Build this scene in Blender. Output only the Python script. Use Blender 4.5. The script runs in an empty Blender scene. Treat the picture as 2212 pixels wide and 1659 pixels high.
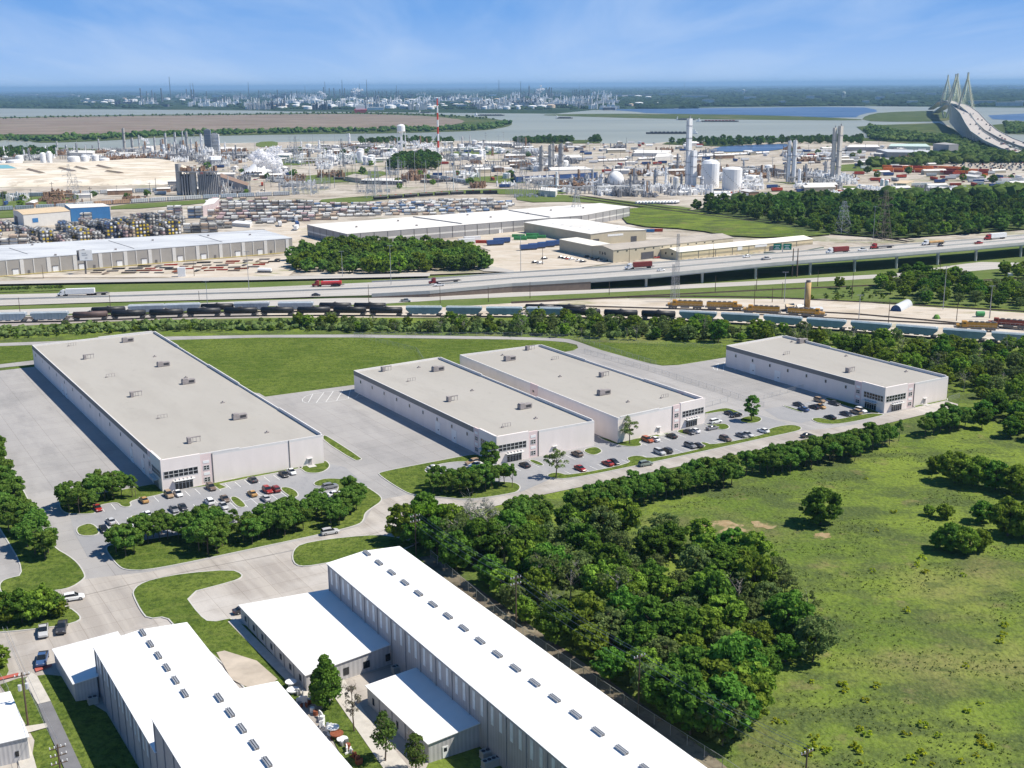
import bpy, math, random
import numpy as np
from mathutils import Vector, Matrix
sc = bpy.context.scene
COL = sc.collection
RN = random.Random(11)
# ------------------------------------------------------------------ camera
CW, CH, CF, CAMH = 2212.0, 1659.0, 2500.0, 112.0      # working grid of the picture, focal length in it, drone height
ROLL = math.atan(-17/2212.0)
PITCH = math.atan2((CH/2-184.3)*math.cos(ROLL), CF)
cp_, sp_, cr_, sr_ = math.cos(PITCH), math.sin(PITCH), math.cos(ROLL), math.sin(ROLL)
cam = bpy.data.cameras.new('Camera'); camo = bpy.data.objects.new('Camera', cam); COL.objects.link(camo)
cam.sensor_width = 36; cam.lens = 36*CF/CW; cam.clip_start = 1; cam.clip_end = 300000
_R = Vector((1,0,0)); _D = Vector((0,-sp_,-cp_)); _F = Vector((0,cp_,-sp_))
_x = _R*cr_-_D*sr_; _y = -(_R*sr_+_D*cr_); _z = -_F
mw = Matrix((( _x.x,_y.x,_z.x,0),(_x.y,_y.y,_z.y,0),(_x.z,_y.z,_z.z,CAMH),(0,0,0,1)))
camo.matrix_world = mw
sc.camera = camo
# ------------------------------------------------------------------ sky, sun, exposure
SUN_EL, SUN_AZ = math.radians(54), math.radians(92)     # azimuth clockwise from +Y
w = bpy.data.worlds.new('World'); sc.world = w; w.use_nodes = True
nt = w.node_tree; nt.nodes.clear()
def nd(nt, t, **k):
    n = nt.nodes.new(t)
    for a, b in k.items():
        if a.startswith('i_'):
            key = a[2:]
            n.inputs[int(key) if key.isdigit() else key.replace('_',' ')].default_value = b
        else: setattr(n, a, b)
    return n
sky = nd(nt, 'ShaderNodeTexSky', sky_type='NISHITA', sun_disc=False)
sky.sun_elevation = SUN_EL; sky.sun_rotation = SUN_AZ; sky.air_density = 1.0; sky.dust_density = 0.4; sky.ozone_density = 3.0; sky.altitude = 100
bg = nd(nt, 'ShaderNodeBackground', i_Strength=0.082)
out = nd(nt, 'ShaderNodeOutputWorld')
tc = nd(nt, 'ShaderNodeTexCoord')
sx = nd(nt, 'ShaderNodeSeparateXYZ'); nt.links.new(tc.outputs['Generated'], sx.inputs[0])
# thin high cirrus: noise on the sky plane (x/z, y/z)
dz = nd(nt, 'ShaderNodeMath', operation='ADD', i_1=0.09); nt.links.new(sx.outputs[2], dz.inputs[0])
dx = nd(nt, 'ShaderNodeMath', operation='DIVIDE'); nt.links.new(sx.outputs[0], dx.inputs[0]); nt.links.new(dz.outputs[0], dx.inputs[1])
dy = nd(nt, 'ShaderNodeMath', operation='DIVIDE'); nt.links.new(sx.outputs[1], dy.inputs[0]); nt.links.new(dz.outputs[0], dy.inputs[1])
cx = nd(nt, 'ShaderNodeCombineXYZ'); nt.links.new(dx.outputs[0], cx.inputs[0]); nt.links.new(dy.outputs[0], cx.inputs[1])
mp = nd(nt, 'ShaderNodeMapping'); mp.inputs['Rotation'].default_value = (0,0,1.05); mp.inputs['Scale'].default_value = (0.9,0.22,1); mp.inputs['Location'].default_value = (3.1,0.4,0)
nt.links.new(cx.outputs[0], mp.inputs[0])
cn = nd(nt, 'ShaderNodeTexNoise', i_Scale=1.0, i_Detail=9.0, i_Roughness=0.56, i_Distortion=0.5); nt.links.new(mp.outputs[0], cn.inputs['Vector'])
rp = nd(nt, 'ShaderNodeValToRGB'); rp.color_ramp.elements[0].position = 0.42; rp.color_ramp.elements[1].position = 0.66
rp.color_ramp.elements[0].color = (0,0,0,1); rp.color_ramp.elements[1].color = (.42,.42,.42,1)
nt.links.new(cn.outputs['Fac'], rp.inputs[0])
hs = nd(nt, 'ShaderNodeHueSaturation', i_Saturation=1.4, i_Value=1.0); nt.links.new(sky.outputs[0], hs.inputs['Color'])
bl = nd(nt, 'ShaderNodeMix', data_type='RGBA', blend_type='MULTIPLY'); bl.inputs[0].default_value = 1.0; bl.inputs[7].default_value = (1,1,1,1)
nt.links.new(hs.outputs[0], bl.inputs[6])
mx = nd(nt, 'ShaderNodeMix', data_type='RGBA'); mx.inputs[7].default_value = (5.9,7.3,9.5,1)
# the first degrees above the horizon: pale blue haze deepening to a clear blue
er = nd(nt, 'ShaderNodeValToRGB'); e_ = er.color_ramp.elements
e_[0].position = 0.0; e_[0].color = (.42,.60,.88,1); e_[1].position = .30; e_[1].color = (.105,.25,.62,1)
for p_,c_ in ((.022,(.31,.50,.84,1)),(.060,(.165,.37,.77,1)),(.14,(.11,.29,.68,1))): q_ = er.color_ramp.elements.new(p_); q_.color = c_
nt.links.new(sx.outputs[2], er.inputs[0])
eg = nd(nt, 'ShaderNodeVectorMath', operation='SCALE'); eg.inputs['Scale'].default_value = 10.6; nt.links.new(er.outputs[0], eg.inputs[0])
em = nd(nt, 'ShaderNodeMapRange', i_From_Min=.12, i_From_Max=.42); em.inputs[3].default_value = 1.0; em.inputs[4].default_value = 0.0; nt.links.new(sx.outputs[2], em.inputs[0])
es = nd(nt, 'ShaderNodeMix', data_type='RGBA'); nt.links.new(em.outputs[0], es.inputs[0]); nt.links.new(bl.outputs[2], es.inputs[6]); nt.links.new(eg.outputs[0], es.inputs[7])
cf = nd(nt, 'ShaderNodeMapRange', i_From_Min=.10, i_From_Max=.30); cf.inputs[3].default_value = 1.0; cf.inputs[4].default_value = 0.12; nt.links.new(sx.outputs[2], cf.inputs[0])
cm = nd(nt, 'ShaderNodeMath', operation='MULTIPLY'); nt.links.new(rp.outputs[0], cm.inputs[0]); nt.links.new(cf.outputs[0], cm.inputs[1])
nt.links.new(cm.outputs[0], mx.inputs[0]); nt.links.new(es.outputs[2], mx.inputs[6])
nt.links.new(mx.outputs[2], bg.inputs[0]); nt.links.new(bg.outputs[0], out.inputs[0])
sl = bpy.data.lights.new('Sun', 'SUN'); sl.energy = 5.0; sl.angle = math.radians(.53); sl.color = (1,.935,.825)
so = bpy.data.objects.new('Sun', sl); COL.objects.link(so); so.location = (0,0,500)
sd = Vector((math.sin(SUN_AZ)*math.cos(SUN_EL), math.cos(SUN_AZ)*math.cos(SUN_EL), math.sin(SUN_EL)))
so.rotation_euler = sd.to_track_quat('Z','Y').to_euler()
sc.view_settings.view_transform = 'Standard'; sc.view_settings.look = 'None'; sc.view_settings.gamma = 1.0
sc.view_settings.exposure = 0.33; sc.view_settings.use_curve_mapping = False
# ------------------------------------------------------------------ helpers
def P(x, y, z=0.0):
    """the world point at height z that the drone saw at grid position x, y"""
    dx, dy = x-CW/2, y-CH/2
    u = dx*cr_+dy*sr_; v = -dx*sr_+dy*cr_
    r = (u, CF*cp_-v*sp_, -CF*sp_-v*cp_)
    t = (z-CAMH)/r[2]
    return Vector((r[0]*t, r[1]*t, z))
def L(x, X0, Y0, z=0):   # crop helper: (crop x, crop y) of a 4x crop whose corner is (X0, Y0)
    return P(X0+x[0]/4.0, Y0+x[1]/4.0, z)
AZA, AZB = math.radians(-31.8), math.radians(58.2)
def dirv(az): return Vector((math.sin(az), math.cos(az), 0))
DA, DB = dirv(AZA), dirv(AZB)
def rz(v): return math.atan2(v[1], v[0])
MATS = {}
def newmat(name):
    m = bpy.data.materials.new(name); m.use_nodes = True; n = m.node_tree; n.nodes.clear()
    return m, n
def mat(name, col, rough=.75, metal=0.0, var=.10, scale=.35, spec=.35, stretch=None, rnd=0.0, coord='Object'):
    if name in MATS: return MATS[name]
    m, n = newmat(name); MATS[name] = m
    o = nd(n,'ShaderNodeOutputMaterial'); b = nd(n,'ShaderNodeBsdfPrincipled', i_Roughness=rough, i_Metallic=metal)
    b.inputs['Specular IOR Level'].default_value = spec
    n.links.new(b.outputs[0], o.inputs[0])
    t = nd(n,'ShaderNodeTexCoord'); mp = nd(n,'ShaderNodeMapping'); mp.inputs['Scale'].default_value = stretch or (1,1,1)
    n.links.new(t.outputs[coord], mp.inputs[0])
    nz = nd(n,'ShaderNodeTexNoise', i_Scale=scale, i_Detail=6.0, i_Roughness=.6); n.links.new(mp.outputs[0], nz.inputs['Vector'])
    r = nd(n,'ShaderNodeValToRGB'); e = r.color_ramp.elements
    e[0].position = .3; e[1].position = .7
    e[0].color = tuple(max(0,c*(1-var)) for c in col)+(1,); e[1].color = tuple(min(1,c*(1+var)) for c in col)+(1,)
    n.links.new(nz.outputs['Fac'], r.inputs[0])
    if rnd:
        oi = nd(n,'ShaderNodeObjectInfo'); mr = nd(n,'ShaderNodeMapRange'); mr.inputs[3].default_value = 1-rnd; mr.inputs[4].default_value = 1+rnd
        n.links.new(oi.outputs['Random'], mr.inputs[0])
        vm = nd(n,'ShaderNodeVectorMath', operation='SCALE'); n.links.new(r.outputs[0], vm.inputs[0]); n.links.new(mr.outputs[0], vm.inputs['Scale'])
        n.links.new(vm.outputs[0], b.inputs['Base Color'])
    else: n.links.new(r.outputs[0], b.inputs['Base Color'])
    return m
def gmat(name, layers, rough=.95, bump=0.0, bscale=1.0, spec=.1, rot=0.0, joint=0):
    """ground: layers = [colour, (scale, stretch(x,y), lo, hi, colour, strength), ...]; world-space noise"""
    if name in MATS: return MATS[name]
    m, n = newmat(name); MATS[name] = m
    o = nd(n,'ShaderNodeOutputMaterial'); b = nd(n,'ShaderNodeBsdfPrincipled', i_Roughness=rough)
    b.inputs['Specular IOR Level'].default_value = spec
    n.links.new(b.outputs[0], o.inputs[0])
    g = nd(n,'ShaderNodeNewGeometry')
    vr = nd(n,'ShaderNodeVectorRotate', rotation_type='Z_AXIS', i_Angle=rot); n.links.new(g.outputs['Position'], vr.inputs['Vector'])
    cur = None; base = layers[0]
    for i, (s, st, lo, hi, c, k) in enumerate(layers[1:]):
        mp = nd(n,'ShaderNodeMapping'); mp.inputs['Scale'].default_value = (s*st[0], s*st[1], s); mp.inputs['Location'].default_value = (i*7.3, i*3.1, 0)
        n.links.new(vr.outputs[0], mp.inputs[0])
        nz = nd(n,'ShaderNodeTexNoise', i_Scale=1.0, i_Detail=5.0, i_Roughness=.62); n.links.new(mp.outputs[0], nz.inputs['Vector'])
        mr = nd(n,'ShaderNodeMapRange', i_From_Min=lo, i_From_Max=hi); mr.inputs[4].default_value = k
        n.links.new(nz.outputs['Fac'], mr.inputs[0])
        mx = nd(n,'ShaderNodeMix', data_type='RGBA')
        if cur is None: mx.inputs[6].default_value = base+(1,)
        else: n.links.new(cur, mx.inputs[6])
        mx.inputs[7].default_value = c+(1,)
        n.links.new(mr.outputs[0], mx.inputs[0]); cur = mx.outputs[2]
    if joint:
        bk = nd(n,'ShaderNodeTexBrick', offset=0.0, i_Scale=1.0); bk.inputs['Brick Width'].default_value = joint; bk.inputs['Row Height'].default_value = joint*.8; bk.inputs['Mortar Size'].default_value = .07; bk.inputs['Mortar Smooth'].default_value = .3
        bk.inputs['Color1'].default_value = (1,1,1,1); bk.inputs['Color2'].default_value = (.95,.95,.95,1); bk.inputs['Mortar'].default_value = (.70,.68,.66,1); n.links.new(vr.outputs[0], bk.inputs['Vector'])
        mj = nd(n,'ShaderNodeMix', data_type='RGBA', blend_type='MULTIPLY'); mj.inputs[0].default_value = 1; n.links.new(cur, mj.inputs[6]); n.links.new(bk.outputs['Color'], mj.inputs[7]); cur = mj.outputs[2]
    n.links.new(cur, b.inputs['Base Color'])
    if bump:
        nz = nd(n,'ShaderNodeTexNoise', i_Scale=bscale, i_Detail=4.0); n.links.new(g.outputs['Position'], nz.inputs['Vector'])
        bp = nd(n,'ShaderNodeBump', i_Strength=bump, i_Distance=1.0); n.links.new(nz.outputs['Fac'], bp.inputs['Height']); n.links.new(bp.outputs[0], b.inputs['Normal'])
    return m
def leafmat(name, c0, c1, rnd=.25, sc_=.5, tr=.36):
    if name in MATS: return MATS[name]
    m, n = newmat(name); MATS[name] = m
    o = nd(n,'ShaderNodeOutputMaterial'); d = nd(n,'ShaderNodeBsdfDiffuse'); t = nd(n,'ShaderNodeBsdfTranslucent'); mx = nd(n,'ShaderNodeMixShader', i_0=tr)
    n.links.new(d.outputs[0], mx.inputs[1]); n.links.new(t.outputs[0], mx.inputs[2]); n.links.new(mx.outputs[0], o.inputs[0])
    g = nd(n,'ShaderNodeTexCoord'); nz = nd(n,'ShaderNodeTexNoise', i_Scale=sc_, i_Detail=3.0); n.links.new(g.outputs['Object'], nz.inputs['Vector'])
    r = nd(n,'ShaderNodeValToRGB'); e = r.color_ramp.elements; e[0].position=.36; e[1].position=.64; e[0].color=c0+(1,); e[1].color=c1+(1,)
    n.links.new(nz.outputs['Fac'], r.inputs[0])
    oi = nd(n,'ShaderNodeObjectInfo'); mr = nd(n,'ShaderNodeMapRange'); mr.inputs[3].default_value = 1-rnd; mr.inputs[4].default_value = 1+rnd
    n.links.new(oi.outputs['Random'], mr.inputs[0])
    hm = nd(n,'ShaderNodeMapRange'); hm.inputs[3].default_value = .490; hm.inputs[4].default_value = .522; n.links.new(oi.outputs['Random'], hm.inputs[0])
    h = nd(n,'ShaderNodeHueSaturation'); n.links.new(r.outputs[0], h.inputs['Color']); n.links.new(mr.outputs[0], h.inputs['Value']); n.links.new(hm.outputs[0], h.inputs['Hue'])
    n.links.new(h.outputs[0], d.inputs[0]); n.links.new(h.outputs[0], t.inputs[0])
    return m
class MB:
    def __init__(s): s.v=[]; s.f=[]; s.m=[]
    def add(s, vs, fs, m=0):
        k = len(s.v); s.v += [tuple(v) for v in vs]; s.f += [tuple(i+k for i in f) for f in fs]; s.m += [m]*len(fs); return s
    def hexa(s, b, t, m=0):      # bottom 4 (ccw from above), top 4
        return s.add(list(b)+list(t), [(3,2,1,0),(4,5,6,7),(0,1,5,4),(1,2,6,5),(2,3,7,6),(3,0,4,7)], m)
    def box(s, c, d, az=0.0, m=0):   # centre of the base, size, rotation z
        ca, sa = math.cos(az), math.sin(az); x, y = d[0]/2, d[1]/2
        q = [(-x,-y),(x,-y),(x,y),(-x,y)]
        q = [(c[0]+a*ca-b*sa, c[1]+a*sa+b*ca) for a,b in q]
        return s.hexa([(a,b,c[2]) for a,b in q], [(a,b,c[2]+d[2]) for a,b in q], m)
    def wall(s, p0, p1, u0, u1, z0, z1, d0, d1, m=0):   # box on the wall line p0->p1, outward = to the right of p0->p1
        e = Vector((p1[0]-p0[0], p1[1]-p0[1])); e.normalize(); o = Vector((e.y,-e.x))
        def q(u,d): return (p0[0]+e.x*u+o.x*d, p0[1]+e.y*u+o.y*d)
        k = [q(u0,d1),q(u1,d1),q(u1,d0),q(u0,d0)]
        return s.hexa([a+(z0,) for a in k], [a+(z1,) for a in k], m)
    def prism(s, poly, z0, z1, m=0, mt=None):
        n = len(poly); A = sum(poly[i][0]*poly[(i+1)%n][1]-poly[(i+1)%n][0]*poly[i][1] for i in range(n))
        if A < 0: poly = poly[::-1]
        z1 = z1 if isinstance(z1,(list,tuple)) else [z1]*n
        if A < 0: z1 = z1[::-1]
        vs = [(p[0],p[1],z0) for p in poly]+[(p[0],p[1],z1[i]) for i,p in enumerate(poly)]
        s.add(vs, [(i,(i+1)%n,(i+1)%n+n,i+n) for i in range(n)]+[tuple(range(n))[::-1]], m)
        k = len(s.v)-2*n
        s.f.append(tuple(k+n+i for i in range(n))); s.m.append(m if mt is None else mt); return s
    def cyl(s, p0, p1, r0, r1=None, n=8, m=0, cap=True):
        r1 = r0 if r1 is None else r1; p0, p1 = Vector(p0), Vector(p1); d = (p1-p0)
        if d.length < 1e-6: return s
        d.normalize(); a = d.orthogonal().normalized(); b = d.cross(a)
        vs = []
        for p, r in ((p0,r0),(p1,r1)):
            for i in range(n):
                t = 2*math.pi*i/n; vs.append(p+(a*math.cos(t)+b*math.sin(t))*r)
        fs = [(i,(i+1)%n,(i+1)%n+n,i+n) for i in range(n)]
        if cap: fs += [tuple(range(n))[::-1], tuple(range(n,2*n))]
        return s.add(vs, fs, m)
    def lathe(s, c, prof, n=16, m=0):      # profile (r,z) bottom to top
        vs = []; 
        for r, z in prof:
            for i in range(n):
                t = 2*math.pi*i/n; vs.append((c[0]+r*math.cos(t), c[1]+r*math.sin(t), c[2]+z))
        fs = []
        for j in range(len(prof)-1):
            for i in range(n): fs.append((j*n+i, j*n+(i+1)%n, (j+1)*n+(i+1)%n, (j+1)*n+i))
        fs += [tuple(range(n))[::-1], tuple(range((len(prof)-1)*n, len(prof)*n))]
        return s.add(vs, fs, m)
    def ball(s, c, r, n=12, m=0, sz=1.0):
        k = n//2; prof = [(max(.001,r*math.cos(t)), r*sz*math.sin(t)) for t in [math.pi*(j/k-.5) for j in range(k+1)]]
        return s.lathe(c, prof, n, m)
    def build(s, name, mats, parent=None, loc=None, smooth=False):
        me = bpy.data.meshes.new(name)
        if loc is not None: l = Vector(loc); vs = [(a-l.x,b-l.y,c-l.z) for a,b,c in s.v]
        else: vs = s.v
        me.from_pydata(vs, [], s.f)
        mats = mats if isinstance(mats,(list,tuple)) else [mats]
        for m in mats: me.materials.append(m)
        if len(mats) > 1: me.polygons.foreach_set('material_index', s.m)
        if smooth: me.polygons.foreach_set('use_smooth', [len(f) < 5 for f in s.f])
        me.update()
        o = bpy.data.objects.new(name, me); COL.objects.link(o)
        if parent is not None: o.parent = parent
        elif loc is not None: o.location = loc
        return o
def tag(o, label=None, cat=None, group=None, kind=None):
    if label: o['label'] = label
    if cat: o['category'] = cat
    if group: o['group'] = group
    if kind: o['kind'] = kind
    return o
def thing(name, label, cat, loc=(0,0,0), az=0.0, group=None):
    o = bpy.data.objects.new(name, None); COL.objects.link(o); o.location = loc; o.rotation_euler = (0,0,az); o.empty_display_size = 1
    return tag(o, label, cat, group)
KIDS = {}
def kids(o):
    return KIDS.setdefault(o.name, list(o.children)) if False else list(o.children)
def dup(root, loc, az=0.0, label=None, group=None, scale=None, cat=None):
    r = root.copy(); COL.objects.link(r); r.location = loc; r.rotation_euler = (0,0,az)
    if label: r['label'] = label
    if group: r['group'] = group
    if cat: r['category'] = cat
    if scale: r.scale = scale if hasattr(scale,'__len__') else (scale,)*3
    for ch in PROTO[root.as_pointer()]:
        c = ch.copy(); COL.objects.link(c); c.parent = r
    return r
PROTO = {}; ROOTS = []
USED = set()
def proto(root, children): PROTO[root.as_pointer()] = children; ROOTS.append(root); return root
def put(root, loc, az=0.0, label=None, group=None, scale=None, cat=None):
    """first use moves the source itself, later uses copy it"""
    if root.as_pointer() in USED: return dup(root, loc, az, label, group, scale, cat)
    USED.add(root.as_pointer()); root.location = loc; root.rotation_euler = (0,0,az)
    if label: root['label'] = label
    if group: root['group'] = group
    if cat: root['category'] = cat
    if scale: root.scale = scale if hasattr(scale,'__len__') else (scale,)*3
    return root
def cleanup():
    for r in ROOTS:
        k = r.as_pointer()
        if k not in USED:
            for c in PROTO[k]: bpy.data.objects.remove(c)
            bpy.data.objects.remove(r)
def setmat(o, i, m):
    o.material_slots[i].link = 'OBJECT'; o.material_slots[i].material = m
def chaikin(p, n=2):
    for _ in range(n):
        q = []
        for i in range(len(p)):
            a, b = p[i], p[(i+1)%len(p)]
            q.append(a*.75+b*.25); q.append(a*.25+b*.75)
        p = q
    return p
def px(pts, z=0.0): return [P(x,y,z) for x,y in pts]
def area(p): return sum(p[i][0]*p[(i+1)%len(p)][1]-p[(i+1)%len(p)][0]*p[i][1] for i in range(len(p)))/2
def sheet(name, pts, z, m, smooth=0, world=False, kind='structure', label=None):
    w_ = pts if world else px(pts)
    if smooth: w_ = chaikin(w_, smooth)
    if area(w_) < 0: w_ = w_[::-1]
    b = MB(); b.add([(p[0],p[1],z) for p in w_], [tuple(range(len(w_)))])
    o = b.build(name, m); tag(o, label=label, kind=kind); return o
def offset(w_, d):
    n = len(w_); s = 1 if area(w_) > 0 else -1; r = []
    for i in range(n):
        a, b, c = w_[i-1], w_[i], w_[(i+1)%n]
        e1 = Vector((b[0]-a[0], b[1]-a[1])); e2 = Vector((c[0]-b[0], c[1]-b[1]))
        if e1.length < 1e-4 or e2.length < 1e-4: r.append(Vector((b[0],b[1],0))); continue
        e1.normalize(); e2.normalize(); n1 = Vector((e1.y,-e1.x))*s; n2 = Vector((e2.y,-e2.x))*s
        k = n1+n2; k = k/max(.35, k.dot(k)/2) if k.length > .01 else n1
        r.append(Vector((b[0]+k.x*d, b[1]+k.y*d, 0)))
    return r
def inpoly(x, y, p):
    c = False; n = len(p)
    for i in range(n):
        x1,y1 = p[i][0],p[i][1]; x2,y2 = p[i-1][0],p[i-1][1]
        if (y1>y) != (y2>y) and x < (x2-x1)*(y-y1)/(y2-y1)+x1: c = not c
    return c
def scatter(pts, sp, world=False, rng=None, tries=14):
    rng = rng or RN; w_ = pts if world else px(pts)
    x0,x1 = min(p[0] for p in w_), max(p[0] for p in w_); y0,y1 = min(p[1] for p in w_), max(p[1] for p in w_)
    n = int((x1-x0)*(y1-y0)/(sp*sp)*tries); g = {}; r = []
    for _ in range(n):
        x, y = rng.uniform(x0,x1), rng.uniform(y0,y1)
        if not inpoly(x,y,w_): continue
        i, j = int(x//sp), int(y//sp); ok = True
        for a in (-1,0,1):
            for b in (-1,0,1):
                for q in g.get((i+a,j+b),()):
                    if (q[0]-x)**2+(q[1]-y)**2 < sp*sp: ok = False
        if ok: g.setdefault((i,j),[]).append((x,y)); r.append((x,y))
    return r
# ------------------------------------------------------------------ ground materials
G_far = gmat('far_land', [(.030,.052,.030), (.004,(1,.5),.42,.62,(.055,.085,.045),.8), (.0011,(1,.4),.55,.62,(.12,.13,.08),.55), (.02,(1,1),.5,.7,(.016,.03,.02),.8)], spec=0.0)
G_mead = gmat('meadow_grass', [(.110,.164,.032), (.022,(1,1),.42,.58,(.182,.240,.042),.9), (.045,(1,1.6),.47,.60,(.072,.098,.038),.9), (.09,(1,1),.60,.68,(.20,.17,.085),.6), (.016,(1,1),.56,.68,(.22,.20,.085),.7), (.13,(1,1.5),.52,.64,(.085,.112,.040),.75), (.5,(1,1.7),.52,.66,(.06,.085,.03),.7), (1.3,(1,1),.50,.66,(.185,.225,.06),.5)], bump=.7, bscale=.8, spec=0)
G_lawn = gmat('mown_lawn', [(.100,.146,.028), (.035,(1,1),.42,.60,(.150,.196,.040),.85), (.9,(1,1),.45,.62,(.042,.072,.016),.75), (.13,(1,2.5),.50,.62,(.150,.185,.045),.6), (.35,(1,1),.52,.64,(.055,.085,.020),.7)], bump=.5, bscale=1.6, spec=0)
G_verge = gmat('verge_grass', [(.11,.155,.045), (.03,(1,2.5),.42,.62,(.16,.19,.07),.8), (.4,(1,1),.5,.7,(.07,.11,.03),.6)], spec=0)
G_site = gmat('new_paving', [(.335,.322,.312), (.035,(1,.35),.42,.60,(.395,.380,.365),.85), (.12,(1,.3),.50,.66,(.275,.266,.262),.65), (.02,(1,1),.55,.66,(.25,.245,.24),.5), (1.4,(1,1),.5,.7,(.37,.36,.35),.35)], rough=.9, spec=.1, rot=AZA, joint=9.0)
G_drive = gmat('lot_paving', [(.285,.285,.292), (.06,(1,.5),.42,.62,(.335,.33,.33),.8), (.5,(1,.6),.5,.68,(.24,.24,.25),.5)], rough=.85, spec=.2, rot=AZA)
G_road = gmat('old_concrete', [(.45,.412,.368), (.085,(2.2,.10),.42,.56,(.345,.312,.28),.9), (.02,(1,1),.56,.64,(.31,.285,.26),.5), (.3,(1,.2),.52,.70,(.30,.28,.26),.6), (.04,(1,1),.5,.66,(.54,.51,.475),.7), (2.0,(1,1),.5,.7,(.4,.38,.35),.3)], rough=.9, spec=.1, rot=math.radians(-32), joint=7.0)
G_hwy = gmat('highway_concrete', [(.48,.455,.42), (.05,(.25,4.5),.42,.60,(.40,.38,.35),.8), (.3,(.15,1.5),.52,.68,(.34,.32,.30),.5)], rough=.9, spec=.15, rot=math.radians(-6))
G_dirt = gmat('industrial_ground', [(.40,.35,.285), (.012,(1,1),.42,.58,(.52,.475,.41),.9), (.03,(1,2),.48,.58,(.27,.235,.19),.85), (.010,(1,1.8),.56,.62,(.20,.215,.11),.6), (.15,(1,1),.5,.66,(.56,.52,.46),.5)], spec=.05)
G_yard = gmat('rail_yard_dirt', [(.50,.43,.345), (.03,(1,2.5),.42,.60,(.58,.53,.46),.85), (.07,(1,2),.53,.66,(.36,.31,.23),.7), (.02,(1,1.5),.60,.68,(.24,.25,.11),.7)], spec=.05)
G_ball = gmat('ballast', [(.36,.33,.305), (.3,(1,1),.45,.6,(.29,.26,.24),.8)], spec=.05)
G_sand = gmat('pale_sand', [(.66,.58,.46), (.012,(1,2.2),.42,.58,(.74,.69,.60),.9), (.02,(1,2),.50,.58,(.52,.43,.32),.8), (.05,(1,2),.54,.62,(.42,.36,.28),.7)], spec=.05)
G_mud = gmat('mud_flat', [(.20,.155,.125), (.004,(1,2.5),.42,.58,(.245,.20,.165),.9), (.006,(.6,4),.56,.62,(.30,.26,.20),.8), (.010,(1,2),.55,.65,(.12,.135,.065),.6)], spec=.05)
G_scrub = gmat('shore_scrub', [(.062,.088,.034), (.02,(1,1.5),.45,.6,(.10,.13,.05),.8), (.006,(1,1),.56,.64,(.17,.16,.09),.7)], spec=0)
G_marsh = gmat('marsh_lagoon', [(.035,.075,.155), (.004,(.35,3),.45,.6,(.12,.17,.28),.8)], rough=.35, spec=.3)
def watermat():
    m, n = newmat('river_water'); o = nd(n,'ShaderNodeOutputMaterial'); b = nd(n,'ShaderNodeBsdfPrincipled', i_Roughness=.4)
    b.inputs['Specular IOR Level'].default_value = .22
    g = nd(n,'ShaderNodeNewGeometry'); mp = nd(n,'ShaderNodeMapping'); mp.inputs['Scale'].default_value=(.0012,.005,1); n.links.new(g.outputs['Position'], mp.inputs[0])
    nz = nd(n,'ShaderNodeTexNoise', i_Scale=1.0, i_Detail=5.0); n.links.new(mp.outputs[0], nz.inputs['Vector'])
    r = nd(n,'ShaderNodeValToRGB'); e=r.color_ramp.elements; e[0].position=.35; e[1].position=.65; e[0].color=(.245,.262,.215,1); e[1].color=(.31,.325,.27,1)
    n.links.new(nz.outputs['Fac'], r.inputs[0]); n.links.new(r.outputs[0], b.inputs['Base Color'])
    n2 = nd(n,'ShaderNodeTexNoise', i_Scale=.12, i_Detail=3.0); n.links.new(g.outputs['Position'], n2.inputs['Vector'])
    bp = nd(n,'ShaderNodeBump', i_Strength=.25, i_Distance=.5); n.links.new(n2.outputs['Fac'], bp.inputs['Height']); n.links.new(bp.outputs[0], b.inputs['Normal'])
    n.links.new(b.outputs[0], o.inputs[0]); return m
G_water = watermat()
M_kerb = mat('kerb_concrete', (.50,.49,.46), .8, var=.08)
M_line = mat('road_paint', (.78,.78,.76), .6, var=.06, scale=2)
# ------------------------------------------------------------------ base ground: one sheet out to the horizon
def ground():
    s = [0]; v = 60.0
    while s[-1] < 75000: s.append(s[-1]+v); v *= 1.32
    ax = [-a for a in s[:0:-1]]+s; n = len(ax)
    b = MB(); b.v = [(x, y, 0.0) for y in ax for x in ax]
    b.f = [(j*n+i, j*n+i+1, (j+1)*n+i+1, (j+1)*n+i) for j in range(n-1) for i in range(n-1)]; b.m=[0]*len(b.f)
    tag(b.build('ground', G_far), kind='structure')
ground()
# meadow and verges: everything on this side of the plants
sheet('meadow', [(-900,600),(-100,566),(560,540),(1400,470),(2212,430),(3400,400),(4200,1700),(2600,3200),(-300,3200),(-1500,1700)], .02, G_mead)
sheet('verge', [(-900,720),(-900,610),(0,598),(560,588),(1106,575),(1700,545),(2212,500),(3200,470),(3200,640),(2212,668),(1900,650),(1659,640),(1106,668),(560,690),(0,700)], .03, G_verge)
# the river, the island and the spits in it
sheet('river', [(-4500,232),(0,234.5),(553,239),(620,241),(1200,246),(1280,238),(1560,232),(1850,229.5),(2212,233),(5200,205),(5200,420),(2212,345),(-900,352),(-4500,345)], .5, G_water)
isl = [(-3800,240),(-1500,249),(0,254),(150,251),(300,248.6),(553,246),(750,243.5),(900,245.5),(1000,251),(1060,256),(1100,263),(1108,268),(1096,275),(1040,283),(928,286.5),(828,289),(703,290),(553,292),(350,297),(225,305),(120,309),(75,309),(60,304),(0,303),(-1500,305),(-3800,300)]
sheet('island_shore', isl, 1.0, G_scrub, 1)
sheet('island', [(-3800,244),(-1500,252),(0,256.5),(150,253.5),(300,251),(553,248.5),(750,246.5),(900,250),(985,257),(1010,264),(960,274),(900,278),(700,279),(553,281),(400,284),(250,289),(130,292),(0,291),(-1500,293),(-3800,289)], 1.5, G_mud, 1)
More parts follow.
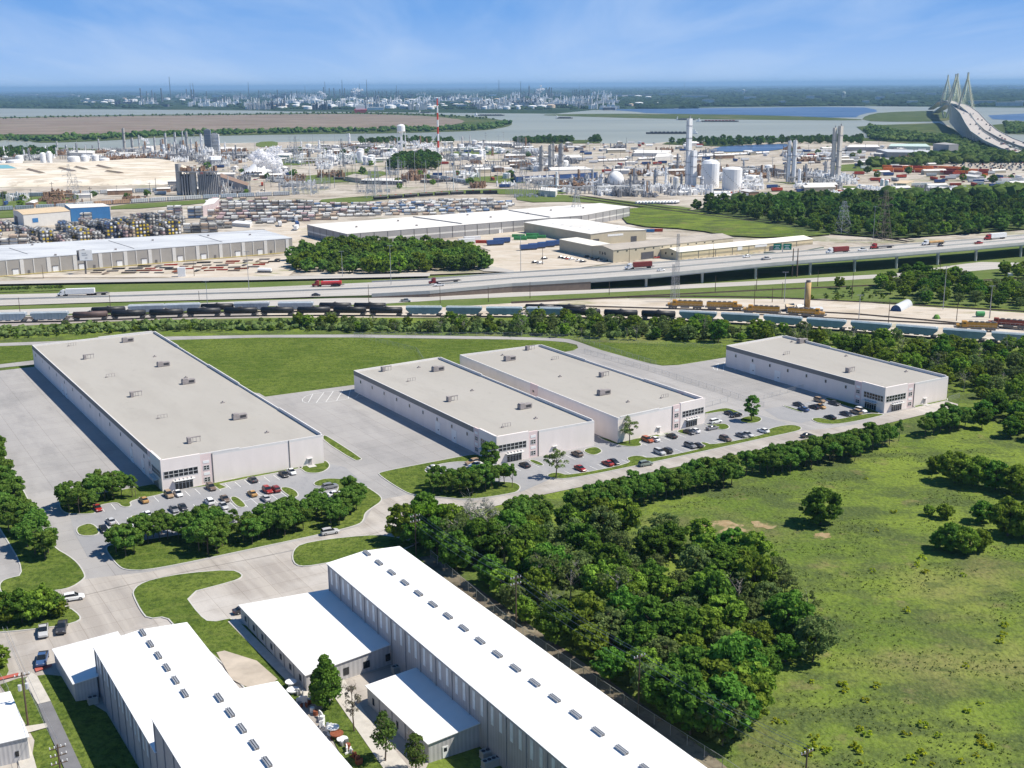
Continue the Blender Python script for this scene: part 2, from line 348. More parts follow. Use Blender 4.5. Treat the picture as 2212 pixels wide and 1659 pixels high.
sheet('spit', [(1150,248.5),(1256,246.5),(1400,246),(1659,249.5),(1860,257.5),(1862,261),(1659,259.5),(1400,256.5),(1250,252)], 1.1, G_scrub, 1)
sheet('marsh', [(1290,236.5),(1500,234.5),(1860,230.5),(1905,240),(1860,247),(1845,256.5),(1659,249.2),(1400,245.5),(1370,241)], .8, G_marsh, 1)
sheet('marsh', [(2130,246),(2500,243),(3400,236),(3400,258),(2500,262),(2150,263)], .8, G_marsh, 1)
sheet('spit', [(1859,262),(1870,250),(1905,243),(2035,239),(2060,252),(2060,262),(1950,264)], 1.2, G_scrub, 1)
sheet('spit', [(2140,268),(2300,264),(3400,256),(3400,288),(2300,291),(2165,291),(2150,280)], 1.1, G_scrub, 1)
# industrial land between the river and the highway
sheet('industrial_land', [(-2600,318),(-900,321),(0,321),(120,324),(235,326),(300,317),(400,312),(553,309),(700,306),(860,305),(1106,305),(1250,304.5),(1296,311),(1406,311),(1436,308),(1659,302),(1791,301),(1884,298),(1873,286),(1861,276),(1900,272),(2029,267),(2050,272),(2060,292),(2110,310),(2180,322),(2300,336),(3600,420),(3600,460),(2212,512),(1934,534),(1700,548),(1400,572),(1106,590),(620,606),(0,616),(-900,640),(-2600,620)], .9, G_dirt)
sheet('shore_grass', [(-2600,316),(-900,319),(0,318),(120,320),(235,323),(240,328),(120,333),(0,341),(-900,345),(-2600,345)], 1.4, G_scrub)
sheet('shore_grass', [(1850,275),(1900,271),(2029,266.5),(2060,280),(2080,296),(2130,312),(2200,326),(2300,342),(2212,352),(2100,352),(2000,350),(1960,346),(2030,336),(2035,318),(1900,306),(1730,306),(1640,310),(1560,318),(1430,313),(1440,309),(1659,303),(1791,302),(1884,299)], 1.4, G_scrub)
sheet('shore_grass', [(1110,304.5),(1150,303),(1290,304),(1298,311),(1200,312),(1120,309)], 1.4, G_scrub)
sheet('pond', [(1530,326),(1560,318),(1659,313.5),(1700,313),(1705,322),(1659,328),(1570,330)], 1.7, G_marsh)
def patch(pts, m=G_verge, z=1.4): sheet('grass_patch', pts, z, m, 1)
patch([(-60,430),(155,426),(170,444),(60,450),(-60,452)]); patch([(-60,460),(140,452),(145,466),(-60,478)]); patch([(240,446),(380,438),(470,432),(470,440),(240,458)])
patch([(600,388),(760,372),(850,372),(800,392),(640,402)]); patch([(673,436),(760,428),(880,421),(990,413),(1110,410),(1240,418),(1180,424),(1000,420),(860,430),(740,444)]); patch([(553,308),(600,306),(600,318),(553,320)])
patch([(1005,386),(1110,380),(1160,388),(1130,400),(1010,394)]); patch([(1340,470),(1362,450),(1500,458),(1700,478),(1800,500),(1790,515),(1590,518),(1500,500),(1360,492)], G_mead, 1.9)
patch([(1110,420),(1250,425),(1380,440),(1500,452),(1480,458),(1360,448),(1250,438),(1120,440)]); patch([(1790,360),(1900,352),(1960,362),(1880,372),(1800,372)]); patch([(1640,392),(1720,398),(1900,408),(2100,402),(2212,396),(2212,404),(2000,414),(1800,408)])
patch([(540,348),(620,342),(700,350),(620,362)]); patch([(960,330),(1080,324),(1100,332),(1000,340)]); patch([(700,342),(760,336),(850,350),(760,356)])
sheet('wood_floor', [(1495,458),(1560,446),(1750,440),(1950,432),(2212,424),(3300,410),(3300,480),(2212,500),(1934,520),(1760,507),(1560,470)], 2.0, G_scrub)
# the raised pale settling ground
def mound():
    top = chaikin(px([(-500,364),(0,363),(120,362),(235,357),(300,351),(360,354),(386,364),(396,392),(388,398),(200,401),(0,404),(-500,408)]), 1)
    bot = offset(top, 16); n = len(top); b = MB()
    b.add([(p[0],p[1],.5) for p in bot]+[(p[0],p[1],7.0) for p in top], [(i,(i+1)%n,(i+1)%n+n,i+n) for i in range(n)]+[tuple(range(n,2*n))])
    if area(top) < 0: b.f = [f[::-1] for f in b.f]
    tag(b.build('sand_terrace', G_sand), kind='structure')
mound()
tz = P(0,0); 
for q in ([(-80,368),(18,367),(38,375),(-80,377)],): sheet('settling_pond', [tuple(a) for a in q], 7.2, mat('turquoise_water', (.20,.45,.44), .3, var=.1), 0)
for x0,y0,x1,y1 in ((62,366,92,374),(130,363,160,370),(165,361,186,366),(212,358,238,364),(232,370,262,374)):
    a,b_ = P(x0,y0,7.0), P(x1,y1,7.0); e=(b_-a).normalized(); o_=Vector((-e.y,e.x,0))*4
    m_ = MB(); m_.add([a-o_+Vector((0,0,.1)), b_-o_+Vector((0,0,.1)), b_+Vector((0,0,1.8)), a+Vector((0,0,1.8)), a+o_+Vector((0,0,.1)), b_+o_+Vector((0,0,.1))], [(0,1,2,3),(3,2,5,4),(1,5,2),(0,3,4)])
    tag(m_.build('earth_bank', G_mud), kind='structure')
# rail yard dirt and the loading yards
sheet('rail_yard', [(553,671),(760,662),(900,660),(960,664),(1106,655),(1256,647),(1400,644),(1659,646),(1780,646),(1909,657),(2212,676),(3000,720),(3000,830),(2212,752),(2050,735),(1850,717),(1659,703),(1450,691),(1280,687),(1000,686),(553,686)], .06, G_yard)
sheet('rail_ballast', [(-600,722),(-600,694),(0,684),(150,681),(560,674),(560,687),(300,692),(150,699),(0,706)], .07, G_ball)
sheet('loading_yard', [(0,600),(120,598),(300,583),(615,556),(640,562),(636,590),(620,603),(480,606),(300,603),(60,604)], 1.2, G_yard)
sheet('loading_yard', [(1040,560),(1060,545),(990,522),(1120,500),(1210,520),(1215,545),(1322,572),(1240,584),(1120,592),(1060,590),(1046,580)], 1.2, G_yard)
sheet('loading_yard', [(545,500),(640,480),(668,490),(668,515),(748,535),(640,540),(600,520),(570,498)], 1.2, G_yard)
# ------------------------------------------------------------------ roads of the middle distance
sheet('frontage_road', [(-600,640),(0,612),(250,607.5),(553,602),(803,597),(930,594),(928,601),(803,604),(553,609.5),(250,614),(0,618.5),(-600,648)], 1.30, G_hwy)
sheet('south_frontage_road', [(-600,700),(0,670),(250,662),(553,650),(803,642),(1106,631),(1356,621),(1659,606),(1934,591),(2084,570),(2120,566),(2212,568),(2600,548),(2600,560),(2212,576),(2000,594.5),(1934,599),(1659,615),(1356,630),(1106,641.5),(960,648),(803,658),(553,662),(250,674),(0,684),(-600,712)], .10, G_hwy)
sheet('slip_road', [(1046,590),(1020,583),(1020,575),(1056,560),(1064,562),(1052,577),(1110,589),(1110,593)], 1.35, G_hwy)
# rails
M_rail = mat('rusty_rail', (.13,.095,.07), .6, var=.2)
def track(pts, z0=.12):
    w_ = px(pts); b = MB(); c = MB()
    for i in range(len(w_)-1):
        e = (w_[i+1]-w_[i]).normalized(); o_ = Vector((e.y,-e.x,0))
        for q, h, k, m in ((.72,.30,.09,b),(-.72,.30,.09,b),(0,.06,1.35,c)):
            a, d = w_[i]+o_*q-e*.3, w_[i+1]+o_*q+e*.3
            m.hexa([(a+o_*k)+Vector((0,0,z0)), (a-o_*k)*1+Vector((0,0,z0)), (d-o_*k)+Vector((0,0,z0)), (d+o_*k)+Vector((0,0,z0))][::-1],
                   [(a+o_*k)+Vector((0,0,z0+h)), (a-o_*k)+Vector((0,0,z0+h)), (d-o_*k)+Vector((0,0,z0+h)), (d+o_*k)+Vector((0,0,z0+h))][::-1])
    t = thing('railway_track', 'railway track', 'railway', w_[0]); t['kind']='structure'
    del t['label'], t['category']
    b.build('rail', M_rail, t, w_[0]); c.build('sleepers', mat('sleepers', (.15,.12,.10), .9, var=.25, scale=2), t, w_[0])
TRAIN = [(-700,722),(-300,707),(0,698),(150,694.5),(300,689),(430,685),(553,683),(700,682),(850,683),(1000,684),(1106,685),(1280,687.5),(1450,692),(1659,703),(1850,717),(2050,734),(2212,746),(2400,760),(2900,800)]
track(TRAIN)
track([(x,y-9) for x,y in TRAIN[2:9]])
track([(-600,700),(1106,653.5),(1356,641.5),(1659,626.5),(1884,617),(2097,607),(2212,601.5),(2900,570)][1:])
track([(1106,655),(1356,642.5),(1500,640.5),(1659,643),(1909,655),(2212,673.5),(2800,706)])
track([(1200,660),(1450,667.5),(1600,672),(1780,687),(2060,701),(2212,710),(2700,745)])
track([(1620,672),(1720,672),(1850,679),(2000,692),(2080,700)])
track([(1230,428),(1360,447),(1500,466),(1659,486),(1800,502),(1960,528)], 1.9)
track([(1240,424),(1370,443),(1510,462),(1669,483),(1810,499),(1975,525)], 1.9)
# ------------------------------------------------------------------ the new site
sheet('old_concrete_apron', [(-700,1320),(0,1293),(100,1280),(370,1215),(553,1192),(703,1159),(790,1135),(845,1110),(895,1080),(960,1085),(1000,1110),(930,1160),(870,1190),(790,1290),(1000,1500),(900,1700),(500,2400),(-1500,2400)], .06, G_road)
main = [(-900,845),(-120,812),(0,801),(73,793),(150,790),(560,850),(573,857.5),(764,832),(850,840),(1060,900),(1180,860),(1120,785),(1213,762),(1238,757.5),(1249,752),(1246,745),(1222,739.5),(1180,736),(1106,733.8),(1106,728),(1200,730.5),(1231,733),(1250,739),(1300,757),(1350,771),(1405,786),(1431,790.5),(1465,789),(1566,773),(1700,790),(2020,845),(2046,868),(2069,873),(2069,880),(2046,884),(1909,917),(1746,948),(1659,968),(1431,1015.5),(1156,1073),(1053,1098),(960,1110),(850,1140),(790,1158.5),(703,1174),(635,1190),(553,1206),(380,1240),(100,1306),(0,1335),(-700,1500)]
sheet('site_paving', main, .10, G_site)
sheet('access_road', [(-900,800),(0,741.5),(100,738),(220,733),(363,727.5),(553,724),(765,723),(1106,727.8),(1106,733.6),(765,729.3),(553,729.6),(363,735),(220,740),(100,744.5),(0,748),(-900,812)], .11, G_site)
sheet('access_road', [(-900,850),(0,787.5),(80,778),(80,787),(0,795),(-900,862)], .115, G_site)
sheet('entrance_road', [(2069,873.5),(2046,867),(1976,881.5),(1914,895.5),(1879,912.5),(1814,923),(1771,928),(1729,932),(1659,947.5),(1406,1002),(1231,1038),(1188,1036),(1121,1066),(1015,1084.5),(953,1078),(903,1075),(878,1070),(824,1080),(803,1101),(787,1128),(773,1138),(703,1157),(553,1188),(325,1236),(184,1252),(100,1280),(0,1305),(-700,1440),(-700,1500),(0,1335),(100,1306),(380,1240),(553,1206),(703,1174),(790,1158.5),(850,1140),(960,1110),(1053,1098),(1156,1073),(1431,1015.5),(1659,968),(1746,948),(1909,917),(2046,884),(2069,880)], .14, G_road)
sheet('car_park', [(150,1110),(135,1106),(127,1092),(300,1060),(400,1058),(650,1012),(700,1000),(745,1010),(803,1060),(735,1085),(703,1097),(553,1130),(487,1142),(300,1172),(240,1178),(190,1205),(160,1150)], .125, G_drive)
sheet('car_park', [(913,1012),(983,996),(1060,985),(1130,996),(1250,970),(1290,940),(1340,955),(1446,935),(1521,912),(1535,890),(1600,885),(1700,915),(1659,939),(1541,963),(1406,993),(1368,1002),(1228,1030),(1188,1036),(1124,1064),(1110,1045),(1000,1040),(925,1026)], .125, G_drive)
sheet('car_park', [(1650,885),(1740,870),(1779,862),(1875,893),(1800,911),(1753,909),(1729,915),(1680,905)], .125, G_drive)
def lawn(pts, smooth=2, name='lawn', kerb=True, m=None, z=.24):
    w_ = px(pts); w_ = chaikin(w_, smooth) if smooth else w_
    if area(w_) < 0: w_ = w_[::-1]
    n = len(w_)
    b = MB(); b.prism([(p[0],p[1]) for p in w_], .0, z)
    tag(b.build(name, m or G_lawn), kind='structure')
    if kerb:
        o_ = offset(w_, .24); i_ = offset(w_, -.05); k = MB(); h = z+.015
        vs = [(p[0],p[1],.0) for p in o_]+[(p[0],p[1],h) for p in o_]+[(p[0],p[1],h) for p in i_]
        fs = []
        for j in range(n):
            q = (j+1)%n; fs += [(j,q,q+n,j+n),(j+n,q+n,q+2*n,j+2*n)]
        k.add(vs, fs); tag(k.build('kerb', M_kerb), kind='structure')
LAWNS = [
 [(-120,980),(-60,940),(-5,962),(40,1040),(80,1120),(108,1180),(162,1210),(184,1243),(180,1253),(150,1273),(100,1279),(10,1290),(0,1273),(1,1262),(12,1252),(60,1242),(0,1140),(-70,1040)],
 [(127,1088),(135,1106),(155,1112),(205,1111),(205,1105),(197,1098),(230,1089),(255,1086),(265,1097),(285,1095),(277,1083),(355,1068),(356,1062),(338,1046),(308,1051),(250,1062),(185,1072),(140,1080)],
 [(165,1148),(170,1138),(200,1130),(220,1156),(175,1160)],
 [(280,1117),(297.5,1113),(310,1125.5),(297,1134)],
 [(495,1076),(511,1073),(535,1095.5),(515,1098.5)],
 [(603,1055.5),(620,1053),(638,1060.5),(645,1070.5),(638,1076),(628,1075)],
 [(230,1184),(233,1195),(257,1225),(275,1233),(325,1233),(553,1185),(703,1153),(773,1135.5),(785,1125),(787,1110),(803,1098),(823,1085),(824,1075),(803,1060),(778,1045.5),(753,1037),(703,1034),(678,1043),(680,1050),(693,1052),(725,1046.5),(735,1055.5),(703,1097),(640,1110),(553,1128),(487,1140.5),(400,1155),(300,1170),(240,1178)],
 [(653,1015),(663,1023),(693,1023),(712,1011),(710,1001),(699,995),(640,1008)],
 [(698,941),(708,944),(781,991),(778,995),(766,996),(699,953)],
 [(818,1027),(821,1021),(928,1000.5),(1018,983),(1035,984),(1060,1004),(1040,1000),(983,997),(913,1012),(925,1026),(1000,1041),(1106,1042),(1124,1050),(1121,1061),(1106,1067),(1015,1081),(953,1075),(903,1071),(878,1066)],
 [(1181,1028),(1192,1023),(1206,1022),(1228,1029),(1368,1002),(1350,990.5),(1378,984),(1406,993),(1531,968),(1512,957.5),(1520,956),(1541,963),(1659,939),(1659,927),(1704,918),(1729,922),(1731,929),(1715,934),(1659,945.5),(1406,1000.5),(1231,1036),(1190,1034)],
 [(1286,941),(1337,957.5),(1372,949),(1446,935.5),(1450,938),(1376,954),(1388,962),(1376,966),(1345,965),(1310,954)],
 [(1256,974),(1285,965.5),(1298,972),(1300,978),(1281,986)],
 [(1141,996),(1153,994),(1177,1005),(1166,1008)],
 [(1458,933),(1480,927),(1497,938),(1484,941)],
 [(1521,917),(1535,919),(1565,915.5),(1576,922),(1572,928),(1556,929.5),(1540,922)],
 [(1520,892),(1560,883),(1576,883),(1608,896),(1600,898),(1570,888),(1522,896)],
 [(1598,908),(1606,902),(1630,899),(1646,904),(1642,912),(1622,916),(1602,913)],
 [(1691,878),(1695,877),(1736,890),(1731,892)],
 [(1753,908),(1758,904),(1775,904),(1799,910),(1871,894),(1909,895.5),(1905,899),(1814,918),(1771,916)],
 [(1779,863),(1790,860),(1879,884),(1905,895),(1873,892)],
]
for i, q in enumerate(LAWNS): lawn(q, 2 if i not in (8,18,20) else 1)
# strips of grass along the fronts
for q in ([(408,1056),(553,1026.5),(652,1006),(652,1012),(553,1031),(474,1047),(490,1054),(474,1058.5),(462,1050)], [(1974,878),(2046,862),(2046,866),(1978,881)]):
    lawn(q, 0, kerb=True)
# lawn field between the long buildings and the grass behind
sheet('lawn_field', [(150,744),(363,736),(553,731),(765,730.5),(1106,735),(1215,741),(1245,748),(1238,755),(1200,762),(1060,800),(900,822),(764,831),(573,856),(500,850),(300,800)], .08, G_lawn)
sheet('lawn_field', [(-900,813),(0,749),(60,746),(80,752),(80,777),(0,786),(-900,848)], .08, G_lawn)
sheet('lawn_field', [(1254,739),(1566,746),(1640,770),(1560,772),(1465,787),(1431,789),(1408,784),(1350,768)], .08, G_lawn, 0)
# lawns among the white sheds
lawn([(290,1290),(288,1279),(300,1265),(330,1253),(400,1240),(500,1232),(523,1242),(520,1250),(500,1258),(397,1285),(430,1330),(453,1347),(510,1335),(620,1420),(660,1500),(600,1560),(540,1500),(470,1420),(380,1355),(360,1333),(320,1338),(305,1320)], 1)
lawn([(635,1190),(650,1177),(703,1167),(790,1158),(840,1158),(900,1175),(870,1188),(709,1217),(660,1225),(640,1222),(632,1208)], 1)
lawn([(-120,1305),(-40,1290),(60,1300),(120,1308),(150,1314),(173,1332),(172,1342),(140,1352),(60,1362),(-60,1372)], 1)
lawn([(0,1480),(40,1466),(72,1462),(100,1458),(140,1462),(165,1500),(230,1540),(300,1659),(380,1800),(100,1800),(60,1700),(75,1600),(30,1520)], 0, kerb=False, z=.12)
lawn([(690,1540),(720,1512),(760,1508),(830,1600),(880,1680),(860,1720),(780,1720)], 0, kerb=False)
lawn([(-40,1440),(10,1420),(22,1460),(-20,1480)], 1, kerb=False)
M_walk = mat('walkway_concrete', (.50,.47,.42), .9, var=.12, scale=.6)
sheet('walkway', [(55,1470),(68,1455),(80,1462),(110,1517),(82,1524),(62,1490)], .30, M_walk)
sheet('walkway', [(55,1572),(100,1565),(104,1574),(60,1586)], .31, M_walk)
sheet('walkway', [(82,1524.5),(110,1517.5),(130,1560),(190,1690),(150,1690),(105,1580)], .305, mat('asphalt_path', (.17,.17,.18), .9, var=.15))
sheet('walkway', [(40,1595),(58,1590),(75,1645),(90,1700),(40,1700)], .30, M_walk)
sheet('walkway', [(492,1345),(510,1339),(665,1492),(690,1512),(660,1515)], .30, M_walk)
sheet('walkway', [(733,1468),(745,1472),(800,1560),(900,1680),(840,1680),(722,1508)], .32, M_walk)
sheet('concrete_pad', [(468,1412),(485,1408),(555,1430),(600,1470),(560,1500),(500,1470)], .30, mat('stained_concrete', (.45,.39,.32), .9, var=.22, scale=.2))
sheet('red_kerb', [(75,1447),(112,1437),(113,1442),(78,1454)], .33, mat('red_paint', (.45,.12,.09), .6, var=.1)); sheet('red_kerb', [(0,1466),(40,1456),(42,1462),(0,1472)], .33, MATS['red_paint'])
sheet('dirt_strip', [(905,1205),(930,1200),(1060,1290),(1200,1390),(1400,1530),(1560,1650),(1640,1720),(1600,1740),(1390,1560),(1106,1370)], .09, gmat('litter_ground', [(.17,.14,.105), (.08,(1,1),.45,.58,(.27,.24,.17),.8), (.3,(1,1),.5,.62,(.10,.09,.06),.8)], spec=0))
# bare patches in the meadow
G_bare = gmat('bare_earth', [(.30,.22,.12), (.3,(1,1),.45,.6,(.40,.31,.19),.8), (.25,(1,1),.46,.56,(.11,.14,.045),.95)], spec=0)
for q in ([(1498,1140),(1520,1126),(1570,1124),(1620,1140),(1630,1158),(1605,1170),(1560,1162),(1515,1154)], [(1622,1128),(1640,1127),(1680,1134),(1670,1143),(1630,1140)], [(1757,1156),(1770,1151),(1790,1153),(1795,1160),(1780,1165),(1760,1163)]):
    rq = random.Random(int(q[0][0])); q2 = []
    for i in range(len(q)):
        a_, b_ = q[i], q[(i+1)%len(q)]
        for k in range(4): q2.append((a_[0]+(b_[0]-a_[0])*k/4+rq.uniform(-4,4), a_[1]+(b_[1]-a_[1])*k/4+rq.uniform(-2,2)))
    sheet('bare_earth', q2, .07, G_bare, 1)
# ------------------------------------------------------------------ painted bays
def bays(p0, p1, pitch, length, az, z=.145, skip=(), tie=False, hwid=.07):
    a, b_ = P(*p0), P(*p1); e = (b_-a); n = int(e.length/pitch); e = e/ n; d = dirv(az); o_ = Vector((d.y,-d.x,0))*hwid; m = MB()
    for i in range(n+1):
        if i in skip: continue
        q = a+e*i; r = q+d*length; m.add([(q-o_)+Vector((0,0,z)), (q+o_)+Vector((0,0,z)), (r+o_)+Vector((0,0,z)), (r-o_)+Vector((0,0,z))], [(0,1,2,3)])
    if tie:
        c = a+d*length/2; f = b_+d*length/2; o_ = Vector((-e.y,e.x,0)).normalized()*hwid
        m.add([(c-o_)+Vector((0,0,z+.004)), (f-o_)+Vector((0,0,z+.004)), (f+o_)+Vector((0,0,z+.004)), (c+o_)+Vector((0,0,z+.004))], [(0,1,2,3)])
    if sum((m.v[i][0]*m.v[(i+1)%4][1]-m.v[(i+1)%4][0]*m.v[i][1]) for i in range(4)) < 0: m.f = [f[::-1] for f in m.f]
    tag(m.build('parking_lines', M_line), kind='structure')
bays((226,1106),(645,1030),2.9,5.2,AZA,skip=(2,3,18,19))
bays((245,1155),(625,1078),2.9,10.4,AZA,tie=True,skip=(6,26))
bays((480,1146),(698,1101),2.9,5.2,AZA)
bays((735,1058),(706,1095),2.9,5.2,AZB+math.pi)
bays((1125,1018),(1262,990),2.9,5.0,AZA,skip=(3,))
bays((1240,1028),(1364,1003),2.9,5.0,AZA)
bays((1398,963),(1530,936),2.9,5.0,AZA,skip=(7,))
bays((1410,994),(1512,972),2.9,5.0,AZA); bays((1547,964),(1656,941),2.9,5.0,AZA)
bays((1535,908),(1552,899),2.9,5.0,AZB); bays((1745,891),(1800,880),2.9,5.0,AZA); bays((1762,878),(1800,869),2.9,4.6,AZA); bays((1800,911),(1868,896),2.9,5.0,AZA)
def line(pts, wd, z, name='painted_hatching', close=False):
    w_ = px(pts); m = MB(); k = len(w_)
    for i in range(k if close else k-1):
        a, b_ = w_[i], w_[(i+1)%k]; e = b_-a
        if e.length < .01: continue
        e.normalize(); o_ = Vector((e.y,-e.x,0))*wd/2; Z = Vector((0,0,z+.001*(i%5)))
        m.add([a-o_+Z, a+o_+Z, b_+o_+Z, b_-o_+Z][::-1] if True else 0, [(3,2,1,0)])
    return m
def hatch(lines):
    t = MB()
    for j, q in enumerate(lines):
        l = line(q, .18, .15+.006*j); k = len(t.v); t.v += l.v; t.f += [tuple(i+k for i in f) for f in l.f]; t.m += l.m
    tag(t.build('painted_hatching', M_line), kind='structure')
hatch([[(764,841.5),(730,844.5),(700,848),(675,852),(660,857),(653,863),(654,868),(662,871.5),(680,871.5),(720,867.5),(787,856)], [(676,852),(666,870)],[(700,848),(683,871)],[(720,846),(704,869)],[(740,844),(727,866.5)],[(757,842.5),(752,862)],[(777,850),(768,859.5)]])
hatch([[(1566,783),(1552,786),(1544,790),(1540,794),(1543,799),(1555,802),(1574,802),(1600,797)], [(1552,786),(1549,800.5)],[(1565,783),(1562,802)],[(1590,796),(1586,800)]])
# ------------------------------------------------------------------ the four new tilt-wall buildings
M_tilt = mat('pale_tilt_wall', (.80,.73,.69), .85, var=.05, scale=.25, stretch=(1,1,.25))
M_tilt2 = mat('pink_accent_wall', (.74,.60,.58), .85, var=.04)
M_grey = mat('grey_fascia', (.20,.20,.195), .8, var=.08)
M_roofg = gmat('membrane_roof', [(.385,.365,.33), (.03,(1,.5),.42,.60,(.41,.39,.355),.8), (.10,(1,.25),.52,.68,(.345,.325,.295),.55), (.35,(1,1),.62,.70,(.30,.285,.26),.5)], rough=.95, spec=.05, rot=AZA, joint=0)
M_cap = mat('parapet_cap', (.70,.68,.66), .7, var=.05)
M_glass = mat('dark_glass', (.014,.018,.022), .12, var=.2, spec=.6)
M_frame = mat('window_frame', (.62,.62,.61), .5, var=.05)
M_white = mat('white_paint', (.82,.82,.81), .5, var=.04)
M_pipe = mat('downpipe', (.16,.15,.145), .6, var=.1)
M_hvac = mat('rooftop_unit', (.30,.27,.26), .7, var=.2, scale=1.2)
M_hdark = mat('unit_grille', (.05,.05,.055), .7, var=.2)
M_steel = mat('galvanised_steel', (.42,.43,.44), .45, metal=.4, var=.12)
def lerp(a,b,t): return a+(b-a)*t
def dist_building(name, label, q, h, units, nwin, doors, mirror=False, joint=None, plainside=False):
    BL,BR,FR,FL = [P(x,y,h) for x,y in q]
    base = Vector((FL.x,FL.y,0)); T = thing('distribution_building', label, 'warehouse', base, group='new pale distribution buildings')
    def B(m, n, mm): return m.build(n, mm, T, base)
    fp = [(p.x,p.y) for p in (BL,BR,FR,FL)]
    m = MB(); m.prism(fp, 0, h-.72); B(m,'wall',M_tilt)
    i1 = offset([Vector((a,b,0)) for a,b in fp], -.34); m = MB()
    m.add([(p.x,p.y,h-.70) for p in i1], [(3,2,1,0)]); B(m,'roof',M_roofg)
    # parapet ring, stepped a little higher at panels
    m = MB(); n_ = 4
    for i in range(4):
        a,b_ = Vector(fp[i]+(0,)), Vector(fp[(i+1)%4]+(0,)); Ln = (b_-a).length
        m.wall(b_, a, .34, Ln-.02, h-.72, h, -.32, 0.0)
        k = int(Ln//38)
        if k >= 1 and i != 3:
            for j in range(k+1):
                if j % 2 == 0:
                    u0 = 1+j*Ln/(k+1); m.wall(b_, a, u0, min(Ln-.5,u0+Ln/(k+1)-2.5), h-.1, h+.32, -.34, .03)
    B(m,'parapet',M_cap)
    F0,F1 = FL,FR; S0,S1 = BL,FL; Lf = (F1-F0).length; Ls = (S1-S0).length; R0,R1 = FR,BR; Lr=(R1-R0).length
    f = (lambda a,b_: (Lf-b_,Lf-a)) if mirror else (lambda a,b_: (a,b_))
    g = (lambda a,b_: (a,b_)) if mirror else (lambda a,b_: (Ls-b_,Ls-a)); G0,G1 = (R0,R1) if mirror else (S0,S1)
    W1 = 11.2; D1 = 10.5
    m = MB(); u = f(-.18,W1); m.wall(F0,F1,u[0],u[1],0.02,h+.42,-.5,.18); u = g(.2,D1); m.wall(G0,G1,u[0],u[1],0.02,h+.42,-.5,.18); B(m,'entrance_bay',M_tilt)
    m = MB(); u = f(W1+.05,W1+3.3); m.wall(F0,F1,u[0],u[1],0.03,h+.1,-.4,.06); B(m,'accent_panel',M_tilt2); m = MB(); u = g(D1+.05,D1+3.2); m.wall(G0,G1,u[0],u[1],0.03,h+.1,-.4,.06); B(m,'accent_panel',M_tilt2)
    def window(A0,A1,fn,u0,u1,z0,z1,nx,nz,d):
        m = MB(); a = fn(u0,u1); m.wall(A0,A1,a[0],a[1],z0,z1,d-.05,d+.02); w_ = B(m,'window',M_glass)
        m = MB(); W_ = a[1]-a[0]
        for i in range(nx+1):
            c = a[0]+W_*i/nx; m.wall(A0,A1,c-.07,c+.07,z0-.06,z1+.06,d,d+.07)
        for i in range(nz+1):
            c = z0+(z1-z0)*i/nz; m.wall(A0,A1,a[0]-.05,a[1]+.05,c-.06,c+.06,d,d+.055)
        fr = m.build('frame', M_frame, w_, base)
    window(F0,F1,f,.5,W1-.9,3.9,6.0,7,2,.2); window(G0,G1,g,.5,D1-1.2,3.9,6.0,7,2,.2)
    for A0,A1,fn,W_ in ((F0,F1,f,W1),(G0,G1,g,D1)):
        m = MB(); a = fn(3.4,8.6); m.wall(A0,A1,a[0],a[1],.05,2.55,.15,.22); dd = B(m,'entrance_door',M_glass)
        m = MB()
        for i in range(6): c = a[0]+5.2*i/5; m.wall(A0,A1,c-.06,c+.06,.05,2.6,.2,.28)
        m.wall(A0,A1,a[0]-.1,a[1]+.1,1.9,2.0,.2,.27); m.build('frame', M_frame, dd, base)
        m = MB(); m.wall(A0,A1,a[0]-.5,a[1]+.5,2.85,3.0,.15,1.5)
        for i in range(5): c = a[0]+.3+4.6*i/4; m.wall(A0,A1,c-.05,c+.05,3.0,3.4,.2,.9)
        B(m,'canopy',M_frame)
        for z0 in (.9,4.5): window(A0,A1,fn,W_+.8,W_+2.5,z0,z0+1.3,2,2,.08)
        for z0 in (2.9,6.5): m = MB(); a = fn(W_+.75,W_+2.55); m.wall(A0,A1,a[0],a[1],z0,z0+.8,.05,.12); B(m,'white_panel',M_white)
    m = MB(); a = f(W1+3.4,W1+3.62); m.wall(F0,F1,a[0],a[1],.1,h-.1,.02,.2); B(m,'downpipe',M_pipe)
    if joint: m = MB(); a = f(joint,joint+.22); m.wall(F0,F1,a[0],a[1],.1,h-.05,.02,.14); B(m,'downpipe',M_pipe)
    dpos = joint+6 if joint else W1+9
    m = MB(); a = f(dpos,dpos+1.1); m.wall(F0,F1,a[0],a[1],.15,2.35,.02,.07); m2 = MB(); m2.wall(F0,F1,a[0]-.5,a[1]+.2,2.45,2.6,.02,.7); B(m,'door',mat('grey_door',(.38,.36,.35),.6)); B(m2,'canopy',M_frame)
    m = MB(); a = f(dpos-.6,dpos+1.8); m.wall(F0,F1,a[0],a[1],.16,.27,.02,2.2); B(m,'doorstep',M_kerb)
    if not plainside:
        m = MB(); e = Ls-D1-3.5; m.wall(S0,S1,.05,e,h-1.75,h-.12,.01,.07); B(m,'fascia',M_grey)
        for i in range(nwin):
            c = 6+(e-10)*i/(nwin-1)
            m = MB(); m.wall(S0,S1,c-.62,c+.62,h-3.95,h-2.55,.02,.06,0); m.wall(S0,S1,c-.36,c+.36,h-3.8,h-2.7,.05,.09,1); B(m,'window',[M_frame,M_glass])
        for c in doors:
            m = MB(); m.wall(S0,S1,c-1.6,c+1.6,.1,4.3,.02,.10); dd = B(m,'roller_door',M_white)
            m = MB(); m.wall(S0,S1,c+.2,c+.7,1.5,1.9,.11,.15); m.build('door_window', M_glass, dd, base)
    else:
        m = MB(); m.wall(S0,S1,Ls*.50,Ls*.50+5,0.03,h+.1,-.35,.06); B(m,'accent_panel',M_tilt2)
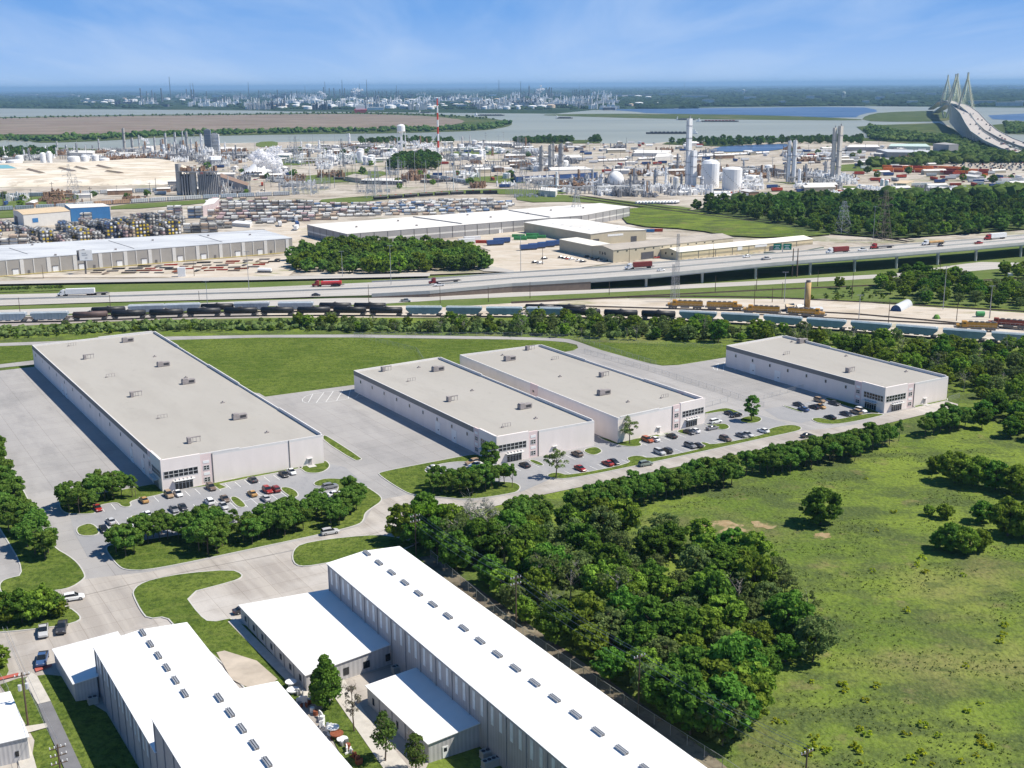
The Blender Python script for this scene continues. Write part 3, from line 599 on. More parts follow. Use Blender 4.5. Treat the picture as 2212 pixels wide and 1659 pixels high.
        m = MB(); m.wall(S0,S1,Ls*.50+1.6,Ls*.50+2.6,h-3,h-2.2,.07,.11); B(m,'window',M_glass)
    for kind,x,y in units:
        c = P(x,y,h-.70); m = MB(); az = -AZB+math.radians(88)
        if kind == 'b':
            m.box((c.x,c.y,c.z+.15),(4.6,2.0,1.45),rz(DB)); m.box((c.x-1.2*DB.x,c.y-1.2*DB.y,c.z+1.6),(1.8,1.7,.35),rz(DB)); u_ = B(m,'rooftop_unit',M_hvac)
            m = MB(); o_ = c-DA*1.02+DB*.9; m.box((o_.x,o_.y,c.z+.6),(1.9,.08,.75),rz(DB)); m.build('grille', M_hdark, u_, base)
        elif kind == 's':
            m.box((c.x-1.6*DB.x,c.y-1.6*DB.y,c.z+.1),(1.0,1.7,1.7),rz(DB)); m.box((c.x+.4*DB.x,c.y+.4*DB.y,c.z+1.5),(3.2,.35,.3),rz(DB))
            for k in (-.4,.6,1.8): m.box((c.x+k*DB.x,c.y+k*DB.y,c.z),(.12,.12,1.5),rz(DB))
            B(m,'duct_unit',M_hvac)
        elif kind == 't':
            for k in (-1.3,-.3,.7,1.7): m.box((c.x+k*DB.x,c.y+k*DB.y,c.z),(.10,.10,1.2),rz(DB))
            m.box((c.x-1.2*DB.x,c.y-1.2*DB.y,c.z+.05),(.8,.5,.35),rz(DB)); m.box((c.x+.2*DB.x,c.y+.2*DB.y,c.z+1.15),(3.2,.09,.09),rz(DB)); B(m,'pipe_stand',M_hvac)
        else:
            m.box((c.x,c.y,c.z),(1.2,.8,.3),rz(DB)); m.cyl((c.x,c.y,c.z+.3),(c.x,c.y,c.z+.7),.25,n=8); B(m,'roof_vent',M_hvac)
    return T, (BL,BR,FR,FL)
def cu(X0,Y0,l): return [(k,X0+x/4,Y0+y/4) for k,x,y in l]
U1 = cu(0,518.4,[('b',1105,880),('b',1412,1090),('b',1628,1240),('b',2070,1545),('s',770,1025),('s',1180,1350),('s',1680,1748),('t',620,915),('t',950,1185),('t',1400,1540),('v',1337,1010),('v',1607,1192),('v',1925,1408),('v',2307,1666)])
U2 = cu(553,518.4,[('b',1572,1130),('s',1130,1130),('s',1700,1390),('t',1340,1220),('t',2160,1615),('v',1407,1104),('v',1868,1304),('b',2322,1455),('v',2417,1544)])
U3 = cu(1106,518.4,[('s',160,948),('s',800,1178),('b',793,1335),('b',-20,1040),('t',370,1033),('t',1315,1363),('v',415,1183),('v',1002,1402),('v',-82,998)])
U4 = cu(1659,518.4,[('b',295,888),('s',715,1140),('t',158,990),('v',205,883),('v',675,1005),('v',1193,1140)])
dist_building('a','largest pale distribution building with a wide grey roof, nearest the left yard',[(69,745),(333,715.5),(697,939),(347,997)],9.2,U1,13,[55,61,152,165],joint=38)
dist_building('b','pale distribution building in the middle with dark fascia and a light tree at its front',[(764,800),(948,771),(1284,909),(1073,946)],8.4,U2,9,[66,77])
dist_building('c','pale distribution building behind the alley, its glazed entrance on the right corner',[(993,766),(1165,744),(1522,862),(1335,903)],8.6,U3,9,[],mirror=True,plainside=True)
dist_building('d','rightmost pale distribution building beside the road end and the scrub wood',[(1569,746),(1691,724.5),(2049,813.5),(1913,840)],8.8,U4,7,[16,30])
# ------------------------------------------------------------------ white metal sheds in the foreground
M_shedw = gmat('white_metal_roof', [(.83,.83,.825), (.08,(1,.2),.48,.66,(.78,.78,.77),.7), (.5,(1,.12),.58,.72,(.72,.71,.69),.5)], rough=.6, spec=.2, rot=AZB)
M_sheda = mat('aged_white_roof', (.80,.79,.77), .6, var=.06, scale=.12, stretch=(1,1,1))
def ribbed(name, col, az, pitch=.9, k=.10):
    m, n = newmat(name); MATS[name]=m
    o = nd(n,'ShaderNodeOutputMaterial'); b = nd(n,'ShaderNodeBsdfPrincipled', i_Roughness=.6); n.links.new(b.outputs[0], o.inputs[0])
    g = nd(n,'ShaderNodeNewGeometry'); vr = nd(n,'ShaderNodeVectorRotate', rotation_type='Z_AXIS', i_Angle=az); n.links.new(g.outputs['Position'], vr.inputs['Vector'])
    wv = nd(n,'ShaderNodeTexWave', wave_type='BANDS', bands_direction='X', i_Scale=1/pitch/3.14*.5*3.14/1.0, i_Distortion=0.0); n.links.new(vr.outputs[0], wv.inputs['Vector'])
    nz = nd(n,'ShaderNodeTexNoise', i_Scale=.25, i_Detail=5.0); n.links.new(g.outputs['Position'], nz.inputs['Vector'])
    ad = nd(n,'ShaderNodeMath', operation='MULTIPLY_ADD', i_1=.35); n.links.new(wv.outputs['Fac'], ad.inputs[0]); n.links.new(nz.outputs['Fac'], ad.inputs[2])
    r = nd(n,'ShaderNodeValToRGB'); e=r.color_ramp.elements; e[0].position=.35; e[1].position=.95; e[0].color=tuple(c*(1-k) for c in col)+(1,); e[1].color=tuple(c*(1+k) for c in col)+(1,)
    n.links.new(ad.outputs[0], r.inputs[0]); n.links.new(r.outputs[0], b.inputs['Base Color'])
    bp = nd(n,'ShaderNodeBump', i_Strength=.5, i_Distance=.06); n.links.new(wv.outputs['Fac'], bp.inputs['Height']); n.links.new(bp.outputs[0], b.inputs['Normal']); return m
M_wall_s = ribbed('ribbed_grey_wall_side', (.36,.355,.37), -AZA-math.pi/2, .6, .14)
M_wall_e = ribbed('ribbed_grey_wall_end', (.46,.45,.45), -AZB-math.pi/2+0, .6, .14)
M_panel = mat('translucent_panel', (.60,.66,.70), .35, var=.12, scale=1.0)
M_trim = mat('grey_trim', (.30,.31,.33), .6, var=.1)
def v2(p): return Vector((p[0],p[1],0))
def shed(label, c0, c1, Ln, h, rise, bay, panels=True, vents=None, off=.0, zb=0.0):
    d = -DA; n1 = c0+d*Ln; n0 = c1+d*Ln; base = v2(c0)
    T = thing('metal_warehouse', label, 'warehouse', base, group='white metal sheds in the foreground')
    B = lambda m,n,mm: m.build(n,mm,T,base)
    r0 = (c0+c1)/2; r1 = (n1+n0)/2
    m = MB()
    for a,b_,c,z in ((c0,c1,r0,0),): 
        m.add([(c0.x,c0.y,0),(c1.x,c1.y,0),(c1.x,c1.y,h),(r0.x,r0.y,h+rise),(c0.x,c0.y,h)], [(0,1,2,3,4)][::-1])
        m.add([(n1.x,n1.y,0),(n0.x,n0.y,0),(n0.x,n0.y,h),(r1.x,r1.y,h+rise),(n1.x,n1.y,h)], [(0,1,2,3,4)])
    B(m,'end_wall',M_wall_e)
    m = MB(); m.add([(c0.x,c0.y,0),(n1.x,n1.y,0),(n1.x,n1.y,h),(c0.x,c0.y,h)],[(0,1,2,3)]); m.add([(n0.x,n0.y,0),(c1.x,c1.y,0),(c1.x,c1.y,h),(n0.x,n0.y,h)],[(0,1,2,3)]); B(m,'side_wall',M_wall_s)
    m = MB(); o_ = (c0-c1).normalized()*.35; q = DA*.35; t = .12
    for s,(a,b_) in ((1,(c0,n1)),(-1,(c1,n0))):
        A_,B_ = a+o_*s+q, b_+o_*s-q; R0_,R1_ = r0+q, r1-q; za = h-.35*rise/((c0-c1).length/2)
        pts = [Vector((A_.x,A_.y,za)),Vector((B_.x,B_.y,za)),Vector((R1_.x,R1_.y,h+rise)),Vector((R0_.x,R0_.y,h+rise))]
        bt = [p+Vector((0,0,.03)) for p in pts]; tp = [p+Vector((0,0,.03+t)) for p in pts]
        m.hexa(bt if s>0 else bt[::-1], tp if s>0 else tp[::-1])
    B(m,'roof',M_shedw)
    nb = int(Ln/bay)
    for i in range(nb+1):
        m = MB(); m.wall(c0,n1,i*bay-.09 if i else .0,i*bay+.09,.1,h-.1,.01,.17); B(m,'downpipe',M_trim)
    m = MB(); m.wall(c0,n1,0,Ln,h-.28,h-.02,.02,.30); B(m,'gutter',M_trim)
    if panels:
        for i in range(nb):
            for k in (.26,.70):
                u = (i+k)*bay; m = MB(); m.wall(c0,n1,u-.45,u+.45,h*.60,h*.93,.01,.05); B(m,'skylight_panel',M_panel)
    if vents:
        for i in range(vents[0],vents[1]):
            u = (i+off)*bay+1.6; c = r0+d*u
            if u > Ln-2: break
            m = MB(); z = h+rise+.1; rr = rz(d)
            m.box((c.x,c.y,z),(2.7,.6,.35),rr,1); m.box((c.x+o_.x*.95,c.y+o_.y*.95,z+.1),(2.7,.14,.36),rr,0); m.box((c.x-o_.x*.95,c.y-o_.y*.95,z+.1),(2.7,.14,.36),rr,0)
            m.box((c.x,c.y,z+.4),(2.7,.26,.08),rr,0)
            B(m,'ridge_vent',[M_steel,M_pipe])
    return T
W0,W1_ = P(709,1218,10.8), P(868,1187.5,10.8)
W1c = W0+DB*(W1_-W0).length
shed('long white-roofed metal warehouse with a row of ridge vents running toward the camera', W0, W1c, 150, 10.8, .8, 6.2, vents=(0,24))
S0 = P(204,1396,10.3); S1 = P(402,1348,10.3); S1 = S0+DB*(S1-S0).length
shed('white-roofed metal warehouse at lower left, the lower rear half of the stepped pair', S0, S1, 42.3, 10.3, .8, 5.4, vents=(0,7))
Q0 = S0-DA*34.6; Q0 = Vector((Q0.x,Q0.y,0)); Z0 = P(339,1548,16.3); Z1 = P(604,1473,16.3)
Q0 = v2(S0-DA*42.4)+Vector((0,0,16.3)); Q1 = Q0+DB*(Z1-Z0).length
shed('taller white-roofed metal warehouse at lower left, the front half of the stepped pair', Q0, Q1, 80, 16.3, .9, 5.4, panels=False, vents=(0,6))
def slab(label, cs, h, winside=None, mroof=None, name='metal_annex'):
    """mono-pitch building: corners (px,py,z) going round"""
    p = [P(*c) for c in cs]; base = v2(p[0]); T = thing(name, label, 'building', base); B = lambda m,n,mm: m.build(n,mm,T,base)
    m = MB(); m.prism([(a.x,a.y) for a in p], 0, [a.z for a in p]); B(m,'wall',M_wall_e)
    w_ = offset([v2(a) for a in p], .3); n = len(p)
    # roof plane through the corners, extrapolated by nearest height
    m = MB(); zz = [a.z for a in p]; pts = [(w_[i].x,w_[i].y,zz[i]+.04) for i in range(n)]; tp = [(w_[i].x,w_[i].y,zz[i]+.17) for i in range(n)]
    if area(w_) < 0: pts, tp = pts[::-1], tp[::-1]
    m.hexa(pts, tp) if n == 4 else m.add(pts+tp, [tuple(range(n))[::-1], tuple(range(n,2*n))]+[(i,(i+1)%n,(i+1)%n+n,i+n) for i in range(n)])
    B(m,'roof',mroof or M_sheda)
    return T,p,B,base
# corners: near-left, near-right, far-right, far-left
T,p,B,base = slab('low white-roofed office wing on the left side of the long warehouse, beyond the conifer', [(661,1459,3.6),(842,1393,4.3),(709,1275,4.3),(519,1309,3.6)], 3.6)
for i,(u,w_) in enumerate(((13,1.4),(18,1.4),(8.5,1.2))):
    m = MB(); m.wall(p[0],p[1],u-w_/2,u+w_/2,1.0,2.5,.02,.09); B(m,'window',M_glass)
m = MB(); m.wall(p[0],p[1],1.2,2.2,.1,2.4,.02,.09); B(m,'door',M_glass)
Ls_ = (p[3]-p[0]).length
for i in range(7):
    u = 3+i*(Ls_-6)/6; m = MB(); m.wall(p[3],p[0],u-.5,u+.5,1.2,2.4,.02,.08); B(m,'window',M_glass)
    m = MB(); m.wall(p[3],p[0],u+1.8,u+1.95,.1,3.4,.02,.15); B(m,'downpipe',M_trim)
T,p,B,base = slab('small low white-roofed wing at the foot of the long warehouse with a white door', [(925.5,1607,3.7),(1036,1562,4.6),(899,1445,4.3),(793,1483,3.7)], 3.7)
m = MB(); m.wall(p[0],p[1],2.6,3.7,.1,2.3,.02,.09,0); m.wall(p[0],p[1],2.85,3.45,1.3,2.0,.09,.11,1); B(m,'door',[M_white,M_glass])
Ls_ = (p[3]-p[0]).length
for u in (2.5,7.5,12): m = MB(); m.wall(p[3],p[0],u-.35,u+.35,1.0,2.4,.02,.08); B(m,'window',M_glass)
for u in (5,10,15,20): m = MB(); m.wall(p[3],p[0],u-.08,u+.08,.1,3.5,.02,.15); B(m,'downpipe',M_trim)
slab('low white-roofed lean-to on the left side of the stepped pair of sheds', [(160,1478,3.7),(209,1461,4.6),(214,1398,4.9),(262,1382,4.9),(252,1367,4.6),(116,1404,3.7)], 3.7)
T,p,B,base = slab('white-roofed office building cut by the lower left corner of the frame', [(-90,1626,4.4),(59,1592,4.4),(19,1497,4.4),(-90,1520,4.4)], 4.4, mroof=M_shedw)
m = MB()
u=(p[1]-p[0]).length
m.wall(p[0],p[1],u-2.2,u-1.6,1.2,2.2,.02,.09); B(m,'window',M_glass)
# air conditioners on the ground
def ac(px_, n, label):
    c = P(*px_); t = thing('air_conditioner', label, 'air conditioner', c, rz(DB)); m = MB(); m.box((0,0,.15),(1.7*n,1.4,1.2)); m.box((0,0,0),(1.8*n,1.5,.15)); m.build('casing', mat('ac_casing',(.42,.41,.38),.6,var=.1), t)
    for i in range(2*n):
        f = MB(); f.cyl((-.85*n+.42+.85*i,0,1.35),(-.85*n+.42+.85*i,0,1.42),.36,n=12); f.build('fan', M_hdark, t)
ac((1049,1636),1,'air conditioner with two dark fans against the long warehouse, farther of the near pair')
ac((1062,1654),2,'wide air conditioner with four dark fans at the bottom edge by the long warehouse')
ac((856,1452),1,'air conditioner in the shaded corner between the two white-roofed wings')
ac((201,1519),1,'air conditioner in the shadow behind the lean-to at lower left')
# cable reels and scrap stacked beside the tall shed
def reel(px_, r, hgt_, mm, label, cat='cable reel', upright=False):
    c = P(*px_); t = thing('cable_reel', label, cat, c, RN.uniform(0,3)); m = MB()
    m.lathe((0,0,0),[(r,0),(r,.12)],16); m.lathe((0,0,hgt_-.12),[(r,0),(r,.12)],16); m.build('flange', mm, t)
    m = MB(); m.lathe((0,0,.12),[(r*.5,0),(r*.5,hgt_-.24)],12); m.build('core', mm, t)
M_rust = mat('rusty_steel', (.24,.075,.035), .8, var=.3, scale=2)
for a in (((629,1486),1.1,1.4,M_white,'white cable reel at the far end of the scrap row by the tall shed'),((633,1498),1.2,.9,M_white,'wide white cable reel next to the concrete path by the scrap row'),((720,1584),1.15,1.3,M_white,'tall white cable reel halfway along the scrap row'),((728,1594),1.2,1.0,M_rust,'rusty cable reel halfway along the scrap row beside the white one'),((740,1604),1.0,.8,M_white,'small white cable reel in the nearer half of the scrap row')): reel(*a)
for i,(x,y,k) in enumerate(((647,1505,0),(655,1516,0),(661,1525,0),(675,1538,1),(682,1545,1),(690,1553,2),(697,1560,1),(703,1568,0),(712,1577,2),(747,1612,0),(752,1619,1),(758,1627,2),(766,1636,2),(773,1644,1),(780,1652,0))):
    m = MB(); c = P(x,y); r_ = random.Random(i)
    if k == 1: m.cyl((c.x,c.y,0),(c.x,c.y,r_.uniform(.8,1.4)),.45,n=10); nm='steel_drum'
    else:
        nm='scrap_frame'
        for _ in range(5): m.box((c.x+r_.uniform(-.8,.8),c.y+r_.uniform(-.6,.6),0),(r_.uniform(.3,1.2),.18,r_.uniform(.5,1.5)),r_.uniform(0,3))
    o = m.build(nm, [M_steel,M_white,M_rust][(k+i)%3], loc=(c.x,c.y,0)); tag(o, ['grey','white','rusty'][(k+i)%3]+(' drum' if k==1 else ' scrap frame')+' stored along the right side of the tall shed', 'drum' if k==1 else 'scrap metal', 'scrap row beside the tall shed')
# utility poles and wires
M_wood = mat('pole_timber', (.12,.085,.06), .9, var=.2, scale=1)
M_wire = mat('wire', (.30,.31,.32), .5, var=.05)
def pole(x, y, h, label, arms=1, az=AZB, can=False):
    c = P(x,y); t = thing('utility_pole', label, 'utility pole', c, math.pi/2-az); m = MB(); m.cyl((0,0,0),(0,0,h),.19,.13,8); m.build('mast', M_wood, t)
    for k in range(arms):
        m = MB(); m.box((0,0,h-.7-k*1.4),(2.6,.14,.16)); a = m.build('crossarm', M_wood, t)
        for s in (-1.2,-.5,.5,1.2): i_ = MB(); i_.cyl((s,0,h-.54-k*1.4),(s,0,h-.2-k*1.4),.09,n=6); i_.build('insulator', M_white, a)
    if can:
        for s in (-.6,.6): m = MB(); m.cyl((s,0,h-3.4),(s,0,h-2.3),.33,n=10); m.build('transformer', mat('transformer_can',(.55,.56,.57),.5), t)
    return c+Vector((0,0,h))
q = [pole(899,1200,10.9,'timber pole with crossarms behind the bright green tree near the road',2), pole(1115,1357,12.1,'timber pole standing between the long warehouse and the dark wood',2), pole(1379,1536,11.6,'timber pole with crossarm at the wood edge near the chain-link fence'), pole(1736,1745,10.5,'top of a timber pole at the bottom edge of the meadow')]
def wires(q, offs, sag=.9, r=.035, label=None):
    for i in range(len(q)-1):
        a, b_ = q[i], q[i+1]; o_ = (b_-a).normalized().cross(Vector((0,0,1)))
        for w__,(s,dz_) in enumerate(offs):
            pv = None; m = MB()
            for k in range(13):
                t = k/12; p_ = a.lerp(b_,t)+o_*s+Vector((0,0,dz_-4*sag*t*(1-t)))
                if pv: m.cyl(pv,p_,r,n=3,cap=False)
                pv = p_
            tag(m.build('power_line', M_wire, loc=a), ['left','middle','right','lower'][w__%4]+' '+(label or ['power line strung past the bright green tree','power line strung along the edge of the dark wood','power line strung above the chain-link fence and meadow edge'][i%3]), 'power line')
wires(q, ((-1.2,-.2),(0,.1),(1.2,-.2),(0,-2.8)))
pole(61,1568,10.7,'timber pole with transformers beside the lower left office building',1,can=True)
c1 = pole(137,1720,9.5,'timber pole with three crossarms near the bottom edge of the shaded lawn',3)
wires([P(10,1355,8),c1], ((-.4,0),(.4,.2),(0,-.6)), label='wire crossing the lower left lawn and path')
# chain-link fences
def meshmat():
    m, n = newmat('chain_link'); o = nd(n,'ShaderNodeOutputMaterial'); a = nd(n,'ShaderNodeBsdfTransparent'); b = nd(n,'ShaderNodeBsdfDiffuse'); b.inputs[0].default_value=(.42,.43,.43,1)
    mx = nd(n,'ShaderNodeMixShader', i_0=.13); n.links.new(a.outputs[0],mx.inputs[1]); n.links.new(b.outputs[0],mx.inputs[2]); n.links.new(mx.outputs[0],o.inputs[0]); return m
M_mesh = meshmat()
def fence(pts, label, h=1.9, sp=4.0):
    w_ = px(pts); T = thing('chain_link_fence', label, 'fence', w_[0]); m = MB(); r = MB(); g = MB()
    for i in range(len(w_)-1):
        a,b_ = w_[i],w_[i+1]; n = max(1,int((b_-a).length/sp))
        for k in range(n+1): c = a.lerp(b_,k/n); m.cyl(c,c+Vector((0,0,h)),.05,n=5)
        r.cyl(a+Vector((0,0,h)),b_+Vector((0,0,h)),.035,n=4)
        g.add([a+Vector((0,0,.05)),b_+Vector((0,0,.05)),b_+Vector((0,0,h-.04)),a+Vector((0,0,h-.04))],[(0,1,2,3)])
    p_ = m.build('posts', M_steel, T, w_[0]); r.build('top_rail', M_steel, T, w_[0]); g.build('wire_mesh', M_mesh, T, w_[0])
fence([(930,1206),(1106,1360),(1379,1545),(1560,1660),(1680,1740)],'chain-link fence between the long warehouse and the dark wood',2.2)
fence([(765,727),(900,760),(920,790)],'chain-link fence crossing the lawn behind the middle buildings')
fence([(765,726.5),(1106,727),(1231,732),(1250,737),(1405,786),(1417,789)],'chain-link fence along the back access road')
fence([(1255,735),(1420,748),(1560,752)],'chain-link fence between the scrub wood and the corner lawn')
fence([(1262,763),(1400,800),(1560,850),(1650,880)],'chain-link fence down the middle of the wide paved yard')
fence([(1522,882),(1572,868)],'short fence from the glazed corner across the paving')
fence([(1650,863),(1735,841)],'short fence beside the side wall of the rightmost building')
fence([(2049,868),(2072,860)],'short fence at the rear corner of the rightmost building')
fence([(-60,1362),(20,1500)],'metal fence posts beside the parked pickups at lower left',1.4)
# ------------------------------------------------------------------ vehicles
M_tyre = mat('tyre', (.02,.02,.02), .9, var=.1)
M_chrome = mat('light_lens', (.75,.75,.72), .2, var=.05)
M_tail = mat('tail_lens', (.35,.02,.02), .3, var=.05)
PAINT = {}
def paint(n, c, rough=.28):
    PAINT[n] = mat('paint_'+n, c, rough, metal=.0, var=.03, spec=.6); return PAINT[n]
for n_,c_ in dict(white=(.80,.80,.79), silver=(.50,.50,.50), grey=(.22,.22,.23), dark=(.045,.045,.052), black=(.016,.016,.019), red=(.34,.028,.022), tan=(.36,.25,.15), gold=(.46,.27,.09), bronze=(.17,.12,.09), orange=(.38,.085,.03), blue=(.05,.10,.22), green=(.20,.24,.21), maroon=(.22,.025,.025)).items(): paint(n_,c_)
def loft(m, st, mi=0):
    """stations along x: (x, halfwidth, z0, z1, inset of the top)"""
    vs = []
    for x,w_,z0,z1,i_ in st: vs += [(x,-w_,z0),(x,w_,z0),(x,w_,z0+(z1-z0)*.62),(x,w_-i_,z1),(x,-w_+i_,z1),(x,-w_,z0+(z1-z0)*.62)]
    fs = []
    for k in range(len(st)-1):
        a = k*6
        for j in range(6): fs.append((a+j,a+(j+1)%6,a+6+(j+1)%6,a+6+j))
    fs += [tuple(range(6))[::-1], tuple(range((len(st)-1)*6,len(st)*6))]
    fs = [f[::-1] for f in fs]
    m.add(vs, fs, mi)
def car_proto(kind):
    t = thing('parked_car', 'car', 'car'); ch = []
    Lx, W_ = {'sedan':(4.7,.92),'suv':(4.75,.96),'pickup':(5.7,1.0)}[kind]; f, r = Lx/2, -Lx/2
    m = MB()
    if kind == 'sedan':
        loft(m, [(r,.70,.42,.78,.10),(r+.12,.86,.30,.96,.12),(r+.8,W_,.26,1.0,.12),(-.2,W_,.26,.96,.10),(1.0,W_,.26,.92,.12),(f-.6,W_-.04,.26,.82,.16),(f-.1,.78,.30,.66,.18),(f,.62,.40,.56,.1)])
        cab = [(r+.65,.66,.96,.99,.03),(-1.1,.76,.96,1.36,.18),(-.5,.78,.94,1.45,.20),(.25,.78,.93,1.42,.20),(1.15,.72,.92,.95,.03)]
    elif kind == 'suv':
        loft(m, [(r,.80,.45,.95,.08),(r+.1,.90,.34,1.08,.08),(r+.7,W_,.32,1.12,.1),(0,W_,.32,1.10,.1),(1.0,W_,.32,1.06,.12),(f-.5,W_-.03,.32,.96,.16),(f-.08,.84,.36,.80,.16),(f,.7,.45,.65,.1)])
        cab = [(r+.08,.74,1.06,1.12,.03),(r+.45,.80,1.08,1.60,.16),(-1.0,.82,1.08,1.70,.18),(.3,.82,1.06,1.66,.20),(1.15,.76,1.04,1.08,.03)]
    else:
        loft(m, [(r,.93,.50,1.12,.03),(r+.06,.97,.45,1.14,.03),(-1.0,W_,.42,1.14,.03),(.9,W_,.42,1.16,.06),(1.6,W_,.42,1.18,.10),(f-.3,W_-.02,.42,1.08,.16),(f-.03,.90,.48,.95,.14),(f,.8,.55,.8,.1)])
        cab = [(-1.0,.80,1.12,1.16,.02),(-.85,.86,1.12,1.80,.14),(.45,.86,1.12,1.84,.16),(1.4,.82,1.14,1.19,.02)]
    vs = []; k = len(m.v)
    # roof skin over a glass house
    g = MB(); loft(g, cab); top = max(c[3] for c in cab)
    rf = [(c[0],c[1]-c[4]+.02,c[3]-.03,c[3]+.02,.04) for c in cab if c[3] > top-.22]; loft(m, rf)
    for c in cab[1:-1]:
        for s in (-1,1): m.hexa([(c[0]-.05,s*c[1]-.015,c[2]),(c[0]+.05,s*c[1]-.015,c[2]),(c[0]+.05,s*c[1]+.015,c[2]),(c[0]-.05,s*c[1]+.015,c[2])],[(c[0]-.05,s*(c[1]-c[4])-.015+s*.03,c[3]),(c[0]+.05,s*(c[1]-c[4])-.015+s*.03,c[3]),(c[0]+.05,s*(c[1]-c[4])+.015+s*.03,c[3]),(c[0]-.05,s*(c[1]-c[4])+.015+s*.03,c[3])])
    b = m.build('body', PAINT['white'], t, smooth=False); ch.append(b)
    ch.append(g.build('windows', M_glass, t))
    if kind == 'pickup': bd = MB(); bd.box((r+.95,0,1.145),(1.65,1.72,.02)); ch.append(bd.build('cargo_bed', M_tyre, t))
    wx = (f-.95, r+.95); wr = .33 if kind == 'sedan' else .38
    for x in wx:
        for s in (-1,1):
            q = MB(); q.cyl((x,s*(W_-.20),wr),(x,s*(W_+.02),wr),wr,n=10,m=0); q.cyl((x,s*(W_+.02),wr),(x,s*(W_+.03),wr),wr*.55,n=8,m=1); ch.append(q.build('wheel', [M_tyre,M_steel], t))
    for s in (-1,1):
        q = MB(); q.box((f-.10,s*.62,.62 if kind!='pickup' else .86),(.14,.34,.12)); ch.append(q.build('headlight', M_chrome, t))
        q = MB(); q.box((r+.06,s*.66,.74 if kind!='pickup' else .85),(.10,.26,.14)); ch.append(q.build('tail_light', M_tail, t))
    return proto(t, ch)
SED, SUV, PIC = car_proto('sedan'), car_proto('suv'), car_proto('pickup')
def vehicle(pr, pos, az, col, label, group=None, cat='car', name='parked_car', s=1.0):
    o = put(pr, pos, math.pi/2-az, label, group, s, cat); o.name = name
    for c in o.children:
        if c.name.startswith('body'): setmat(c, 0, PAINT[col])
    if group is None and 'group' in o: del o['group']
    return o
# (picture position, kind, heading 'A' = bay direction, colour, label)
def cc(X0,Y0,l): return [(X0+a[0]/4.0, Y0+a[1]/4.0)+tuple(a[2:]) for a in l]
PK = {}
lotA = cc(0,875.5,[(845,898,'sedan','A','red','red sedan at the left end of the front bays beside the big tree clump'),
 (1245,828,'sedan','A','gold','gold sedan alone in the front bays left of the glazed entrance'),
 (1460,783,'suv','A','tan','tan SUV parked directly before the glazed entrance doors of the largest building'),
 (1540,772,'sedan','A','white','white sedan beside the tan SUV at the largest building entrance'),
 (1825,720,'suv','A','bronze','dark bronze SUV parked left of the small grass peninsula'),
 (2185,652,'sedan','A','dark','dark sedan alone in the front bays along the long pale wall'),
 (2180,772,'sedan','A','gold','gold sedan at the right end of the double bays, beside the grass island'),
 (1945,818,'sedan','A','bronze','brownish sedan left of the rectangular grass island'),
 (1810,842,'suv','A','white','white SUV in the middle of the double bays'),
 (1505,908,'sedan','A','grey','dark grey sedan, left one of a pair in the double bays'),
 (1582,892,'sedan','A','dark','charcoal sedan, right one of a pair in the double bays'),
 (1275,952,'sedan','A','white','white sedan right of the small rectangular grass island'),
 (1397,982,'sedan','A','grey','grey sedan in the near row behind the tree clump'),
 (1770,912,'sedan','A','gold','orange-gold sedan just above the tree crowns in the near row'),
 (1932,880,'sedan','A','silver','silver-brown sedan in the near row right of the gold one'),
 (960,1012,'sedan','A','silver','silver sedan alone near the half-round grass island, upper bay'),
 (900,1080,'sedan','A','black','black sedan beside the half-round grass island'),
 (1985,1010,'sedan','A','dark','dark sedan by the thin young tree at the near edge of the lot')])
lotA += cc(553,875.5,[(240,606,'sedan','A','black','black sedan beside a white one at the right end of the long pale wall'),
 (308,584,'sedan','A','white','white sedan beside a black one at the right end of the long pale wall'),
 (100,745,'suv','A','red','red SUV, left one of the red pair'),(168,735,'suv','A','maroon','dark red SUV, right one of the red pair'),
 (85,814,'sedan','A','silver','silver sedan just above the tree crowns below the red pair'),
 (640,712,'suv','B','grey','grey SUV parked sideways by the curved lawn'),(685,776,'sedan','B','white','white car half hidden behind the tree clump at the lot corner')])
lotB = cc(553,875.5,[(1540,548,'sedan','B','silver','silver sedan parked sideways behind the tree row of the middle building'),
 (1870,502,'suv','B','tan','tan SUV parked sideways beside the middle building'),(1897,524,'sedan','B','white','white car half hidden by trees beside the tan SUV')])
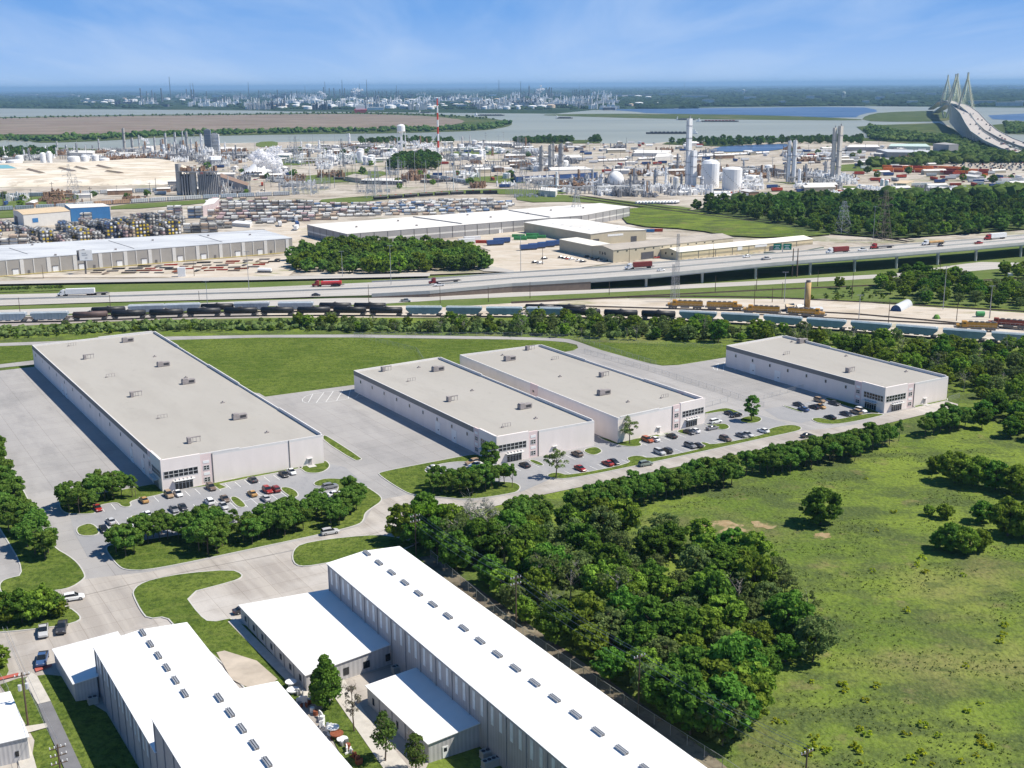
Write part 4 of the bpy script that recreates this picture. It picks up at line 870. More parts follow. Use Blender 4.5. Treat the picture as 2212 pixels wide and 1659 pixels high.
lotB += cc(1106,875.5,[(110,524,'sedan','A','black','black and white hatchback right of the middle building entrance'),
 (562,430,'suv','A','bronze','brown SUV alone at the right end of the middle building wall'),
 (590,555,'sedan','A','red','bright red sedan alone near the single light green tree'),
 (825,510,'sedan','A','red','red sedan next to a dark one beside the road strip'),(880,499,'sedan','A','dark','dark sedan next to a red one beside the road strip'),
 (1275,414,'suv','A','silver','silver SUV, left one of a pair on the road side'),(1335,402,'suv','A','dark','dark SUV, right one of a pair on the road side'),
 (1170,308,'suv','A','orange','rust-orange SUV beside the light green tree'),(1230,301,'sedan','A','white','white sedan beside the rust-orange SUV'),
 (1378,273,'sedan','A','black','black sedan alone before the plain pale wall'),
 (1530,240,'sedan','A','dark','dark sedan at the right corner entrance next to a white one'),(1577,228,'sedan','A','white','white sedan at the right corner entrance'),
 (1540,357,'suv','A','grey','grey SUV on the road side, left of the narrow grass finger'),(1600,354,'sedan','A','dark','dark sedan tight beside the grey SUV near the grass finger'),
 (1843,299,'suv','A','bronze','brown SUV alone on the road side right of the grass finger'),
 (1985,268,'sedan','A','grey','grey sedan, left one of a pair near the right end of the road side row'),(2037,260,'sedan','A','silver','silver sedan, right one of a pair near the right end of the road side row'),
 (2172,228,'sedan','A','white','white sedan at the right end of the road side row'),
 (1758,149,'suv','B','white','white SUV parked sideways near the right corner entrance'),(1730,203,'sedan','B','grey','grey sedan parked sideways below the white SUV'),
 (1882,78,'sedan','A','black','black sedan left of the round tree island'),(1932,94,'sedan','B','black','black sedan closest to the round tree island')])
lotC = cc(1659,518.4,[(445,1394,'suv','A','tan','tan SUV in the back row of the small lot by the rightmost building'),(572,1418,'sedan','A','dark','dark sedan closest to the side wall of the rightmost building'),
 (265,1430,'sedan','A','dark','dark sedan at the left end of the small right lot'),(305,1470,'sedan','A','blue','dark blue sedan beside the thin grass strip'),
 (398,1450,'sedan','A','black','black sedan beside a gold one in the small right lot'),(452,1446,'sedan','A','gold','gold sedan half hidden beside a black one in the small right lot'),
 (535,1540,'sedan','A','black','black sedan at the left end of the near row before the rightmost building'),(672,1511,'sedan','A','dark','charcoal sedan in the middle of the near row before the rightmost building'),
 (758,1495,'suv','A','tan','beige SUV next to a white one before the rightmost building'),(800,1481,'suv','A','white','white SUV closest to the rightmost building entrance')])
for grp, lot in (('cars parked at the largest building',lotA),('cars parked at the middle buildings',lotB),('cars parked at the rightmost building',lotC)):
    for x,y,k,hd,c,lb in lot:
        p_ = P(x,y+1.0,.15); j = random.Random(int(x*7+y)).uniform(-.03,.03); flip = math.pi if random.Random(int(x*3)).random() < .5 else 0
        vehicle({'sedan':SED,'suv':SUV,'pickup':PIC}[k], p_, (AZA if hd=='A' else AZB)+j+flip+(math.pi if hd=='A' and False else 0), c, lb, grp)
vehicle(SUV, P(713,1153,.16), math.radians(64), 'silver', 'silver SUV driving on the entrance road past the tree clumps', name='driving_car')
vehicle(SUV, P(1394.5,1005.5,.16), math.radians(62), 'green', 'grey-green SUV driving on the entrance road below the parking row', name='driving_car')
vehicle(SED, P(1743,944,.16), math.radians(62), 'dark', 'dark sedan driving on the entrance road near the round-ended lawn', name='driving_car')
vehicle(SUV, P(159,1295,.16), math.radians(68), 'white', 'white SUV with black wheels driving on the wide concrete road at lower left', name='driving_car')
vehicle(PIC, P(94,1369,.1), math.radians(160), 'silver', 'white pickup parked under the shrubs at lower left')
vehicle(PIC, P(134,1361,.1), math.radians(165), 'dark', 'dark pickup parked beside the white pickup at lower left')
vehicle(PIC, P(92,1430,.1), math.radians(165), 'blue', 'dark blue pickup parked alone near the red kerb')
vehicle(SED, P(526,1322,.1), math.radians(60), 'dark', 'dark car half hidden behind the low white-roofed wing')
# highway deck: (near x, near y, far x, far y, height)
HW = [(-900,705,-900,676,.3),(-150,665,-150,641,.35),(0,660,0,636,.4),(250,652,250,631,.5),(553,645,553,621,.6),(678,641,678,615.5,.9),(803,637.5,803,610,1.6),(928,631,928,604,2.8),(1106,615,1106,590.5,4.4),(1276,605,1276,580,5.6),(1406,596,1406,570,6.8),(1659,571,1659,550,8.6),(1746,564,1746,543,9.0),(1934,550,1934,531,9.2),(2109,535,2109,518,9.2),(2212,526,2212,509,9.2),(2500,502,2500,487,9.2),(3000,465,3000,450,9.0)]
M_deck = G_hwy
M_conc = mat('bridge_concrete', (.44,.45,.43), .85, var=.1, scale=.2)
M_ret = mat('retaining_wall', (.22,.17,.135), .9, var=.15, scale=.4)
def highway():
    N = [P(a,b,h) for a,b,c,d,h in HW]; F = [P(c,d,h) for a,b,c,d,h in HW]; n = len(HW)
    m = MB(); m.add([p for p in N]+[p for p in F], [(i,i+1,n+i+1,n+i) for i in range(n-1)]); m.v=[(a,b,c+1.3*0+.02) for a,b,c in m.v]
    tag(m.build('highway_road', M_deck), kind='structure')
    s0 = 9; base = v2(N[s0]); T = thing('highway_overpass', 'long concrete highway overpass on rows of round columns', 'overpass', base)
    m = MB()
    for i in range(s0,n-1):
        a,b_,c,d = N[i],N[i+1],F[i+1],F[i]; dn = Vector((0,0,-1.5))
        m.hexa([a+dn,b_+dn,c+dn,d+dn],[p+Vector((0,0,-.03)) for p in (a,b_,c,d)])
    m.build('deck', M_conc, T, base)
    cols = [(1396,6.5,1),(1515,7.4,1),(1632,8.4,1),(1751,9,1),(1846,9.1,1),(1938,9.2,1),(2026,9.2,1),(2110,9.2,1),(2207,9.2,1),(2310,9.2,1)]
    def at(xp):
        for i in range(n-1):
            if HW[i][0] <= xp <= HW[i+1][0]:
                t = (xp-HW[i][0])/(HW[i+1][0]-HW[i][0]); return N[i].lerp(N[i+1],t), F[i].lerp(F[i+1],t)
    for xp,h,_ in cols:
        a,b_ = at(xp); e = (b_-a); ww = e.length; e.normalize(); zt = a.z-1.5
        for k in (.07,.37,.63,.93):
            c = a+e*ww*k; q = MB(); q.cyl((c.x,c.y,-.2),(c.x,c.y,zt-.9),.75,n=12); q.build('column', M_conc, T, base)
        q = MB(); p0,p1 = a+e*.8,b_-e*.8; o_ = Vector((e.y,-e.x,0))*.8
        q.hexa([Vector((p.x,p.y,zt-.9)) for p in (p0-o_,p0+o_,p1+o_,p1-o_)],[Vector((p.x,p.y,zt-.01)) for p in (p0-o_,p0+o_,p1+o_,p1-o_)]); q.build('pier_cap', M_conc, T, base)
    # retaining wall of the ramp
    rb = v2(N[6]); R_ = MB(); 
    for i in range(6,s0):
        a,b_ = N[i],N[i+1]; R_.wall(a,b_,0,(b_-a).length,0,.1,-.3,.05)
        k = len(R_.v)-8; vs = R_.v[k:]; za,zb = a.z-.02,b_.z-.02
        top = [za,zb,zb,za]; R_.v[k+4:] = [(vs[j][0],vs[j][1],top[j-4]) for j in range(4,8)]
    o = R_.build('retaining_wall', M_ret, loc=rb); tag(o,'brown retaining wall carrying the highway ramp up to the overpass','retaining wall')
    # embankment fill under the ramp so the far side is closed
    q = MB()
    for i in range(5,s0):
        a,b_,c,d = N[i],N[i+1],F[i+1],F[i]; k=Vector((0,0,-.06))
        q.hexa([Vector((p.x,p.y,-.1)) for p in (a,b_,c,d)],[p+k for p in (a,b_,c,d)])
    tag(q.build('embankment', G_verge), kind='structure')
    # barriers
    for nm,lb,side,i0,i1 in (('concrete_barrier','concrete parapet along the near edge of the highway deck',0,6,n-1),('concrete_barrier','concrete parapet along the far edge of the highway',1,6,n-1),('concrete_barrier','concrete barrier dividing the two highway carriageways',.5,1,n-1)):
        q = MB()
        for i in range(i0,i1):
            a,b_ = N[i].lerp(F[i],side),N[i+1].lerp(F[i+1],side); e=(b_-a).normalized(); o_=Vector((e.y,-e.x,0))*.2; up=Vector((0,0,.9)); dn=Vector((0,0,.0 if side==.5 else -.9))
            if i==i0: q0=a
            q.hexa([a+o_+dn,b_+o_+dn,b_-o_+dn,a-o_+dn],[a+o_+up,b_+o_+up,b_-o_+up,a-o_+up])
        o = q.build(nm, M_conc, loc=q0); tag(o,lb,'barrier')
    # lane markings
    q = MB()
    for k in (.12,.24,.36,.47,.53,.64,.76,.88):
        for i in range(1,n-1):
            a,b_ = N[i].lerp(F[i],k),N[i+1].lerp(F[i+1],k); e=b_-a; Ln=e.length; e.normalize(); o_=Vector((e.y,-e.x,0))*.10; u=0; solid = k in (.12,.47,.53,.88)
            while u < Ln:
                v_ = min(Ln, u+(Ln if solid else 3)); p0,p1=a+e*u+Vector((0,0,.05)),a+e*v_+Vector((0,0,.05)); q.add([p0-o_,p0+o_,p1+o_,p1-o_][::-1],[(3,2,1,0)][::-1]); u = v_+(.1 if solid else 9)
    q.f=[f[::-1] if (Vector(q.v[f[1]])-Vector(q.v[f[0]])).cross(Vector(q.v[f[2]])-Vector(q.v[f[0]])).z<0 else f for f in q.f]
    tag(q.build('lane_markings', M_line), kind='structure')
    return at
at_hw = highway()
def hw(xp, yp):
    """point on the highway deck seen at xp,yp, plus heading"""
    a,b_ = at_hw(xp); z = a.z
    for _ in range(4): p_ = P(xp,yp,z)
    e = at_hw(xp+30)[0]-at_hw(xp-30)[0]; return Vector((p_.x,p_.y,z+.03)), math.atan2(e.x,e.y), math.atan2(e.z, math.hypot(e.x,e.y))
def box_round(m,c,d,mi=0): m.box(c,d,0,mi)
def truck(xp, yp, cabcol, trailer, label, length=13.5, name='semi_truck'):
    p_,az,sl_ = hw(xp,yp); az += math.pi   # driving left
    t = thing(name, label, 'truck', p_, math.pi/2-az); c = PAINT[cabcol]; L2 = length/2+2.6
    m = MB(); loft(m,[(L2-2.6,1.2,.7,3.5,.05),(L2-1.5,1.2,.7,3.6,.12),(L2-.3,1.18,.7,3.0,.15)]); loft(m,[(L2-.4,1.05,.7,1.9,.1),(L2+1.1,1.0,.7,1.75,.15),(L2+1.4,.9,.7,1.4,.1)]); m.build('cab', c, t)
    m = MB(); m.box((L2-.28,0,2.1),(.12,1.9,.75)); m.box((L2-.8,0,2.1),(.7,2.42,.6)); m.build('windscreen', M_glass, t)
    m = MB(); m.box((0,0,.75),(length+3,1.0,.35)); m.build('chassis', M_pipe, t)
    for x in (L2+.6,L2-2.2,L2-3.4,-length/2+1.2,-length/2+2.4):
        for s in (-1,1): q = MB(); q.cyl((x,s*.75,.5),(x,s*1.2,.5),.5,n=10); q.build('wheel', M_tyre, t)
    if trailer[0] == 'box': m = MB(); m.box((-.6,0,1.15),(length,2.55,2.85)); m.build('trailer', trailer[1], t)
    elif trailer[0] == 'container': m = MB(); m.box((-.6,0,1.3),(length*.9,2.45,2.6),0,0); m.build('container', trailer[1], t)
    elif trailer[0] == 'tank':
        m = MB(); m.cyl((-length/2,0,2.1),(length/2-1.2,0,2.1),1.15,n=14); m.build('tank', trailer[1], t)
        m = MB(); m.box((-.6,0,3.1),(length*.7,.8,.25)); m.build('walkway', trailer[2], t)
    elif trailer[0] == 'flat':
        m = MB(); m.box((-.6,0,1.2),(length,2.5,.25)); m.build('flatbed', M_pipe, t)
        if len(trailer) > 1: m = MB(); [m.box((-.6-4+4*i,0,1.46),(3.7,2.2,.9)) for i in range(3)]; m.build('load', trailer[1], t)
    t.rotation_euler = (0,sl_,math.pi/2-az); return t
M_lumber = mat('lumber', (.62,.38,.16), .8, var=.2, scale=1)
M_boxr = mat('maroon_container', (.22,.04,.035), .7, var=.12, scale=.6)
M_trailw = mat('white_trailer', (.80,.80,.79), .5, var=.04)
truck(172,638.5,'white',('box',M_trailw),'white semi-truck with a long white box trailer on the left of the highway',15.5)
truck(217,637,'orange',('flat',),'flatbed truck following right behind the white box semi',7,)
truck(714,618.5,'red',('tank',paint('tankerred',(.55,.05,.05)),M_trailw),'red semi-truck pulling a red and white tanker',13)
truck(966,611,'maroon',('flat',),'dark red semi-truck pulling an empty flatbed',13.5)
truck(1386,580,'white',('container',M_boxr),'white semi-truck with a brown-red container above the overpass start',12.5)
truck(1814,546.5,'white',('container',M_boxr),'white semi-truck with a maroon container on the right half of the overpass',12)
truck(1909,536,'red',('flat',),'bright red semi-truck pulling a black flatbed',12.5)
truck(2020,528,'white',('flat',M_lumber),'white semi-truck carrying yellow lumber',13.5)
truck(2153,516.5,'red',('box',M_trailw),'red semi-truck with a white box trailer at the right end of the overpass',14)
for x,y,k,c,lb,dr in ((724,619,SED,'black','black sedan beside the red and white tanker',0),(683,639,SED,'dark','dark blue sedan on the near carriageway left of the ramp wall',1),(949,618,PIC,'white','white pickup below the dark red flatbed truck on the highway',0),(1428,585.5,SED,'white','white sedan behind the brown-red container truck',1),(1613,556,SUV,'white','white van on the overpass near the cream building',0),(1656,561,PIC,'silver','silver pickup on the overpass left of the green signs',1),(1863,542,PIC,'white','white flatbed pickup between the maroon and the red truck',0),(2031,532.5,SED,'dark','dark car just below the lumber truck',1),(2114,527,PIC,'red','red pickup alone on the right end of the overpass',1)):
    p_,az,_ = hw(x,y); vehicle(k,p_,az+(0 if dr else math.pi),c,lb,name='driving_car',s=1.05)
vehicle(PIC,P(877,651.5,.12),math.radians(98),'silver','silver and blue pickup on the frontage road near the train',name='driving_car')
# ------------------------------------------------------------------ the freight train and the locomotives
M_hopb = mat('hopper_blue', (.26,.345,.40), .6, var=.16, scale=.3, rnd=.15); M_hopg = mat('hopper_grey', (.36,.41,.46), .6, var=.14, scale=.3, rnd=.12)
M_tankb = mat('tank_black', (.022,.023,.027), .45, var=.35, scale=.4, rnd=.3); M_tankn = mat('tank_brown', (.12,.08,.075), .6, var=.25, scale=.4)
M_roofl = mat('hopper_roof', (.60,.62,.62), .7, var=.12, scale=.5)
def bogies(t, ch, Lc):
    for x in (-Lc/2+2.2,Lc/2-2.2):
        m = MB(); m.box((x,0,.25),(2.4,1.7,.5))
        for a in (-.85,.85):
            for s in (-.8,.8): m.cyl((x+a,s-.08,.45),(x+a,s+.08,.45),.45,n=10)
        ch.append(m.build('bogie', M_pipe, t))
def railcar(kind, Lc=18.5):
    t = thing('hopper_car' if kind=='hop' else 'tank_car', 'rail car', 'rail car'); ch = []
    if kind == 'hop':
        m = MB(); h=Lc/2-.6; w_=1.55
        prof = [(-h,3.2,4.2),(-h+2.2,1.1,4.3),(h-2.2,1.1,4.3),(h,3.2,4.2)]
        vs=[]
        for x,z0,z1 in prof: vs += [(x,-w_,z0),(x,w_,z0),(x,w_,z1),(x,w_*.62,z1+.45),(x,-w_*.62,z1+.45),(x,-w_,z1)]
        fs=[]
        for k in range(3):
            for j in range(6): fs.append((k*6+(j+1)%6,k*6+j,k*6+6+j,k*6+6+(j+1)%6))
        fs += [tuple(range(6)),tuple(range(18,24))[::-1]]; m.add(vs,fs)
        for i in range(9):
            x=-h+2.4+i*(2*h-4.8)/8
            for s in (-1,1): m.box((x,s*1.57,1.2),(.12,.08,3.0))
        ch.append(m.build('body', M_hopb, t))
        m = MB(); m.box((0,0,4.70),(2*h-1,1.9,.14)); m.box((0,0,4.88),(2*h-1.6,.5,.14)); ch.append(m.build('roof_hatches', M_roofl, t))
        m = MB(); m.box((0,0,.95),(Lc-.4,.5,.35)); 
        for i in (-1,0,1): m.box((i*4.2,0,.6),(2.2,1.6,.7))
        ch.append(m.build('underframe', M_pipe, t))
    else:
        m = MB(); h=Lc/2-.9; m.cyl((-h,0,2.75),(h,0,2.75),1.52,n=16)
        for s in (-1,1): m.cyl((s*h,0,2.75),(s*(h+.45),0,2.75),1.52,.9,n=16)
        ch.append(m.build('tank', M_tankb, t, smooth=True))
        m = MB(); m.cyl((0,0,4.2),(0,0,4.7),.5,n=10); m.box((0,0,4.25),(2.4,1.5,.1)); ch.append(m.build('dome', M_pipe, t))
        m = MB(); m.box((0,0,.95),(Lc-.4,.6,.3)); [m.box((s*(h-.6),0,.9),(1.6,2.6,.4)) for s in (-1,1)]; ch.append(m.build('underframe', M_pipe, t))
    bogies(t, ch, Lc); return proto(t, ch)
HOP, TNK = railcar('hop',19.2), railcar('tnk',17.5)
def along(pts):
    w_=px(pts); s=[0]
    for i in range(len(w_)-1): s.append(s[-1]+(w_[i+1]-w_[i]).length)
    def f(u):
        for i in range(len(s)-1):
            if u <= s[i+1] or i == len(s)-2:
                t=(u-s[i])/(s[i+1]-s[i]); return w_[i].lerp(w_[i+1],t), rz(w_[i+1]-w_[i])
    def inv(xp):
        for i in range(len(pts)-1):
            if pts[i][0]<=xp<=pts[i+1][0]: return s[i]+(xp-pts[i][0])/(pts[i+1][0]-pts[i][0])*(s[i+1]-s[i])
    return f,inv
fT,iT = along(TRAIN)
seq = [('g','pale grey hopper car cut by the left frame edge'),('g','pale grey-blue hopper car second from the left frame edge')]+[('b','black tank car in the long train behind the largest building')]*9+[('u','blue hopper car in the middle of the train behind the middle lawn')]*4+[('b','black tank car between the two runs of blue hoppers')]*3+[('u','blue hopper car in the right half of the train behind the scrub wood')]*12
u = iT(0)+(-6)
for i,(k,lb) in enumerate(seq):
    ln = 18.4 if k=='b' else 20.2; p_,a = fT(u+ln/2); p_.z=.5
    o = put(TNK if k=='b' else HOP, p_, a, lb, 'cars of the long freight train', None, 'rail car'); o.name = 'tank_car' if k=='b' else 'hopper_car'
    for c in o.children:
        if c.name.startswith('body'): setmat(c,0,M_hopg if k=='g' else M_hopb)
        if c.name.startswith('tank'): setmat(c,0,M_tankn if i==2 else M_tankb)
    u += ln
fB,iB = along([(x,y-9) for x,y in TRAIN[1:12]])
for xp,k in ((235,'b'),(318,'u'),(395,'u'),(470,'b'),(545,'u'),(640,'u'),(725,'b'),(800,'b'),(1170,'b'),(1230,'b')):
    p_,a = fB(iB(xp)); p_.z=.5; o = put(TNK if k=='b' else HOP, p_, a, 'black tank car standing on the track behind the train' if k=='b' else 'blue-grey hopper car standing on the track behind the train','rail cars on the second track',None,'rail car'); o.name='tank_car' if k=='b' else 'hopper_car'
    for c in o.children:
        if c.name.startswith('tank'): setmat(c,0,M_tankb)
def loco():
    t = thing('locomotive','locomotive','locomotive'); ch=[]
    m = MB(); m.box((0,0,1.2),(19.5,3.0,.5)); ch.append(m.build('frame', M_pipe, t))
    m = MB(); loft(m,[(-9.0,.95,1.7,3.9,.15),(4.2,.95,1.7,4.0,.15)]); loft(m,[(6.4,1.0,1.7,2.9,.2),(8.8,.95,1.7,2.8,.25)]); ch.append(m.build('hood', mat('loco_yellow',(.52,.27,.04),.55,var=.2,scale=.5), t))
    m = MB(); loft(m,[(4.25,1.5,1.7,4.4,.35),(6.35,1.5,1.7,4.4,.35)]); c=m.build('cab', MATS['loco_yellow'], t); ch.append(c)
    m = MB(); m.box((6.38,0,3.2),(.06,2.0,.6)); m.box((5.3,0,3.2),(1.2,3.06,.6)); ch.append(m.build('cab_window', M_glass, t))
    m = MB(); [m.box((x,0,3.95),(1.5,1.5,.45)) for x in (-7.5,-5,-2.5,0,2.5)]; m.box((-2.5,0,3.9),(12.8,1.2,.2)); ch.append(m.build('roof_fans', M_pipe, t))
    m = MB()
    for s in (-1,1):
        for i in range(10): m.cyl((-9+i*2,s*1.45,1.7),(-9+i*2,s*1.45,2.6),.04,n=4)
        m.cyl((-9,s*1.45,2.6),(9,s*1.45,2.6),.04,n=4)
    ch.append(m.build('handrail', M_roofl, t))
    for x in (-6.2,6.2):
        m = MB(); m.box((x,0,.4),(4.4,2.2,.7)); [m.cyl((x+a,s-.08,.5),(x+a,s+.08,.5),.5,n=10) for a in (-1.6,0,1.6) for s in (-.9,.9)]; ch.append(m.build('bogie', M_pipe, t))
    m = MB(); m.box((0,0,.5),(4.5,2.6,.8)); ch.append(m.build('fuel_tank', M_pipe, t)); return proto(t,ch)
LOC = loco(); M_oran = mat('loco_orange',(.27,.06,.03),.6,var=.35,scale=.4)
for x0,y0,x1,y1,fl,lb,or_ in ((1441,667,1518,669,1,'yellow locomotive leftmost in the yard below the lattice mast',0),(1528,670,1601,671.5,0,'yellow locomotive second from the left in the yard',0),(1606,678,1682,681,1,'yellow locomotive between the pair and the tan silo',0),(1704,683,1779,688,0,'yellow locomotive just below the tan silo',0),(2069,714,2147,717,1,'yellow locomotive at the right with the orange engine behind it',0),(2125,706,2230,714,1,'dark orange and black locomotive at the right frame edge',1)):
    a,b_ = P(x0,y0),P(x1,y1); c=(a+b_)/2; c.z=.4; o=put(LOC,c,rz(b_-a)+(math.pi if fl else 0),lb,'locomotives in the rail yard',1.0,'locomotive')
    if or_:
        for k in o.children:
            if k.name.startswith(('hood','cab')) and 'window' not in k.name: setmat(k,0,M_oran)
# ------------------------------------------------------------------ trees and shrubs
def leafmesh(name, cs, ns, sz, rng, mats=None, core=None):
    n = len(cs); cs = np.array(cs); ns = np.array(ns); ns /= np.linalg.norm(ns,axis=1)[:,None]+1e-9
    rv = rng.normal(size=(n,3)); a = np.cross(ns, rv); a /= np.linalg.norm(a,axis=1)[:,None]+1e-9; b = np.cross(ns,a)
    s = sz*rng.uniform(.6,1.35,(n,1)); a*=s; b*=s*rng.uniform(.55,1.0,(n,1))
    V = np.stack([cs-a-b*.6, cs+a*.3-b, cs+a+b*.5, cs-a*.4+b],1).reshape(-1,3); F = np.arange(4*n).reshape(-1,4)
    if core is not None:
        V = np.concatenate([V, core[0]]); k = 4*n
    me = bpy.data.meshes.new(name)
    fl = F.tolist()
    if core is not None: fl += [tuple(i+k for i in f) for f in core[1]]
    me.from_pydata(V.tolist(), [], fl); me.update(); return me
def ico(c, r, rng, sub=1, rough=.15):
    t=(1+5**.5)/2; v=[(-1,t,0),(1,t,0),(-1,-t,0),(1,-t,0),(0,-1,t),(0,1,t),(0,-1,-t),(0,1,-t),(t,0,-1),(t,0,1),(-t,0,-1),(-t,0,1)]
    f=[(0,11,5),(0,5,1),(0,1,7),(0,7,10),(0,10,11),(1,5,9),(5,11,4),(11,10,2),(10,7,6),(7,1,8),(3,9,4),(3,4,2),(3,2,6),(3,6,8),(3,8,9),(4,9,5),(2,4,11),(6,2,10),(8,6,7),(9,8,1)]
    v=np.array(v,float); v/=np.linalg.norm(v,axis=1)[:,None]; v*=1+rng.uniform(-rough,rough,(12,1)); return v*np.array(r)+np.array(c), f
def crown(name, mat_, seed, h, r, z0, ncl, per, leaf, shape='round', open_=0.0):
    """leaf clumps spread through a crown between z0 and h"""
    rng = np.random.default_rng(seed); cs=[];ns=[]; V=[];F=[]
    H = (h-z0)/2; zc = z0+H
    for i in range(ncl):
        while True:
            p = rng.uniform(-1,1,3); q = np.linalg.norm(p)
            if q < 1 and q > .25: break
        p = p/q*(q**.45)
        if shape == 'cone': t=(p[2]+1)/2; rr = r*(1.06-t)**.8; c = np.array([p[0]*rr, p[1]*rr, zc+p[2]*H]); cr = .20*r+.26*rr
        elif shape == 'oval': c = np.array([p[0]*r, p[1]*r, zc+p[2]*H]); cr = r*rng.uniform(.28,.42)
        elif shape == 'wild': k_ = rng.uniform(.7,1.22); c = np.array([p[0]*r*k_, p[1]*r*k_, zc+p[2]*H*rng.uniform(.75,1.02)]); cr = r*rng.uniform(.13,.31)
        else: c = np.array([p[0]*r, p[1]*r, zc+p[2]*H*.82]); cr = r*rng.uniform(.26,.40)
        d = rng.normal(size=(per,3)); d/=np.linalg.norm(d,axis=1)[:,None]; d[:,2] = np.where(d[:,2]<-.3,-d[:,2],d[:,2])
        L_ = c+d*cr*rng.uniform(.72,1.08,(per,1))*np.array([1,1,.8])
        cs.append(L_); ns.append(d+rng.normal(size=(per,3))*.55)
        if open_ < .3:
            v,f = ico(c,(cr*.70,cr*.70,cr*.55),rng); k=len(V)*12; V.append(v); F += [tuple(a+k for a in g) for g in f]
    core = (np.concatenate(V),F) if V else None
    me = leafmesh(name, np.concatenate(cs), np.concatenate(ns), leaf, rng, core=core); me.materials.append(mat_); return me
M_bark = mat('bark', (.13,.10,.075), .95, var=.25, scale=1.2); M_bark2 = mat('pale_bark', (.36,.33,.29), .9, var=.2, scale=1.2)
def trunk(h, r, seed, branches=5, bh=.75, m=None, twigs=0, spread=.35):
    rr = random.Random(seed); b = MB(); p = Vector((0,0,-.15)); top = Vector((rr.uniform(-.3,.3),rr.uniform(-.3,.3),h*bh)); mid = (p+top)/2+Vector((rr.uniform(-.2,.2),rr.uniform(-.2,.2),0))
    b.cyl(p,mid,r,r*.75,7); b.cyl(mid,top,r*.75,r*.3,7)
    for i in range(branches):
        t = rr.uniform(.35,.95); s = p.lerp(top,t); a = rr.uniform(0,6.28); l = h*spread*rr.uniform(.6,1.1)*(1.2-t*.5); e = s+Vector((math.cos(a)*l,math.sin(a)*l,l*rr.uniform(.5,1.1)))
        b.cyl(s,e,r*.4,r*.1,5)
        for k in range(twigs):
            u = s.lerp(e,rr.uniform(.3,1)); g = u+Vector((rr.uniform(-1,1),rr.uniform(-1,1),rr.uniform(.2,1)))*l*.45; b.cyl(u,g,r*.14,.015,3,cap=False)
            for _ in range(2): w_=u.lerp(g,rr.uniform(.4,1)); b.cyl(w_,w_+Vector((rr.uniform(-1,1),rr.uniform(-1,1),rr.uniform(0,1)))*l*.28,r*.07,.01,3,cap=False)
    return b
def tree_proto(name, mat_, seed, h, r, z0, ncl, per, leaf, shape='round', tr=.2, bark=None, cat='tree', open_=0.0, branches=5, twigs=0):
    t = thing(name,'tree',cat); ch=[]
    o = bpy.data.objects.new('crown', crown('crown', mat_, seed, h, r, z0, ncl, per, leaf, shape, open_)); COL.objects.link(o); o.parent = t; ch.append(o)
    if tr: ch.append(trunk(h,tr,seed,branches,twigs=twigs).build('trunk', bark or M_bark, t))
    return proto(t,ch)
LF_land = leafmat('leaf_landscape', (0.083,0.173,0.029), (0.196,0.304,0.058), .16, .9)
LF_dark = leafmat('leaf_dark', (0.071,0.158,0.025), (0.172,0.298,0.044), .25, .5)
LF_mid = leafmat('leaf_mid', (0.139,0.210,0.030), (0.280,0.387,0.051), .25, .5)
LF_olive = leafmat('leaf_olive', (0.122,0.176,0.056), (0.226,0.288,0.093), .22, .5)
LF_lime = leafmat('leaf_lime', (0.098,0.196,0.016), (0.196,0.310,0.032), .08, .6)
LF_pale = leafmat('leaf_pale', (0.169,0.221,0.072), (0.286,0.325,0.130), .1, .8)
LF_far = leafmat('leaf_far', (0.087,0.162,0.034), (0.217,0.311,0.064), .28, .12)
LF_dry = leafmat('leaf_dry', (0.204,0.180,0.132), (0.324,0.300,0.228), .1, .8)
LF_flow = leafmat('yellow_blossom', (.24,.32,.03), (.62,.62,.04), .15, 3)
land = [tree_proto('landscape_tree',LF_land,100+i,6.3,2.25,1.9,26,110,.20,'round',.13) for i in range(4)]
young = [tree_proto('young_tree',LF_land,120+i,5.2,1.15,2.2,12,90,.18,'oval',.08) for i in range(2)]
wildD = [tree_proto('wood_tree',LF_dark,200+i,9.8,4.1,1.2,95,52,.30,'wild',.22) for i in range(4)]
wildM = [tree_proto('wood_tree',LF_mid,220+i,9.0,3.8,1.0,90,50,.29,'wild',.2) for i in range(4)]
wildO = [tree_proto('wood_tree',LF_olive,240+i,8.2,3.6,1.1,75,40,.25,'wild',.18,open_=.5,twigs=3) for i in range(3)]
bush = [tree_proto('shrub',LF_mid if i%2 else LF_olive,260+i,3.0,2.0,.1,12,60,.34,'wild',0,cat='shrub') for i in range(4)]
farT = [tree_proto('forest_tree',LF_far,300+i,12.5,5.4,1.0,60,22,.80,'wild',.3) for i in range(4)]
farS = [tree_proto('forest_tree',LF_far if i else LF_mid,320+i,8.5,4.2,.5,48,20,.72,'wild',.25) for i in range(3)]
def _t():
    for q,t in ((wildD,'dark green'),(wildM,'mid green'),(wildO,'olive thin-leaved'),(bush,'green')):
        for p_ in q: TINT[p_.as_pointer()] = t
TINT = {}; _t()
from mathutils import noise
loose = [tree_proto('wood_tree',leafmat('leaf_light',(.10,.15,.04),(.19,.24,.07),.2,.6),250+i,9.5,3.4,2.0,22,46,.24,'wild',.2,M_bark2,open_=.8,branches=9,twigs=4) for i in range(2)]
def T_(pr, x, y, label, group=None, s=1.0, z=0.0, world=False, cat=None, name=None):
    p_ = Vector((x,y,z)) if world else P(x,y,z); rr = RN
    o_ = put(pr, p_, rr.uniform(0,6.28), label, group, (s*rr.uniform(.93,1.07), s*rr.uniform(.93,1.07), s*rr.uniform(.92,1.10)), cat)
    if name: o_.name = name
    if group is None and 'group' in o_: del o_['group']
    return o_
def tint(pr): return TINT.get(pr.as_pointer(),'green')
